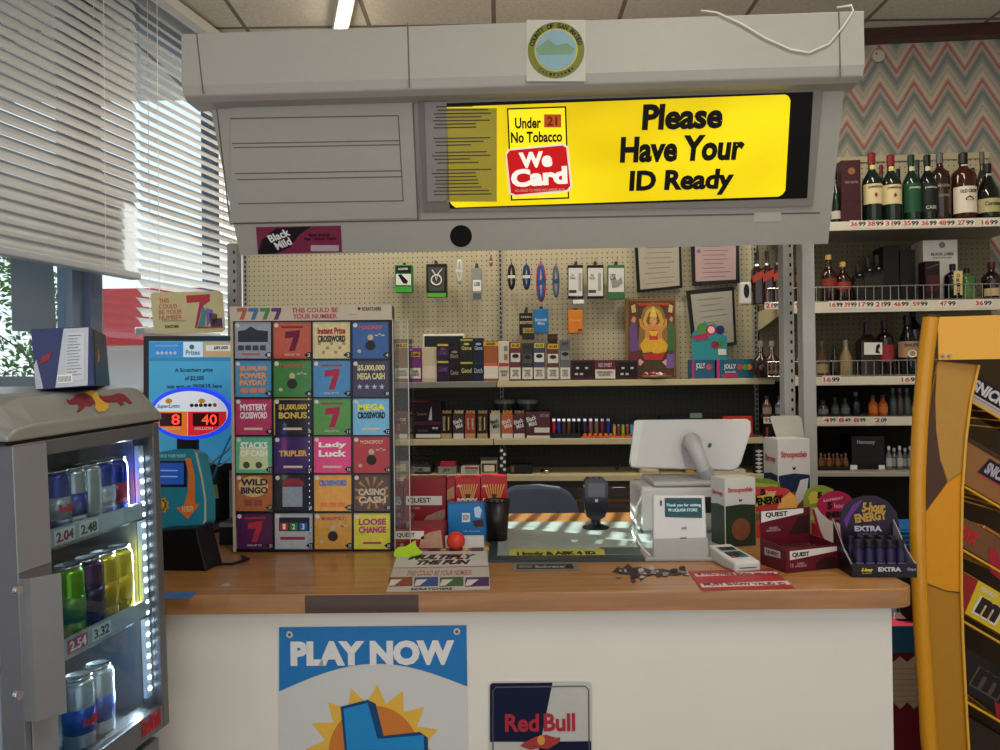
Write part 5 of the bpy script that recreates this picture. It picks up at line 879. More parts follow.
# oval jackpot sign
T = onc('jackpot_sign', 'lit oval jackpot sign with blue rim showing red numbers 8 and 40', 'sign', 187, 545, math.radians(4))
def oval(sx, sy): return [(190.5+sx*math.cos(q*PI/24), 413.5+sy*math.sin(q*PI/24)) for q in range(48)]
pd(T, 'blue_rim', m('#1840d8', .3, emit=.8), oval(41, 26.5), y=0, th=-.035); pd(T, 'face', SC('#dfe3ee'), oval(37.5, 22.5))
def clipo(x0, x1, ytop): 
    pts = []
    for q in range(0, 25):
        x = x0+(x1-x0)*q/24; s = 1-((x-190.5)/37.2)**2; pts.append((x, 413.5+22.3*math.sqrt(max(0, s))))
    return [p for p in [(x0, ytop)]+[p for p in pts if p[1] > ytop+.05]+[(x1, ytop)]]
pd(T, 'orange_field', m('#d86a1c', .4, emit=.5), clipo(154.5, 187.5, 411.5), y=-.0012); pd(T, 'red_field', m('#cc1c24', .4, emit=.5), clipo(188, 226.5, 411.5), y=-.0012)
for x0, x1 in ((160, 182), (193, 219)): pr(T, 'digit_window', m('#3a0a08', .3), x0, 413, x1, 426, y=-.0019)
LEDR = m('#ff3a28', .4, emit=2.2, var=0)
pt(T, '8', LEDR, 172, 414.5, 180, 424.5, y=-.0026, bold=.0); pt(T, '40', LEDR, 202, 414.5, 217, 424.5, y=-.0026, bold=.0)
pt(T, 'MILLION', WHITE, 163, 427.2, 180, 429.8, y=-.0019); pt(T, 'MILLION', WHITE, 195, 427.2, 213, 429.8, y=-.0019)
pt(T, 'SuperLotto', m('#2a7ac0'), 157, 404, 180, 409, y=-.0014, shear=.3); pt(T, '●●●●●', m('#2a2a30'), 190, 403.5, 212, 407, y=-.0014); pd(T, 'ball', m('#c83a30'), [(215+2*math.cos(q*.6), 405+2*math.sin(q*.6)) for q in range(10)], y=-.0014)
for x in (169, 202): pd(T, 'sun_logo', m('#e0a82c'), [(x+(4 if q % 2 else 3)*math.cos(q*PI/10), 401+(3 if q % 2 else 2.2)*math.sin(q*PI/10)) for q in range(20)], y=-.0014)
zz = pix(T, 187, 438)[1]; B().box(-.03, .03, .005, .03, .012, zz).build('neck', BLACK, T); B().lathe([(.07, 0), (.07, .012), (.03, .0125)], 20, 0, .02).build('base', BLACK, T)
# ticket checker
T = onc('ticket_checker', 'teal lottery ticket checker with orange arrow and black base', 'ticket checker', 183, 571, math.radians(-6), lean=0)
KA = Matrix.Translation((0, .045, .09)) @ Matrix.Rotation(math.radians(-10), 4, 'X')
bs = [pix(T, a, b) for a, b in ((158, 571), (207, 571), (198, 536), (197, 528), (158, 530))]
B().prism(bs, 0, .09).build('base', m('#0c0c0f', .35), T, .004)
pd(T, 'body', m('#1f7f96', .35), [(156, 453), (176, 449), (192, 449), (197, 453), (202, 478), (205, 500), (205, 520), (202, 525), (180, 529), (156, 534)], y=0, th=-.06, K=KA)
pd(T, 'side_rim', m('#a9b0a0', .3), [(195, 452), (197.5, 453), (203, 478), (206.5, 500), (206.5, 521), (203, 525), (204.5, 518), (204.5, 500), (201, 478)], y=-.001, K=KA)
pr(T, 'screen_frame', m('#10141c', .3), 156, 461, 187, 487, K=KA); pr(T, 'screen', m('#1c4290', .3, emit=.5), 157, 463, 184, 484.5, K=KA, y=-.0013)
for y_ in (470, 476): pr(T, 'screen_text', m('#7a9ad0', .3, emit=.4), 161, y_, 178, y_+1.2, K=KA, y=-.002)
pd(T, 'arrow', m('#d8702c', .4), [(185, 458), (191, 458), (195, 476), (195, 504), (200, 504), (188, 519), (176, 508), (184, 506), (188, 492), (189, 474)], K=KA, y=-.0008)
pt(T, 'CHECK\nTICKET', m('#f0c8a0'), 182, 506, 194, 512, K=KA, y=-.0016); pt(T, 'CHECK YOUR TICKET', m('#a8d0d8'), 158, 454.5, 186, 457.5, K=KA)
for k, (r_, c_) in enumerate(((9, '#c88a1c'), (6.5, '#3a2a18'), (5, '#d8a030'))): pd(T, 'sun_logo', m(c_), [(161+(r_ if q % 2 else r_*.75)*math.cos(q*PI/9), 505+(r_ if q % 2 else r_*.75)*math.sin(q*PI/9)) for q in range(18)], K=KA, y=-.0008-.0007*k)
B().tube([(.05, .05, .006), (.11, .06, .006), (.13, .12, .006), (.09, .16, .006)], .004, 7).build('power_cord', BLACK, T)
# black boxes and wires behind
T = cbox('receipt_printer', 'black printer half hidden between the ticket checker and lottery rack', 'printer', 206, 240, 458, 521, .09, m('#0e0f12', .35), bev=.006)
pd(T, 'paper_slot', m('#3a3f44'), [(206, 466), (232, 464), (232, 468), (206, 470)]); pd(T, 'cyan_tag', m('#b8c07a'), [(209, 486), (217, 484), (219, 498), (211, 500)])
for lab, c_, pts in (('thin cyan cable rising beside the lottery rack edge', '#1f9fc8', ((213, 478), (219, 462), (226, 446), (231, 436))), ('pale cable curling over the black printer', '#a9b0b0', ((204, 452), (212, 462), (220, 466), (230, 458))), ('second pale cable looping beside the ticket checker', '#8f9898', ((206, 470), (215, 460), (226, 452), (232, 446)))):
    o = B().tube([P(a, b, 2.44) for a, b in pts], .003, 6).build('loose_cable', m(c_, .4), smooth=True); tag(o, lab, 'cable')
T = cbox('card_dispenser', 'small grey and black box on the counter left of the lottery rack', 'box', 219, 238, 523, 545, .10, m('#17181c', .4)); pd(T, 'grey_top_face', m('#8c8a88'), [(219, 523), (238, 523), (238, 527), (219, 527)])
T = flat('glossy_flyer', 'small glossy blue flyer on the counter edge beside the cooler', 'flyer', 180, 596, 1.0003); pd(T, 'sheet', m('#3f74b8', .25), [(163, 593), (197, 592.5), (190, 598), (163, 599)])
# ================================================================ LOTTERY TICKET RACK
T = cbox('ticket_rack', 'tall black lottery ticket display rack with cream header, on the counter', 'rack', 235.5, 393, 306, 551.5, .06, m('#1b1c26', .35)); TR = T
pd(T, 'header_panel', m('#b9ac98', .5), [(231, 307), (392, 305), (392.5, 320), (231.5, 321.5)], y=-.001, th=.012); pd(T, 'cream_edge', m('#b0a590', .5), [(231.5, 321.5), (234, 321.5), (237, 551), (234.5, 551)], y=-.001, th=.01)
kq = dict(y=-.0135)
for i, c_ in enumerate(('#a85a44', '#3f6a9a', '#4a7a4a', '#5a2f6a')): x = 238.5+i*11.4; pd(T, 'seven', m(c_), [(x, 308.5), (x+10, 308.3), (x+10, 311), (x+6.5, 320), (x+2.5, 320), (x+5.5, 312), (x, 312)], **kq)
pt(T, 'THIS COULD BE', m('#b0444c'), 293, 308, 339, 312.8, **kq); pt(T, 'YOUR NUMBER', m('#b0444c'), 294, 314.3, 338, 319, **kq); pt(T, 'SCRATCHERS', BLACK, 363, 307.5, 382, 311, **kq); pt(T, 'Play today', m('#b88a80'), 351, 314, 357, 315.5, **kq); pd(T, 'round_mark', m('#3a3f2a'), [(360+1.6*math.cos(q*.6), 309+1.6*math.sin(q*.6)) for q in range(10)], **kq)
gr_ = B()
XS = [(234.6, 271), (273, 311), (312.6, 350), (352, 389)]; YS = [(322, 358.5), (360.5, 397), (398.5, 435), (436.5, 473), (474.5, 511), (513, 549)]
tk = [ # bg, headline, hcol, word2, extra, label
 ('#8f93a0', '', '#2a2c38', 'set', 'grey lottery ticket with dark building picture'), ('#b0482c', '', '#6a1030', '7', 'orange red lottery ticket with a large seven'), ('#c8bb86', 'Instant Prize\nCROSSWORD', '#a82c2c', 'grid', 'cream lottery ticket with crossword heading'), ('#1c4f8c', 'MONOPOLY', '#d8584a', 'man', 'deep blue board game lottery ticket'),
 ('#4a8ab0', '$5,000,000\nPOWER\nPAYDAY', '#e8985a', 'dots', 'light blue ticket with orange dollar heading'), ('#3a7a3c', 'MONOPOLY', '#c8483c', 'man', 'green board game lottery ticket'), ('#3a7fb0', '', '#a82a44', '7', 'sky blue lottery ticket with a large red seven'), ('#2c2548', '$5,000,000\nMEGA CASH', '#cfc48a', 'stars', 'dark purple ticket with gold heading and stars'),
 ('#b03a60', 'MYSTERY\nCROSSWORD', '#e8d8dc', 'bar', 'pink ticket with white mystery heading'), ('#141420', '$1,000,000\nBONUS', '#c9a84a', 'bar', 'black ticket with gold dollar heading and border'), ('#4a8a3a', '', '#a82a4c', '7', 'green lottery ticket with a large pink seven'), ('#6ab0d4', 'MEGA\nCROSSWORD', '#e8de3a', 'bar', 'pale blue ticket with yellow heading'),
 ('#5fae8c', 'STACKS\nOF CASH', '#e8ece0', 'wheels', 'mint green ticket with white stacked heading'), ('#3a1f5c', 'TRIPLER', '#d8a84a', 'bar', 'purple ticket with gold heading'), ('#d83a7c', 'Lady\nLuck', '#f0ece8', 'bar', 'hot pink ticket with white heading'), ('#a8202c', 'MONOPOLY', '#e0b8a8', 'man', 'red board game lottery ticket'),
 ('#a8643c', 'WILD\nBINGO', '#2a1f3c', 'cards', 'brown orange ticket with bubble bingo heading'), ('#15182a', '', '#a83040', 'grid2', 'navy ticket with pale grid and red banner'), ('#d8983c', 'CROSSWORD', '#3a7ac8', 'dots', 'orange ticket with blue heading'), ('#4a3028', 'CASINO\nCASH', '#c8b8a0', 'rays', 'brown ticket with sun rays and casino heading'),
 ('#4a1f4c', '', '#b02a3c', '7', 'dark plum ticket with thin red seven'), ('#a8adb4', '', '#c82c2c', '123', 'white ticket with one two three boxes'), ('#c8923a', 'MONOPOLY', '#a8404c', 'man', 'golden board game lottery ticket'), ('#cfc83c', 'LOOSE\nCHANGE', '#a83a7a', 'bar', 'yellow ticket with pink outlined heading')]
rn = ('top', 'second', 'third', 'fourth', 'fifth', 'bottom')
KM = Matrix.Translation((0, -.0022, 0))
for i, (bg_, hd_, hc, ex, ph) in enumerate(tk):
    r_, c_ = divmod(i, 4); x0, x1 = XS[c_]; y0, y1 = YS[r_]; sh_ = r_*.35; x0 += sh_; x1 += sh_; dx = x1-x0; dy = y1-y0
    Tt = thing('lottery_ticket', f'{ph}, {rn[r_]} row of the rack', 'ticket', None, group='lottery tickets in the display rack', M=MW[TR.name] @ Matrix.Translation((0, -.0004, 0)))
    X = lambda f: x0+dx*f; Y = lambda f: y0+dy*f
    pr(Tt, 'ticket', m(bg_, .35, coat=.3, var=.22, scale=70), X(0), Y(0), X(1), Y(1), th=.0012, y=-.0002); k1 = dict(y=-.0015)
    k3 = dict(y=-.0022); HC = m(hc)
    pd(Tt, 'price_circle', m('#d0c8c0'), [(X(.09)+2.2*math.cos(q*.6), Y(.09)+2.2*math.sin(q*.6)) for q in range(10)], **k1)
    pd(Tt, 'corner_tab', BLACK, [(X(.82), Y(.9)), (X(.92), Y(.83)), (X(1), Y(.83)), (X(1), Y(.98)), (X(.92), Y(.98))], **k1); pt(Tt, str(i+1), m('#c8c8c8'), X(.91), Y(.86), X(.99), Y(.95), **k3)
    if ex == '7': pd(Tt, 'big_seven', HC, [(X(.33), Y(.27)), (X(.72), Y(.22)), (X(.70), Y(.40)), (X(.58), Y(.78)), (X(.42), Y(.80)), (X(.54), Y(.42)), (X(.32), Y(.45))], **k1); pr(Tt, 'top_line', HC, X(.22), Y(.12), X(.8), Y(.16), **k1); pt(Tt, 'WIN UP TO', m('#c8b8b0'), X(.3), Y(.87), X(.7), Y(.92), **k1)
    if ex == 'man': pt(Tt, hd_, HC, X(.2), Y(.1), X(.82), Y(.2), **k1); [pd(Tt, 'coin', m('#b8a88a' if j != 1 else '#2a2622'), [(X(a)+s*math.cos(q*.6), Y(b)+s*math.sin(q*.6)) for q in range(10)], **k1) for j, (a, b, s) in enumerate(((.5, .42, 3), (.5, .64, 5.2), (.2, .8, 2), (.75, .35, 1.6)))]; pr(Tt, 'text_bar', m('#c0b8a8'), X(.62), Y(.35), X(.88), Y(.38), **k1)
    if hd_ and ex != 'man':
        ls = hd_.split('\n'); top_ = {'stars': .12, 'rays': .38, 'cards': .12}.get(ex, .15); hh_ = {1: .16, 2: .18, 3: .15}[len(ls)]
        if ls[0] == 'TRIPLER': top_ = .38
        for j, s in enumerate(ls): pt(Tt, s, HC if not (ls[0] == 'Instant Prize' and j) and not (ls[0] == 'MEGA' and j) else BLACK, X(.14), Y(top_+j*(hh_+.04)), X(.88), Y(top_+j*(hh_+.04)+hh_), bold=.04, **k3)
    if ex == 'set': pd(Tt, 'picture', m('#2c2f3c'), [(X(.1), Y(.55)), (X(.1), Y(.25)), (X(.3), Y(.22)), (X(.45), Y(.12)), (X(.62), Y(.22)), (X(.92), Y(.25)), (X(.92), Y(.55))], **k1); [pr(Tt, 'box', m('#3a3d4c'), X(.1+j*.2), Y(.64), X(.26+j*.2), Y(.78), **k1) for j in range(4)]; pr(Tt, 'red_bar', m('#a85058'), X(.2), Y(.86), X(.7), Y(.9), **k1)
    if ex == 'grid': [pr(Tt, 'grid_cell', m('#b07a5a'), X(.14+.11*j), Y(.55+.12*((j*2) % 3)), X(.22+.11*j), Y(.63+.12*((j*2) % 3)), **k1) for j in range(7)]
    if ex == 'grid2': pd(Tt, 'banner', m('#8a2c38'), [(X(.2), Y(.25)), (X(.35), Y(.1)), (X(.65), Y(.1)), (X(.8), Y(.25)), (X(.78), Y(.3)), (X(.22), Y(.3))], **k1); pr(Tt, 'grid', m('#8a94a0', var=.5, scale=300), X(.22), Y(.33), X(.74), Y(.88), **k1)
    if ex == 'dots': [pr(Tt, 'prize_box', m('#d87a4a'), X(.17+j*.24), Y(.76), X(.36+j*.24), Y(.88), **k1) for j in range(3)]
    if ex == 'stars':
        for j in range(4): pd(Tt, 'star', m('#b8b4c4'), [(X(.2+j*.2)+(3 if q % 2 == 0 else 1.2)*math.sin(q*PI/5), Y(.72)-(3 if q % 2 == 0 else 1.2)*math.cos(q*PI/5)) for q in range(10)], **k1)
    if ex == 'wheels':
        pd(Tt, 'cream_arc', m('#c8d0a0'), [(X(.1), Y(.9)), (X(.12), Y(.3)), (X(.88), Y(.3)), (X(.9), Y(.9))], y=-.0009); [pd(Tt, 'wheel', m('#4a4a3c'), [(X(a)+3.4*math.cos(q*.5), Y(.78)+3.4*math.sin(q*.5)) for q in range(13)], **k1) for a in (.3, .64)]
    if ex == 'cards': pd(Tt, 'bubble', m('#c8b070'), [(X(.48)+15*math.cos(q*.4), Y(.33)+10.5*math.sin(q*.4)) for q in range(16)], y=-.0014); [pr(Tt, 'bingo_card', m('#8a4a3a'), X(a), Y(.68), X(a+.22), Y(.86), **k1) for a in (.24, .5)]
    if ex == 'rays':
        for q in range(12): a = q*PI/6+.2; pd(Tt, 'ray', m('#a8784c'), [(X(.5)+5*math.cos(a), Y(.5)+5*math.sin(a)), (X(.5)+17*math.cos(a-.1), Y(.5)+min(16.5, 17)*math.sin(a-.1)), (X(.5)+17*math.cos(a+.1), Y(.5)+16.5*math.sin(a+.1))], y=-.0014)
    if ex == '123': 
        pr(Tt, 'dark_top', m('#1c2430'), X(.12), Y(.12), X(.92), Y(.5), **k1)
        for j, c3 in enumerate(('#b02c2c', '#2f7a4a', '#2c5fa0')): pr(Tt, 'number_box', m(c3), X(.15+j*.25), Y(.27), X(.36+j*.25), Y(.48), y=-.0022); pt(Tt, str(j+1), WHITE, X(.22+j*.25), Y(.3), X(.29+j*.25), Y(.45), y=-.0029)
        pr(Tt, 'red_bar', m('#8a3040'), X(.15), Y(.66), X(.8), Y(.74), **k1)
    if ex == 'bar': pr(Tt, 'text_bar', m('#d0b8a0' if i != 23 else '#a83a5a'), X(.25), Y(.8), X(.75), Y(.86), **k1)
    if i == 9: [pr(Tt, 'gold_border', m('#b8983c'), X(a), Y(b), X(c3), Y(d3), **k1) for a, b, c3, d3 in ((.0, .0, .04, 1), (.0, .0, 1, .04))]
tr_ = m('#0c0d14', .3)
for k in range(5): x = (XS[k][0] if k < 4 else XS[3][1]+.8)-1.0; pd(TR, 'divider', tr_, [(x, 321), (x+1.3, 321), (x+3.3, 551), (x+2, 551)], y=-.0005, th=.006)
for k in range(7): y = (YS[k][0] if k < 6 else YS[5][1]+1.2)-1.3; pr(TR, 'divider', tr_, 235.5, y, 392, y+1.2, y=-.0005, th=.0058)
for k in range(24): q = pix(TR, 309.5+k*.05, 400+k*6.1); B().lathe([(0, 0), (.0022, .001), (.0022, .006), (0, .007)], 8, q[0], -.009).build('clear_pin', CHROME, TR).location.z = q[1]
# clear acrylic rack beside it
AC = glassmat('acrylic', '#f6f6f4', .02)
T = cbox('acrylic_display', 'empty clear acrylic display holder standing right of the lottery ticket rack', 'holder', 393.5, 409.5, 319, 552, .002, AC); a, b, h = DIM[T.name]
box(T, 'side_panel', AC, b-.003, b, .0025, .12, 0, h, 0); box(T, 'side_panel', AC, a, a+.003, .0025, .12, 0, h, 0)
for f in (.1, .32, .55, .8): box(T, 'pocket_floor', AC, a+.0035, b-.0035, .0025, .10, h*f, h*f+.003, 0)
for x in (a, b-.0022): box(T, 'bright_edge', m('#c0bdb4', .2, var=.02), x, x+.0022, -.001, -.0002, 0, h, 0)
# ================================================================ SNACKS LEFT OF THE GLASS
QM = m('#8a1c26', .4, var=.12, scale=8); g_sn = 'snack cartons left of the glass'
def quest(T, x0, x1, y0, y1, tx0, tx1, **k):
    pr(T, 'white_band', m('#d8d4cc'), x0, y0, x1, y1, **k); k = dict(k); k['y'] = -.0014; pt(T, 'QUEST', BLACK, tx0, y0+1.8, tx1, y1-1.5, bold=.02, **k)
T = cbox('snack_carton', 'dark red protein bar carton standing behind the lower one, white name band', 'box', 404, 446, 478.5, 535, .09, QM, group=g_sn); quest(T, 406, 442, 496, 505, 408, 431)
pd(T, 'cookie_picture', m('#a8806a', var=.4, scale=90), [(421, 523), (427, 516), (436, 512), (445, 509), (445, 524), (432, 526)]); pt(T, 'COOKIES', m('#d8a0a0'), 410, 507, 420, 509); pd(T, 'badge', m('#b8888a'), [(412+2.6*math.cos(q*.6), 515+2.6*math.sin(q*.6)) for q in range(10)])
T = cbox('snack_carton', 'red protein bar carton partly hidden beside the stick biscuit boxes', 'box', 447, 455, 479, 535, .09, m('#9a222c', .4), group=g_sn); pd(T, 'cookie_picture', m('#a87a5a'), [(447, 490), (454, 486), (454.5, 498), (447, 500)])
T = cbox('snack_carton', 'dark red carton edge seen through the clear acrylic holder', 'box', 395, 403, 485, 536, .07, m('#6a141c', .4), group=g_sn); pd(T, 'badge', m('#a8a098'), [(399+2.6*math.cos(q*.6), 502+3.6*math.sin(q*.6)) for q in range(10)])
for i, (x0, x1) in enumerate(((455.5, 480.5), (481, 507.5))):
    T = cbox('biscuit_stick_box', ('red biscuit stick box, left of two behind the blue chocolate box', 'red biscuit stick box, right of two beside the black mesh cup')[i], 'box', x0, x1, 477+(.6-i), 534, .07, m('#b01c28', .35), group=g_sn)
    for k in range(8): xx = x0+5+k*(x1-x0-10)/7; pd(T, 'stick_picture', m('#c8964a'), [(xx-.5+(k-3.5)*.5, 484), (xx+.7+(k-3.5)*.5, 484), (xx*.6+(x0+x1)*.2+.6, 500), (xx*.6+(x0+x1)*.2-.6, 500)], y=-.0006-.0004*(k % 2))
    pt(T, 'POCKY', WHITE, x0+2, 498, x1-3, 505, y=-.0018, bold=.05); pd(T, 'cream_tip', m('#5a2c1c'), [((x0+x1)/2-3, 494), ((x0+x1)/2+3, 494), ((x0+x1)/2+2, 498), ((x0+x1)/2-2, 498)], y=-.0014); pt(T, 'glico', WHITE, x0+1, 485, x0+7, 487.5)
T = cbox('snack_carton', 'dark red protein bar carton lying in front, lower of the stack', 'box', 394, 444, 528.5, 550, .13, QM, group=g_sn); quest(T, 394.5, 424, 531, 539, 397, 415)
pd(T, 'cookie_picture', m('#b08a70', var=.4, scale=90), [(419, 548), (421, 537), (430, 532), (441, 530), (443, 548)]); pr(T, 'red_stripe', m('#b02c34'), 394.3, 540.5, 418, 541.5); pd(T, 'badge', m('#b8888a'), [(402+2*math.cos(q*.6), 545+2*math.sin(q*.6)) for q in range(10)])
T = cbox('chocolate_box', 'bright blue chocolate box with small white label standing on a white tray', 'box', 448, 486.5, 503.5, 541, .05, m('#1f74b4', .35), group=g_sn)
pr(T, 'white_label', WHITE, 462, 513, 470, 522); pt(T, 'RITTER\nSPORT', m('#2a3a6a'), 463, 515, 469, 520, y=-.0014); pd(T, 'milk_picture', m('#b8d4e8'), [(474, 508), (479, 506), (482, 510), (480, 518), (475, 517)]); pd(T, 'chocolate_picture', m('#4a2c20'), [(472, 521), (483, 519), (484, 526), (475, 527)]); pt(T, 'milk chocolate', m('#9ac4e4'), 463, 530, 480, 532)
T = cbox('white_tray', 'low white open tray in front of the blue chocolate box', 'tray', 445, 484, 536.5, 548.5, .02, m('#cfccc6', .5), part='front')
c = Pz(456, 550, 1.0); T = thing('toy_ball', 'small orange red ball on the counter beside the green leaf card', 'ball', (c.x, c.y, 1.0)); R_ = .0275
B().lathe([(R_*math.sin(k*PI/14), R_-R_*math.cos(k*PI/14)) for k in range(15)], 24).build('ball', m('#d8402c', .35), T, smooth=True).location.z = .0002
B().tube([(R_*1.01*math.cos(k*PI/12)*.9, -R_*.42, R_+R_*.9*math.sin(k*PI/12)) for k in range(24)], .0008, 5).build('seam_line', m('#8a2018'), T)
T = onc('mesh_cup', 'black mesh pencil cup right of the red biscuit boxes', 'cup', 497.5, 544)
w_ = (pix(T, 511, 505)[0]-pix(T, 484, 505)[0])/2; h = pix(T, 497, 502.5)[1]; mk = NT('black_mesh', .4)
_g = mk.math('MAXIMUM', mk.math('GREATER_THAN', mk.math('FRACT', mk.math('DIVIDE', mk.x, .0028)), .42), mk.math('GREATER_THAN', mk.math('FRACT', mk.math('DIVIDE', mk.z, .0028)), .42)); mk.b.inputs['Base Color'].default_value = (.004, .004, .005, 1); mk.l.new(_g, mk.b.inputs['Alpha'])
B().lathe([(w_*.72, .002), (w_*.96, h), (w_*.94, h), (w_*.70, .002)], 28, 0, w_).build('mesh_wall', mk.m, T, smooth=True); B().tube([(w_*.98*math.cos(k*PI/14), w_+w_*.98*math.sin(k*PI/14), h) for k in range(29)], .0022, 6).build('rim', BLACK, T); B().lathe([(w_*.74, 0), (w_*.74, .006)], 24, 0, w_).build('base', BLACK, T)
T = onc('leaf_card', 'bright lime green leaf shaped card lying curled on the flyers', 'card', 408, 557.5, lean=math.radians(-38)); 
B().prism([pix(T, *p) for p in ((394, 557), (393.5, 552), (398, 547), (406, 546), (413, 541.5), (415.5, 540), (416, 545), (420, 550), (423.5, 552), (418, 555), (408, 557.3))], -.0, .004).build('leaf', m('#a4c81f', .5), T, .001)
# flyers on the counter
T = flat('lottery_flyer', 'white flyer with bold multiply heading, upper of two on the counter', 'flyer', 440, 560, 1.0006); pd(T, 'sheet', m('#c9c3bc', .4), [(400, 547), (487, 546), (488.5, 566), (393, 568)])
pd(T, 'pink_strip', m('#a84a7a'), [(418, 547.5), (486, 546.8), (487, 551), (417, 552)], y=-.0012)
for x, c_ in ((428, '#4a2c24'), (450, '#3f4f3a'), (471, '#4a3a30')): pd(T, 'picture', m(c_), [(x, 546.8), (x+12, 546.8), (x+12, 551.5), (x, 551.8)], y=-.0018); pd(T, 'picture_edge', m('#c8c04a'), [(x+13, 547.5), (x+18, 547.5), (x+18, 551), (x+13, 551)], y=-.0018)
pt(T, 'MULTIPLY', BLACK, 409, 555, 476, 559.8, y=-.0012, bold=.05, shear=.3); pt(T, 'THE FUN', BLACK, 417, 560.6, 470, 565, y=-.0012, bold=.05, shear=.3)
T = flat('lottery_flyer', 'white flyer with four colourful sevens, lower of two near the counter edge', 'flyer', 440, 580, 1.0003); pd(T, 'sheet', m('#bdb4a8', .4), [(393, 568.8), (489, 567), (490, 590), (386, 592.5)])
pt(T, 'THIS COULD BE YOUR NUMBER', m('#a87a70'), 407, 571, 472, 576, y=-.0012)
for i, c_ in enumerate(('#8a4c34', '#34508c', '#3f6040', '#4a2a60')): x = 389+i*25.5; pd(T, 'seven_block', m(c_), [(x, 578), (x+23.5, 577.4), (x+23.5, 586.5), (x-.5, 587.3)], y=-.0012); pd(T, 'seven_white', m('#cfc8c0'), [(x+2, 580.5), (x+13, 580.2), (x+5, 586.3), (x-.2, 586.5)], y=-.0018)
pt(T, 'SCRATCHERS', m('#3a3630'), 411, 588.5, 452, 590.5, y=-.0012)
# glass plate
T = flat('glass_plate', 'pale green glass plate with metal frame set on the counter middle', 'glass', 600, 545, 1.0003)
gl = NT('paper_under_glass', .22); gl.col(gl.ramp(gl.noise(6, 3, stretch=(1, 3, 1)), [(.3, '#93a39a'), (.7, '#b3c0b6')]))
pd(T, 'glass_sheet', gl.m, [(499.5, 523), (718, 523), (728, 556.5), (497, 558)], th=.004)
pd(T, 'metal_frame', m('#3c444a', .4, .3), [(494, 522.5), (499.5, 522.5), (497, 558), (728, 556.5), (728, 561), (488, 562.5)], th=.006)
pr(T, 'dark_card', m('#4a5a54', .4), 600, 549, 640, 556, y=-.0048, th=.0004)
T = flat('id_sticker', 'yellow age check sticker strip on the front of the glass plate', 'sticker', 557, 556, 1.0055); pd(T, 'strip', m('#b9b44a', .5), [(510, 549.5), (604, 549.5), (606, 559.5), (508, 560)]); pt(T, 'I body & ASK 4 ID', BLACK, 517, 552, 596, 556.3, y=-.0012, bold=.05); pt(T, 'PLEASE HAVE IT READY', m('#5a5a2a'), 530, 557.3, 585, 558.8, y=-.0012)
T = flat('metal_label', 'narrow black and silver label stuck below the glass plate', 'label', 546, 567, 1.0003); pd(T, 'strip', m('#8a8a84', .3, .4), [(513, 563), (577, 562.6), (580, 570.5), (513, 571.5)]); pd(T, 'dark_inlay', m('#1c1a18'), [(517, 565), (572, 564.6), (574, 569), (517, 569.6)], y=-.0012); pt(T, '||||||||||||', m('#9a968c'), 519, 566, 532, 568.5, y=-.0018); pt(T, 'Budweiser', m('#9a968c'), 535, 566, 566, 568.5, y=-.0018)
T = flat('torn_sticker', 'torn dark flame shaped sticker remains before the register', 'sticker', 640, 571, 1.0003)
pd(T, 'print', m('#3a2c34', .5, var=.5, scale=60), [(612, 572), (618, 567), (622, 569), (628, 564), (633, 568), (640, 567), (650, 570), (662, 569), (672, 571), (684, 573), (676, 576), (665, 575), (658, 578), (654, 575), (646, 577), (641, 581), (638, 576), (628, 575), (620, 574)])
for pts in ([(620, 571), (626, 569), (627, 573)], [(634, 571), (640, 569), (642, 574)], [(650, 572), (657, 571), (656, 575)]): pd(T, 'pale_scrap', m('#a89a98'), pts, y=-.0012)
T = flat('red_notice', 'red counter notice with two white text lines, right front of the counter', 'notice', 740, 580, 1.0003); pd(T, 'sheet', m('#a02a30', .4), [(688, 571.5), (772, 569), (795, 588.5), (702, 591)])
pd(T, 'white_line', m('#c9b8b4'), [(694, 574.5), (776, 572), (778, 574), (696, 577)], y=-.0012); pd(T, 'white_line', m('#c9b8b4'), [(700, 584.5), (787, 581.5), (791, 585), (702, 588)], y=-.0012)
pt(T, 'IF YOU WERE BORN BEFORE', m('#7a2028'), 697, 573.7, 775, 575.7, y=-.0018); pt(T, 'MUST SHOW VALID ID', m('#7a2028'), 703, 583.5, 786, 586, y=-.0018)
# chair behind the counter
c = P(543, 500, 3.22); T = thing('office_chair', 'grey blue rounded office chair back behind the counter', 'chair', (c.x, c.y, 0)); K0 = Matrix.Translation((0, 0, 0))
a = pix(T, 508, 500); 
out = [pix(T, x, y) for x, y in ((500, 560), (502, 500), (507, 489), (516, 485.5), (540, 484.5), (560, 487), (571, 493), (577, 503), (580, 516), (582, 560))]
B().prism(out, -.02, .03).build('backrest', m('#4a5260', .7), T, .015); bz = min(z for x, z in out)
B().lathe([(.22, .46), (.25, .48), (.25, .53), (.22, .55)], 24, 0, -.25+.0).build('seat', m('#3d4450', .7), T, .01); B().tube([(0, -.25, .1), (0, -.25, .46)], .025).build('gas_post', BLACK, T); B().tube([(0, -.1, .5), (0, .045, .6), (0, .045, bz+.05)], .02).build('back_support', BLACK, T)
for k in range(5): an = k*2*PI/5; B().tube([(0, -.25, .1), (.27*math.cos(an), -.25+.27*math.sin(an), .06)], .018).build('leg', BLACK, T); B().lathe([(.02, .0), (.03, .02), (.02, .045)], 12, .27*math.cos(an), -.25+.27*math.sin(an)).build('caster', BLACK, T)
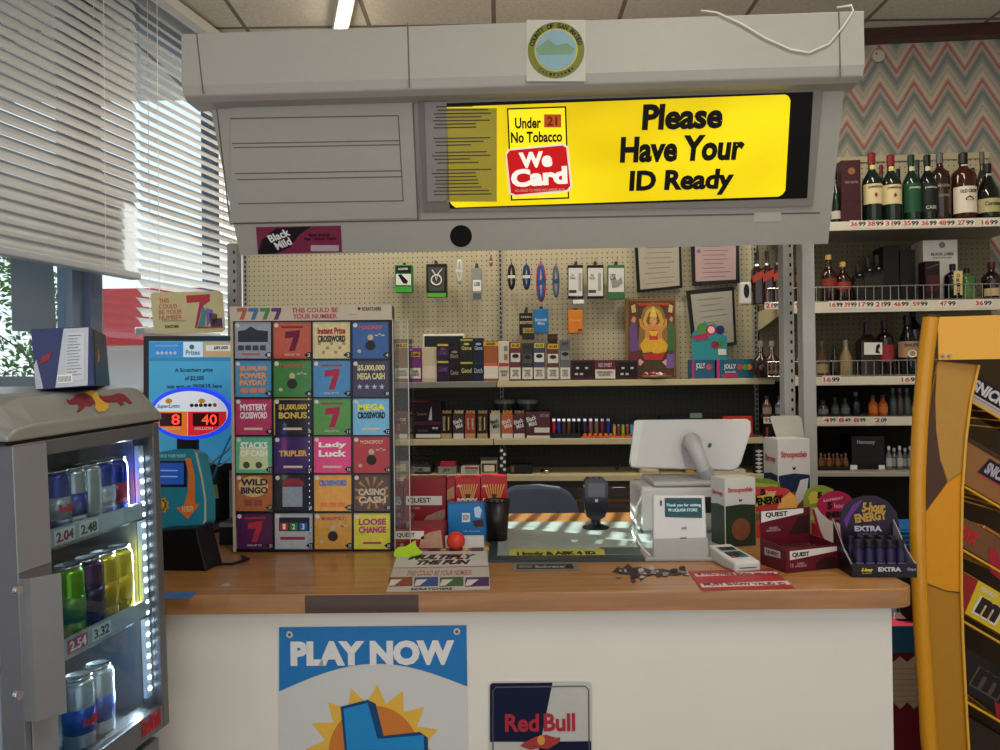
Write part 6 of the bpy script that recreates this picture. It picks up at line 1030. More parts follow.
# scanner
T = onc('barcode_scanner', 'black upright barcode scanner on a round foot behind the glass plate', 'scanner', 597, 531)
pd(T, 'head', m('#0d0f16', .15, coat=.5), [(585, 482), (588, 478.5), (604, 478.5), (608, 482), (608, 508), (605, 517), (600, 520), (592, 520), (587, 517), (585, 508)], y=-.0, th=-.05)
pr(T, 'scan_window', m('#1a2436', .08, coat=1), 588, 483, 605, 497); pd(T, 'mark', m('#9ab0cc'), [(595, 499), (598, 499), (598, 502), (595, 502)]); z1 = pix(T, 596, 519)[1]; B().lathe([(.045, 0), (.045, .008), (.018, .018), (.014, z1)], 22, 0, .03).build('foot', m('#0d0f12', .3), T, smooth=False)

T = bpy.data.objects['torn_sticker']; random.seed(3)
for k in range(34):
    x = random.uniform(610, 690); y = 572+random.gauss(0, 3.4); r = random.uniform(.8, 2.6)
    pd(T, 'scrap', m(random.choice(('#2c2428', '#4a3a40', '#8a7c7c', '#b0a4a0'))), [(x+r*1.6*math.cos(q)*random.uniform(.5, 1.2), y+r*math.sin(q)*random.uniform(.5, 1.2)) for q in (0, 1, 2.1, 3.1, 4.2, 5.2)], y=-.0018-.00025*(k % 6), th=.0003)
# ================================================================ REGISTER GROUP
WH = m('#c8c6c2', .35, coat=.2, var=.02); WH2 = m('#b2b1ae', .4, var=.03)
T = onc('cash_register', 'white cash register with large tilted screen seen from behind, on the counter', 'cash register', 690, 535)
# base housing
pd(T, 'housing', WH, [(640, 487), (654, 486), (658, 545), (652, 545), (648, 520), (640, 505)], y=-.0, th=-.16) if False else None
xa, za = pix(T, 641, 487); xb_, _ = pix(T, 722, 487); 
box(T, 'housing', WH, xa, xb_, 0, .22, .012, za, .012); box(T, 'top_tray', WH2, xa+.04, xb_-.005, -.004, .21, za+.0005, za+.016, .006); box(T, 'paper_slot', m('#2c2e30', .4), xb_-.075, xb_-.008, -.0016, -.0002, za*.45, za*.78); box(T, 'foot_plate', WH2, xa+.01, xb_-.01, .01, .2, 0, .0115, .002)
# arm
def q3(px, py, y): a = pix(T, px, py, Matrix.Translation((0, y, 0))); return (a[0], y, a[1])
B().tube([q3(718, 492, .06), q3(710, 482, .055), q3(703, 468, .05), q3(698, 455, .055), q3(694, 446, .075), q3(692, 442, .10), q3(692, 442, .145)], [.024, .024, .023, .023, .026, .030, .032], 18).build('arm', m('#b5b4b1', .3), T, smooth=True)
B().tube([q3(718, 493, .06), q3(710, 482, .055), q3(703.5, 469, .0502)], [.0258, .0255, .0246], 18).build('arm_sleeve', m('#8f8f8e', .3), T, smooth=True)
KS = Matrix.Translation((0, .0, 0)) @ Matrix.Rotation(math.radians(14), 4, 'X')
KS = Matrix.Translation((0, .12, pix(T, 690, 470, Matrix.Translation((0, .12, 0)))[1])) @ Matrix.Rotation(math.radians(-16), 4, 'X')
sp = [(634.5, 421), (637, 419.5), (747, 418.5), (751, 421), (751.5, 431), (741, 464), (737, 469), (731, 470.5), (640, 467.5), (632, 467), (629.5, 462), (631, 450)]
o = pd(T, 'screen_shell', WH, sp, K=KS, y=.0, th=-.018); o.modifiers.new('bevel', 'BEVEL').width = .006; o.modifiers['bevel'].segments = 3
pd(T, 'shell_edge', m('#d4d2cd', .35), [(634.5, 421), (643, 421), (640, 440), (636, 466), (632, 466.5), (630, 461), (631, 450)], K=KS, y=-.001, th=.004)
pd(T, 'screen', m('#0c0e12', .15), [(637, 423), (746, 422), (736, 466), (634, 463)], K=KS, y=.0195, th=.001)
pd(T, 'clover_mark', m('#2a5a3c', .4), [(707.5, 446), (709, 443), (711.5, 443.5), (711.5, 446), (709.5, 448), (708, 447.5)], K=KS, y=-.0012)
for a, b in ((652, 523), (646, 512)): pass
# customer display
T = onc('customer_display', 'white customer display with small dark thank you screen on a grey base plate', 'display', 680, 560, math.radians(-2))
box(T, 'base_plate', m('#9d9c99', .4), pix(T, 644, 560)[0], pix(T, 719, 560)[0], -.02, .09, 0, .012, .004)
KD = Matrix.Translation((0, -.006, .0125)) @ Matrix.Rotation(math.radians(-6), 4, 'X')
o = pd(T, 'panel', m('#cfcdca', .3, var=.02), [(653, 495.5), (705, 495.5), (706.5, 530), (707.5, 562), (653.5, 560)], K=KD, y=0, th=-.014); o.modifiers.new('bevel', 'BEVEL').width = .003
pd(T, 'lower_cover', m('#a4a19c', .3), [(653, 539), (707, 537.5), (707.5, 562), (654, 560)], K=KD, y=-.0005, th=.006)
pd(T, 'screen', m('#123a40', .2, emit=.35), [(664.5, 498), (701.5, 498), (702, 518), (665, 517)], K=KD, y=-.001)
pt(T, 'Thank you for visiting', m('#b8d4d4', .4, emit=.6), 666, 503.5, 700.5, 507.2, K=KD, y=-.0018, bold=.0); pt(T, '99 LIQUOR STORE', m('#b8d4d4', .4, emit=.6), 668, 508.5, 697, 512, K=KD, y=-.0018, bold=.0)
pt(T, 'clover', m('#3a3a38'), 660, 498, 662, 506, K=KD, y=-.001); pd(T, 'card_mark', m('#8a8a88'), [(681, 527.5), (686, 526.5), (687, 529), (682, 529.5)], K=KD, y=-.0012); pd(T, 'card_slot_mark', m('#55544f'), [(679, 537.5), (686, 537), (686, 538), (681, 538.5)], K=KD, y=-.0075)
REG = bpy.data.objects['cash_register']; ri = MW['cash_register'].inverted()
o = B().tube([ri @ v for v in [P(651, 491, 2.42), P(642, 496, 2.42), P(637, 506, 2.42), P(636, 514, 2.44), Pz(630, 527, 1.012), Pz(634, 536, 1.010), Pz(642, 548, 1.010), Pz(650, 556, 1.010)]], .0035, 7).build('cord', WHITE, REG, smooth=True)
# card terminal
T = onc('card_terminal', 'white handheld card terminal lying face up with colour keys', 'card terminal', 748, 572, math.radians(12))
KT = Matrix.Rotation(math.radians(-14), 4, 'X')
L_, Wd = .15, .060
bm = B(); pl = [(-Wd*.62, 0), (Wd*.62, 0), (Wd*.64, .05), (Wd*.56, L_), (-Wd*.56, L_), (-Wd*.64, .05)]
bm.prism([(x, y) for x, y in pl], -.026, 0, KF); o = bm.build('case', m('#c4c3bd', .4), T, .006)
for v in o.data.vertices:
    if v.co.z > .01: v.co.z += v.co.y*.10
KT = frame((0, 0, .0262), (1, 0, 0), (0, 1, .10))
dec(T, 'screen_bezel', m('#8b8a86', .4), [(-.027, .088), (.024, .088), (.024, .122), (-.025, .122)], K=KT, y=-.0006); dec(T, 'screen', m('#23211f', .2), [(-.023, .093), (.020, .093), (.020, .117), (-.022, .117)], K=KT, y=-.0014)
for r in range(4):
    for c_ in range(4): dec(T, 'key', m(('#2a2a34', '#2a2a34', '#2a2a34', '#2c6a4a')[c_] if r else ('#b03a4a', '#2a2a34', '#3a4a8a', '#2c6a4a')[c_], .4), [(x+a, y+b) for x, y in ((-.024+c_*.0125, .036+r*.0115),) for a, b in ((0, 0), (.0095, 0), (.0095, .008), (0, .008))], K=KT, y=-.0006, th=.002)
box(T, 'card_slot', m('#55534e'), -.024, .024, -.001, -.0002, .010, .0125, 0)
# waffle boxes
def waffle(label, px, py, yaw, w, d, h, img):
    T = onc('waffle_box', label, 'box', px, py, yaw, 'biscuit waffle boxes on the counter')
    box(T, 'carton', m('#c9c5bf', .4), -w/2, w/2, 0, d, 0, h, .001)
    KSd = frame((-w/2, d, 0), (0, -1, 0), (0, 0, 1))
    for K_, ww in ((None, w), (KSd, d)):
        x0, x1 = (-w/2+.002, w/2-.002) if K_ is None else (.002, d-.002)
        dec(T, 'dark_picture', m(img, .4, var=.35, scale=25), [(x0, .002), (x1, .002), (x1, h*.60), (x0+ww*.5, h*.62), (x0, h*.60)], K=K_)
        if K_ is None:
            dec(T, 'waffle_picture', m('#7a4a34', .5, var=.3, scale=120), disc(.0, h*.26, w*.30, h*.16), K=K_, y=-.0014); txt(T, 'Stroopwafels', m('#b84a50'), 0, h*.82, w*.8, h*.09, y=-.0008, K=K_, bold=.03); dec(T, 'windmill_mark', BLACK, [(.0-.004, h*.66), (.004, h*.66), (.006, h*.70), (0, h*.68), (-.006, h*.70)], K=K_)
        else: txt(T, 'Stroop', m('#b84a50'), d*.5, h*.77, d*.7, h*.09, y=-.0008, K=K_, bold=.03)
    return T
c1 = Pz(738, 548, 1.0)
T = waffle('short white and green biscuit box right of the customer display', 741, 547, math.radians(16), .105, .075, .205, '#2a3a28')
T = waffle('taller white and navy biscuit box with its lid flap standing open', 795, 530, math.radians(10), .115, .09, .30, '#1f2c48')
w, d, h = .115, .09, .30
pd(T, 'open_flap', m('#b8b3a6', .5), [(780, 449), (806, 448), (801, 418), (798, 415.5), (771, 416), (770, 418)], K=Matrix.Translation((0, d, 0)), y=-.0, th=.002); pd(T, 'white_swoosh', m('#c8c8c6', .4), [(790, 512), (806, 496), (808, 478), (800, 480), (795, 495), (786, 506)], y=-.0022)
# energy shot displays with header cards
def header(label, px, py, pts, colr, yaw=0, y0=0):
    T = onc('shot_display', label, 'display', px, py, yaw, 'energy shot displays behind the bar carton'); a = pix(T, min(p[0] for p in pts)+4, py)[0]; b = pix(T, max(p[0] for p in pts)-4, py)[0]
    pd(T, 'header_card', m(colr, .4, var=.15, scale=12), pts, y=0, th=-.003); box(T, 'tray', m(colr, .45), a, b, .0035, .07, 0, .045); return T
T = header('green and yellow bottle display, furthest back beside the waffle box', 757, 532, [(730, 485), (736, 480), (750, 478), (770, 479), (780, 483), (782, 510), (732, 510)], '#6a8a2c'); pd(T, 'yellow_swirl', m('#a8a83c'), [(732, 487), (750, 482), (778, 485), (776, 488), (750, 486), (734, 491)])
T = header('red and yellow energy shot display with runner mark, behind the bar carton', 773, 538, [(747, 512), (747, 493), (752, 489), (772, 486), (788, 489), (796, 496), (797, 512)], '#b83a34')
pd(T, 'yellow_edge', m('#d8a04a'), [(776, 512), (780, 500), (790, 492), (797, 498), (797, 512)]); pd(T, 'yellow_panel', m('#c8b43c'), [(748, 498), (775, 493), (775, 503), (748, 508)], y=-.001)
pt(T, '5', BLACK, 760, 489, 765, 495, y=-.0018, bold=.05); pt(T, 'hour', m('#e0c8a0'), 766, 490, 776, 494, y=-.0018); pt(T, 'ENERGY', BLACK, 757, 496, 783, 504, y=-.0022, bold=.06, rot=.12); pd(T, 'runner', BLACK, [(752, 505), (754, 499), (752, 496), (755, 493), (757, 497), (757, 502), (755, 506)], y=-.0022)
T = header('green and yellow round fruit display behind the pink round one', 820, 534, [(803, 515), (804, 497), (807, 490), (814, 485.5), (824, 485.5), (833, 489), (837, 497), (837, 515)], '#8a9a3c'); pd(T, 'yellow_patch', m('#c8b84a'), [(808, 497), (812, 491), (818, 492), (818, 503), (810, 504)]); pt(T, '5', BLACK, 817, 492, 822, 498, y=-.0014, bold=.05)
T = header('pink round energy shot display left of the purple one', 838, 541, [(836-19*math.cos(q*PI/14), 507-16*math.sin(q*PI/14)) for q in range(15)]+[(855, 520), (817, 520)], '#a8204a'); pt(T, '5', m('#1a0d12'), 827, 502, 832, 509, y=-.0014, bold=.05); pt(T, 'hour', m('#d89aa8'), 834, 503, 846, 508, y=-.0014); pt(T, 'ENERGY', m('#1a0d12'), 826, 511, 848, 517, y=-.0014, bold=.06, rot=.08); pt(T, 'RASPBERRY', m('#d8a8b0'), 823, 498, 843, 500.5, y=-.0014, rot=.15)
T = onc('white_tray', 'white curved carton tray side standing between bar carton and purple display', 'tray', 828, 549); pd(T, 'side', m('#c4bdb4', .45), [(812, 509), (817, 507.5), (821, 513), (829, 520), (840, 524), (841, 548), (836, 549), (826, 546), (818, 530)], y=0, th=-.003); pd(T, 'red_edge', m('#8a1c30'), [(812, 509), (814, 508.5), (820, 530), (828, 547), (825, 546), (817, 531)], y=-.001)
box(T, 'floor', m('#a8a29a'), pix(T, 822, 548)[0], pix(T, 840, 548)[0], .0035, .03, 0, .004)
# bar carton right (open tray with header)
def tray(name, label, px, py, yaw, w, d, hf, hs, mat, hdr):
    T = onc(name, label, 'display', px, py, yaw)
    box(T, 'front_panel', mat, 0, w, 0, .003, 0, hf, 0); box(T, 'floor', mat, .0032, w-.0032, .0032, d-.0032, 0, .003, 0)
    for x in (0, w-.003): B().prism([(0.0032, .0), (d-.0032, 0), (d-.0032, hs), (d*.5, hf*1.1), (.0032, hf)], x, x+.003, Matrix(((0, 1, 0, 0), (1, 0, 0, 0), (0, 0, 1, 0), (0, 0, 0, 1)))).build('side_panel', mat, T)
    dec(T, 'header_card', mat, hdr, y=d, th=.003); return T
MR = m('#5a1420', .4, var=.1)
w, d = .160, .105
T = tray('bar_carton', 'open maroon protein bar carton with raised name header, right of the card terminal', 786, 573.5, math.radians(17), w, d, .062, .07, MR, [(0, 0), (w, 0), (w, .145), (.0, .145)])
dec(T, 'white_band', m('#c9c2b8'), [(.012, .033), (w-.002, .046), (w-.002, .058), (.012, .056)]); txt(T, 'QUEST', BLACK, .045, .045, .052, .013, y=-.0014, bold=.03); txt(T, 'DOUBLE\nCHOCOLATE', m('#a87a80'), .045, .019, .035, .012); dec(T, 'brownie_picture', m('#2c1210', .5, var=.4, scale=100), [(.09, .002), (w-.004, .002), (w-.004, .03), (.12, .034), (.095, .02)]); txt(T, '12', m('#a87a80'), .018, .019, .010, .009)
Kh = Matrix.Translation((0, d-.003, 0)); dec(T, 'white_band', m('#d0cac2'), [(.002, .112), (w*.86, .130), (w*.86, .142), (.002, .142)], K=Kh); txt(T, 'QUEST', BLACK, .05, .131, .07, .015, K=Kh, y=-.0014, bold=.03); dec(T, 'brownie_picture', m('#2c1210', .5, var=.4, scale=100), [(.09, .075), (w-.004, .075), (w-.004, .125), (.12, .12)], K=Kh, y=-.0008); txt(T, 'DOUBLE\nCHOCOLATE', m('#a87a80'), .04, .092, .045, .013, K=Kh)
Ks = frame((0, d, 0), (0, -1, 0), (0, 0, 1)); dec(T, 'white_band', m('#a89a94'), [(.02, .03), (d-.02, .034), (d-.02, .052), (.02, .05)], K=Ks); txt(T, 'QUEST', m('#4a3a3a'), d*.5, .041, .05, .011, K=Ks, y=-.0014)
MT_ = MW[T.name]
for k in range(5):
    Tb = thing('protein_bar', ('wrapped bar at the front of the open maroon carton', 'wrapped bar, second from the front in the open maroon carton', 'wrapped bar in the middle of the open maroon carton', 'wrapped bar, second from the back in the open maroon carton', 'wrapped bar nearest the header in the open maroon carton')[k], 'bar', None, group='bars in the open maroon carton', M=MT_ @ Matrix.Translation((w/2, 0.006+k*.019, .0035)))
    bm = B(); n = 10; bm.box(-.062, .062, 0, .016, .0, .048); bm.build('wrapper', m('#4a1a20', .25, .2, var=.35, scale=40), Tb, .006); box(Tb, 'crimp', m('#8a6a6a', .3, .3), -.071, -.0622, .006, .014, .004, .044); box(Tb, 'crimp', m('#8a6a6a', .3, .3), .0622, .071, .006, .014, .004, .044)
# purple EXTRA tray
w, d = .165, .12
MP = m('#15111c', .4, var=.1)
T = onc('shot_tray', 'black and purple energy shot tray with round header at the counter corner', 'display', 852.5, 577.5, math.radians(-3)); MT_ = MW[T.name]; w = pix(T, 917, 577)[0]
hf = pix(T, 880, 564)[1]
box(T, 'front_panel', MP, 0, w, 0, .003, 0, hf, 0); box(T, 'floor', MP, .0, w-.0, .0032, d, 0, .003, 0)
SWP = Matrix(((0, 1, 0, 0), (1, 0, 0, 0), (0, 0, 1, 0), (0, 0, 0, 1)))
sp_ = [(.0032, .0032), (d, .0032), (d, .125), (d*.75, .10), (d*.4, .06), (.0032, hf)]
o = B().prism(sp_, 0, .003, SWP).build('side_panel', MP, T)
o = B().prism(sp_, w-.003, w, SWP).build('side_panel', m('#8f8a8e', .45), T); B().prism([(d, .121), (d*.75, .096), (d*.4, .056), (.0032, hf-.003), (.0032, hf), (d*.4, .06), (d*.75, .10), (d, .125)], -.0012, -.0002, SWP).build('side_trim', m('#b0aab4'), T)
Kh = Matrix.Translation((0, d, 0))
PUR = m('#1e1029', .4, var=.25, scale=20)
pd(T, 'header_card', PUR, [(843, 545), (841, 530), (839, 520), (843, 506), (852, 499), (864, 495.5), (877, 496), (888, 502), (896, 512), (899, 524), (897, 545)], K=Kh, y=0, th=.003)
GOLD = m('#b08a3a')
pt(T, '5-hour', GOLD, 861, 502, 885, 512, K=Kh, y=-.0038, bold=.05, shear=.2); pt(T, 'ENERGY', GOLD, 854, 512, 886, 521, K=Kh, y=-.0038, bold=.05, rot=.12); pt(T, 'EXTRA', m('#b8b4c0'), 854, 525.5, 881, 531, K=Kh, y=-.0038, bold=.05); pt(T, 'STRENGTH', m('#6a5f7a'), 857, 532.5, 877, 534.5, K=Kh, y=-.0038)
pd(T, 'swirl', m('#5a2f7a'), [(843, 520), (852, 505), (862, 499), (858, 506), (850, 516), (846, 528)], K=Kh, y=-.0034)
pt(T, 'EXTRA', m('#b8b6bc'), 878, 567, 901, 571.5, bold=.05); pt(T, '5-hour', m('#c8b83a'), 861, 568, 873, 571.5, bold=.05, shear=.3); pt(T, 'ENERGY', m('#8a8430'), 862, 572.3, 872, 574); pt(T, 'Grape', m('#8a8894'), 907, 567.5, 916, 571.5, bold=.03, shear=.2)
nm = ('far left', 'second from the left', 'middle', 'fourth from the left', 'far right')
for r in range(2):
    for k in range(5):
        x = .026+k*(w-.052)/4; y = .028+r*.046
        Tb = thing('energy_shot', f'small purple bottle, {nm[k]}, {("front", "back")[r]} row of the purple tray', 'bottle', None, group='energy shots in the purple tray', M=MT_ @ Matrix.Translation((x, y, .0035)))
        B().lathe([(.0125, 0), (.014, .003), (.014, .058), (.008, .066), (.008, .068)], 16).build('bottle_body', m('#1e1638', .3, var=.4, scale=60), Tb, smooth=True); B().lathe([(.0095, .0682), (.0095, .083), (.008, .085)], 14).build('cap', m('#1c1a24', .4), Tb)
        B().lathe([(.0142, .012), (.0142, .03)], 10, a0=-PI*.75, a1=-PI*.25).build('silver_label', m('#7a78a0', .4), Tb)
T = thing('blue_crate', 'stack of blue trays behind the purple display near the yellow pole', 'crate', P(905, 548, 2.75)*1.0)
MW[T.name] = T.matrix_world.copy()
# ================================================================ RED SPORTS STYLE DISPLAY BOX AND SIGN BOARDS
bpy.data.objects.remove(T)
dp = P(935, 600, 2.7); T = thing('floor_display', 'tall cardboard floor display with blue, cream zigzag and maroon bands', 'display', (dp.x, 2.7, 0), math.radians(-4)); FD = T
a = pix(T, 880, 650)[0]; b = pix(T, 1030, 650)[0]; ht = pix(T, 900, 626)[1]
box(T, 'box', m('#6e1420', .55), a, b, .0, .35, 0, ht)
pd(T, 'blue_band', m('#1f5a80', .5), [(880, 626.3), (1030, 624.3), (1030, 652), (880, 653)], y=-.0006)
zzp = [(880, 662)]
for k in range(20): zzp += [(886+k*7, 656 if k % 2 == 0 else 662)]
zz2 = [(886+k*7, 709 if k % 2 == 0 else 702) for k in range(20)][::-1]
pd(T, 'cream_band', m('#b8a68e', .55), zzp+zz2+[(880, 706)], y=-.0006)
for k in range(7): pd(T, 'slat_line', m('#a3927c'), [(890, 668+k*5.5), (1028, 667+k*5.5), (1028, 668+k*5.5), (890, 669+k*5.5)], y=-.0014)
htop = ht
T = thing('stacked_tray', 'blue tray stack standing on the zigzag floor display behind the yellow pole', 'tray', None, M=MW[FD.name] @ Matrix.Translation((0, .06, ht+.0005)))
a, z0 = pix(T, 895, 545); b, z1 = pix(T, 925, 529)
box(T, 'tray_stack', m('#17181c', .5), a, b+.15, 0, .2, 0, z1-.075, .004); box(T, 'blue_top', m('#1f5f9a', .4), a, b+.15, 0, .2, z1-.0745, z1, .004)
for k in range(4): zq = z1-.012-k*.016; box(T, 'tray_rim', m('#3a8ac8', .35), a-.004, b+.154, -.004, .2, zq, zq+.004, .001)
B().box(a+.01, b+.1, -.008, -.0045, .03, z0*.6).build('dark_card', m('#1c1a1a'), T)
pd(T, 'white_card', m('#c8c4b8'), [(893, 612), (899, 612), (905, 618), (893, 618)], y=-.009)
# ================================================================ CANDY RACK
RY = 1.98
YM = m('#c98a16', .3, coat=.3, var=.05); YP = m('#d2921c', .35, var=.08, scale=5)
T = thing('candy_rack', 'yellow curved candy rack with wire shelves at the right edge', 'rack', (P(930, 700, RY).x, RY, 0)); CR = T
def R3(px, py, y=0): a = pix(CR, px, py, Matrix.Translation((0, y, 0))); return (a[0], y, a[1])
pole = [(931, 317), (928, 340), (924.5, 370), (921.5, 405), (919, 445), (917.5, 490), (917.5, 530), (918.5, 570), (920.5, 610), (923.5, 660), (927, 710), (930, 750)]
pp = [R3(a, b) for a, b in pole]; last = pp[-1]; pp += [(last[0]+.03, 0, .35), (last[0]+.05, 0, .0)]
def smoothp(p, n=5):
    o = []
    for i in range(len(p)-1):
        a, b, c, d = [Vector(p[max(0, min(len(p)-1, i+k))]) for k in (-1, 0, 1, 2)]
        for j in range(n): t = j/n; o.append(.5*((2*b)+(c-a)*t+(2*a-5*b+4*c-d)*t*t+(3*b-a-3*c+d)*t**3))
    o.append(Vector(p[-1])); return o
pp = [tuple(v) for v in smoothp(pp)]
B().tube(pp, .0195, 16).build('curved_pole', YM, T, smooth=True); B().tube([(pp[0][0], 0, pp[0][2]), (pp[0][0]+.0003, 0, pp[0][2]+.006)], .0205, 16).build('pole_cap', m('#3a2c12', .4), T)
# header: curved panel
hx, hz1 = pix(T, 938, 317); _, hz0 = pix(T, 938, 360)
bm = B(); n = 16; pv = []
for k in range(n+1):
    f = k/n; x = hx+.62*f; y = -.06*math.sin(PI*f)+.0; pv.append((x, y))
for lo_, hi_ in ((0, .004),):
    vs = [[bm.bm.verts.new((x, y+t, z)) for t in (lo_, hi_) for z in (hz0-.004*i*0, hz1)] for i, (x, y) in enumerate(pv)]
    for i in range(n):
        a, b = vs[i], vs[i+1]
        for q in ((0, 1), (1, 3), (3, 2), (2, 0)): bm.bm.faces.new((a[q[0]], b[q[0]], b[q[1]], a[q[1]]))
    bm.bm.faces.new((vs[0][0], vs[0][1], vs[0][3], vs[0][2])); bm.bm.faces.new((vs[-1][0], vs[-1][2], vs[-1][3], vs[-1][1]))
bm.build('header_panel', m('#dfa01e', .3, coat=.3, var=.03), T, smooth=False)
for a in (941, 947): q = pix(T, a, 356); B().prism(disc(q[0], q[1], .004, n=10), -.020, -.006).build('rivet', CHROME, T)
# side panel (picture character left out, plain colour fields kept)
KP = Matrix.Translation((0, .012, 0))
pd(T, 'side_panel', m('#a8741a', .4, var=.05), [(938, 361), (979, 365), (971, 400), (966, 440), (962.5, 490), (961.5, 540), (961.5, 590), (963, 640), (966, 700), (969, 752), (936, 752), (931, 700), (927, 640), (924, 590), (923.5, 540), (924, 490), (926, 440), (931, 395)], K=KP, y=0, th=-.004)
pd(T, 'brown_field', m('#4a3020', .4), [(931.5, 395), (936, 372), (935, 400), (936, 430), (940, 460), (947, 482), (924.8, 512), (924.5, 490), (926, 440)], K=KP, y=-.0008)
pd(T, 'tan_field', m('#b08238', .4), [(938, 362), (978.5, 366), (971, 400), (966, 440), (964, 470), (948, 480), (940, 460), (936, 430), (935, 400), (936.5, 372)], K=KP, y=-.0008)
pd(T, 'orange_field', m('#cf8a14', .4), [(925, 513), (947, 483), (964, 472), (962.5, 490), (961.6, 540), (961.6, 592), (945, 590), (924.5, 582), (923.6, 540)], K=KP, y=-.0008)
pd(T, 'panel_seam', m('#5a3c0c'), [(924, 582), (945, 590), (961.6, 592), (961.6, 593.2), (945, 591.2), (924, 583.2)], K=KP, y=-.0018)
B().tube([R3(a, b, .005) for a, b in ((979, 365), (971, 400), (966, 440), (962.5, 490), (961.5, 540), (961.5, 590), (963, 640), (966, 700), (969, 752))], .0035, 7).build('panel_edge_wire', m('#d8a43a', .3), T)
box(T, 'base_tray', YM, pp[-1][0]-.02, pp[-1][0]+.55, -.01, .36, 0.0, .04, .01); box(T, 'back_sheet', m('#3a2a12', .5), hx+.20, hx+.58, .345, .35, .0405, hz1, 0)
WY = m('#d09a2c', .3)
SL = math.radians(-31)
def cshelf(px, py, i):
    ax, _, az = R3(px, py, .02); dx, dz = math.cos(SL), math.sin(SL)
    for y in (.02,): B().tube([(ax, y, az), (ax+.16*dx, y, az+.16*dz), (ax+.163*dx, y, az+.16*dz-.03), (ax+.20, y, az+.16*dz-.033), (ax+.42, y, az+.16*dz-.033-.10)], .0035, 7).build('shelf_wire', WY, CR)
    bm = B(); [bm.tube([(ax+k*.05*dx, .02, az+k*.05*dz), (ax+k*.05*dx+.02, .30, az+k*.05*dz)], .0022, 6) for k in range(4)]; bm.build('shelf_cross_wires', WY, CR)
def cbx(label, px, py, hpx, top, mat, dl=.36, tl=0):
    """carton lying on a sloping wire shelf, its long side towards the counter; px,py = lower left corner"""
    a = pix(CR, px, py, Matrix.Translation((0, .04, 0))); w_ = MW[CR.name] @ Vector((a[0], .04, a[1]))
    T = thing('candy_carton', label, 'box', None, group='candy cartons on the yellow rack', M=Matrix.Translation(w_) @ Matrix.Rotation(-SL, 4, 'Y')); h = hpx/F*2.0*math.cos(SL)
    box(T, 'carton', mat, -.07, dl, 0, .11, 0, h, .001); return T, h
cshelf(972, 402, 0); T, h = cbx('dark brown candy carton with white block lettering, topmost on the rack', 971, 401.5, 33, 0, m('#3a1512', .4))
dec(T, 'black_panel', m('#120c10', .35), [(-.05, h*.30), (.30, h*.30), (.30, h*.86), (-.05, h*.86)]); dec(T, 'white_edge', m('#b8aca4'), [(-.068, h*.22), (.30, h*.22), (.30, h*.28), (-.068, h*.28)]); txt(T, 'SNICKERS', m('#c8c2c0'), .055, h*.58, .15, h*.42, y=-.0014, bold=.04, shear=.12); dec(T, 'white_base', m('#a89c90'), [(-.068, .001), (.34, .001), (.34, h*.2), (-.068, h*.2)])
cshelf(965, 487, 1); T, h = cbx('tan open candy carton with small framed lettering, second on the rack', 964, 484, 50, 0, m('#8a5c30', .5))
dec(T, 'label_panel', m('#141020', .35), [(.015, h*.40), (.13, h*.40), (.13, h*.82), (.025, h*.82)]); dec(T, 'label_rim', m('#a83a3a'), [(.012, h*.37), (.133, h*.37), (.133, h*.40), (.015, h*.40)], y=-.001); txt(T, 'SNICKERS', m('#a8a0a8'), .073, h*.61, .09, h*.28, y=-.0014, bold=.04, shear=.12); dec(T, 'dark_lid', m('#3a2418'), [(-.068, h*.9), (.3, h*.9), (.3, h-.001), (-.068, h-.001)])
cshelf(961, 549, 2); T, h = cbx('brown carton with red lettering and gold bars inside, third on the rack', 960.5, 546, 31, 0, m('#6a4426', .5))
txt(T, 'TWIX', m('#b8202c'), .005, h*.5, .055, h*.5, y=-.0014, bold=.04, shear=.2); pd(T, 'red_flash', m('#9a1c2c'), [(988, 548), (995, 548), (1000, 560), (1000, 580), (990, 572)])
for k in range(5): o = box(T, 'gold_wrapper', m('#b87a3c', .2, .6), .03, .28, .006+k*.02, .022+k*.02, h+.0005, h+.012, .004)
cshelf(961, 620, 3); T, h = cbx('bright yellow candy carton with big brown letter, fourth on the rack', 960.5, 611, 42, 0, m('#c8aa1c', .4))
dec(T, 'red_end', m('#8a1a1c'), [(-.068, .001), (.012, .001), (.0, h-.001), (-.068, h-.001)]); txt(T, 'm', m('#c8c4b8'), .062, h*.42, .075, h*.6, bold=.12, y=-.0008); txt(T, 'm', m('#2a1810'), .062, h*.42, .062, h*.48, bold=.06, y=-.0016); txt(T, 'PEANUT', m('#c8c4b0'), .04, h*.84, .05, h*.12, bold=.04); txt(T, "&m's", m('#2a1810'), .16, h*.42, .09, h*.5, bold=.06, y=-.0016)
cshelf(963, 700, 4); T, h = cbx('black candy carton with pale outlined letter, fifth on the rack', 962.5, 690, 45, 0, m('#1c1614', .4))
txt(T, 'm', m('#4a4038'), .05, h*.5, .09, h*.6, bold=.10, y=-.0008); txt(T, 'm', m('#191312'), .05, h*.5, .08, h*.5, bold=.04, y=-.0016); pd(T, 'red_flash', m('#8a1a24'), [(994, 700), (1000, 705), (1000, 725), (996, 715)])
T, h = cbx('mottled brown candy carton lowest on the rack', 964, 752, 38, 0, m('#2a1c12', .5, var=.6, scale=50))
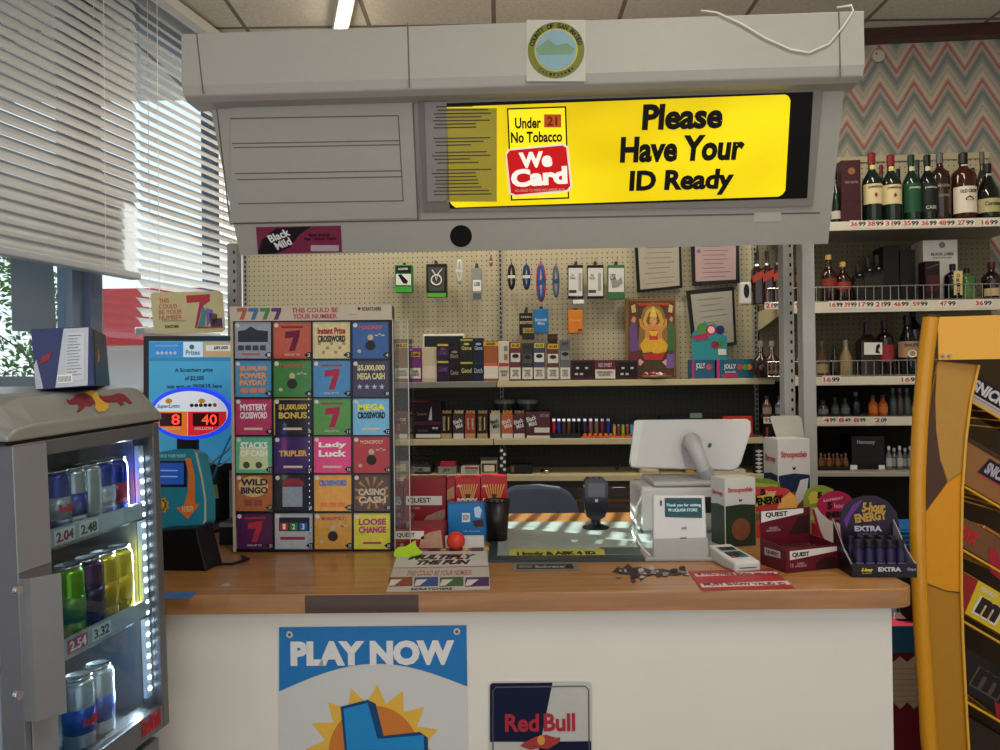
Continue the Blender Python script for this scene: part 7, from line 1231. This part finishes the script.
# ================================================================ POSTERS ON THE COUNTER FRONT
T = thing('lottery_banner', 'blue and white banner with sun and blue letter fixed to the counter front', 'banner', None, M=MW[CB.name] @ Matrix.Translation((0, .0295, 0)))
pd(T, 'sheet', m('#c4c1ba', .35, var=.03), [(279.5, 627), (466.5, 625), (469, 800), (279, 800)], y=0, th=.002)
arc_ = [(279.5+188*k/16, 691-22*math.sin(PI*k/16)*1.15-5*(k/16)) for k in range(17)]
pd(T, 'blue_header', m('#1c6ca8', .35), [(466.5, 625), (279.5, 627)]+arc_, y=-.0026)
pt(T, 'PLAY NOW', m('#d4d0ca', .4), 291, 640, 454.5, 665, y=-.0034, bold=.06)
for a, b in ((290, 634), (457, 631)): pd(T, 'grommet', CHROME, [(a+3.4*math.cos(q*.4), b+3.4*math.sin(q*.4)) for q in range(16)], y=-.003, th=.0015); pd(T, 'grommet_hole', m('#4a4a48'), [(a+1.5*math.cos(q*.6), b+1.5*math.sin(q*.6)) for q in range(10)], y=-.0046)
sx, sy = 374, 752
pd(T, 'sun_rays', m('#d8a83c', .4), [(sx+(68 if q % 2 == 0 else 50)*math.cos(q*PI/16+.05), sy+(68 if q % 2 == 0 else 50)*math.sin(q*PI/16+.05)) for q in range(32)], y=-.0026)
pd(T, 'sun_disc', m('#c0702c', .4), [(sx+45*math.cos(q*PI/20), sy+47*math.sin(q*PI/20)) for q in range(40)], y=-.0034)
pd(T, 'letter_side', m('#123f66', .35), [(341, 706), (368, 699), (376, 703), (384, 735), (420, 731), (428, 737), (430, 800), (350, 800)], y=-.0042)
pd(T, 'letter_face', m('#1f80b8', .3), [(344, 708), (368, 702), (378, 738), (424, 734), (426, 800), (352, 800)], y=-.005)
T = thing('metal_sign', 'navy and silver embossed drink sign with red lettering on the counter front', 'sign', None, M=MW[CB.name] @ Matrix.Translation((0, .0295, 0)))
def rrect(x0, y0, x1, y1, r): return [(cx_+r*math.cos(a), cy_-r*math.sin(a)) for cx_, cy_, a0 in ((x1-r, y0+r, 0), (x0+r, y0+r, PI/2), (x0+r, y1-r, PI), (x1-r, y1-r, 1.5*PI)) for a in [a0+k*PI/8 for k in range(5)]]
SILV = m('#c4c0b6', .3, .35, var=.04); NAV = m('#111833', .25, .2)
pd(T, 'plate', SILV, rrect(489, 681.5, 592, 830, 5), y=0, th=.003)
pd(T, 'navy_panel', NAV, [(490, 685), (492, 682.6), (552.5, 682), (540.5, 741), (490, 741)], y=-.0036); pd(T, 'navy_panel', NAV, [(540, 741), (591, 740.5), (591, 790), (531, 790)], y=-.0036)
B().tube([MW[T.name].inverted() @ (MW[T.name] @ Vector((pix(T, a, b)[0], -.004, pix(T, a, b)[1]))) for a, b in ((493, 760), (493, 690), (496, 686.5), (585, 685.5), (588.5, 689), (589, 760))], .0016, 6).build('embossed_rim', m('#6a6a72', .3, .6), T)
RB = m('#a02430', .4); pt(T, 'Red', RB, 505, 713, 539, 731, y=-.0046, bold=.03); pt(T, 'Bull', RB, 543.5, 712.5, 575, 730.5, y=-.0046, bold=.03)
pd(T, 'bull_emblem', m('#9a3430', .4), [(520, 745), (525, 741), (535, 736), (546, 734), (556, 737), (560, 736.5), (559.5, 741), (553, 745), (548, 748), (540, 747), (530, 749)], y=-.0046); pd(T, 'gold_dot', m('#c8883c'), [(541+4*math.cos(q*.5), 739+5*math.sin(q*.5)) for q in range(13)], y=-.0054)
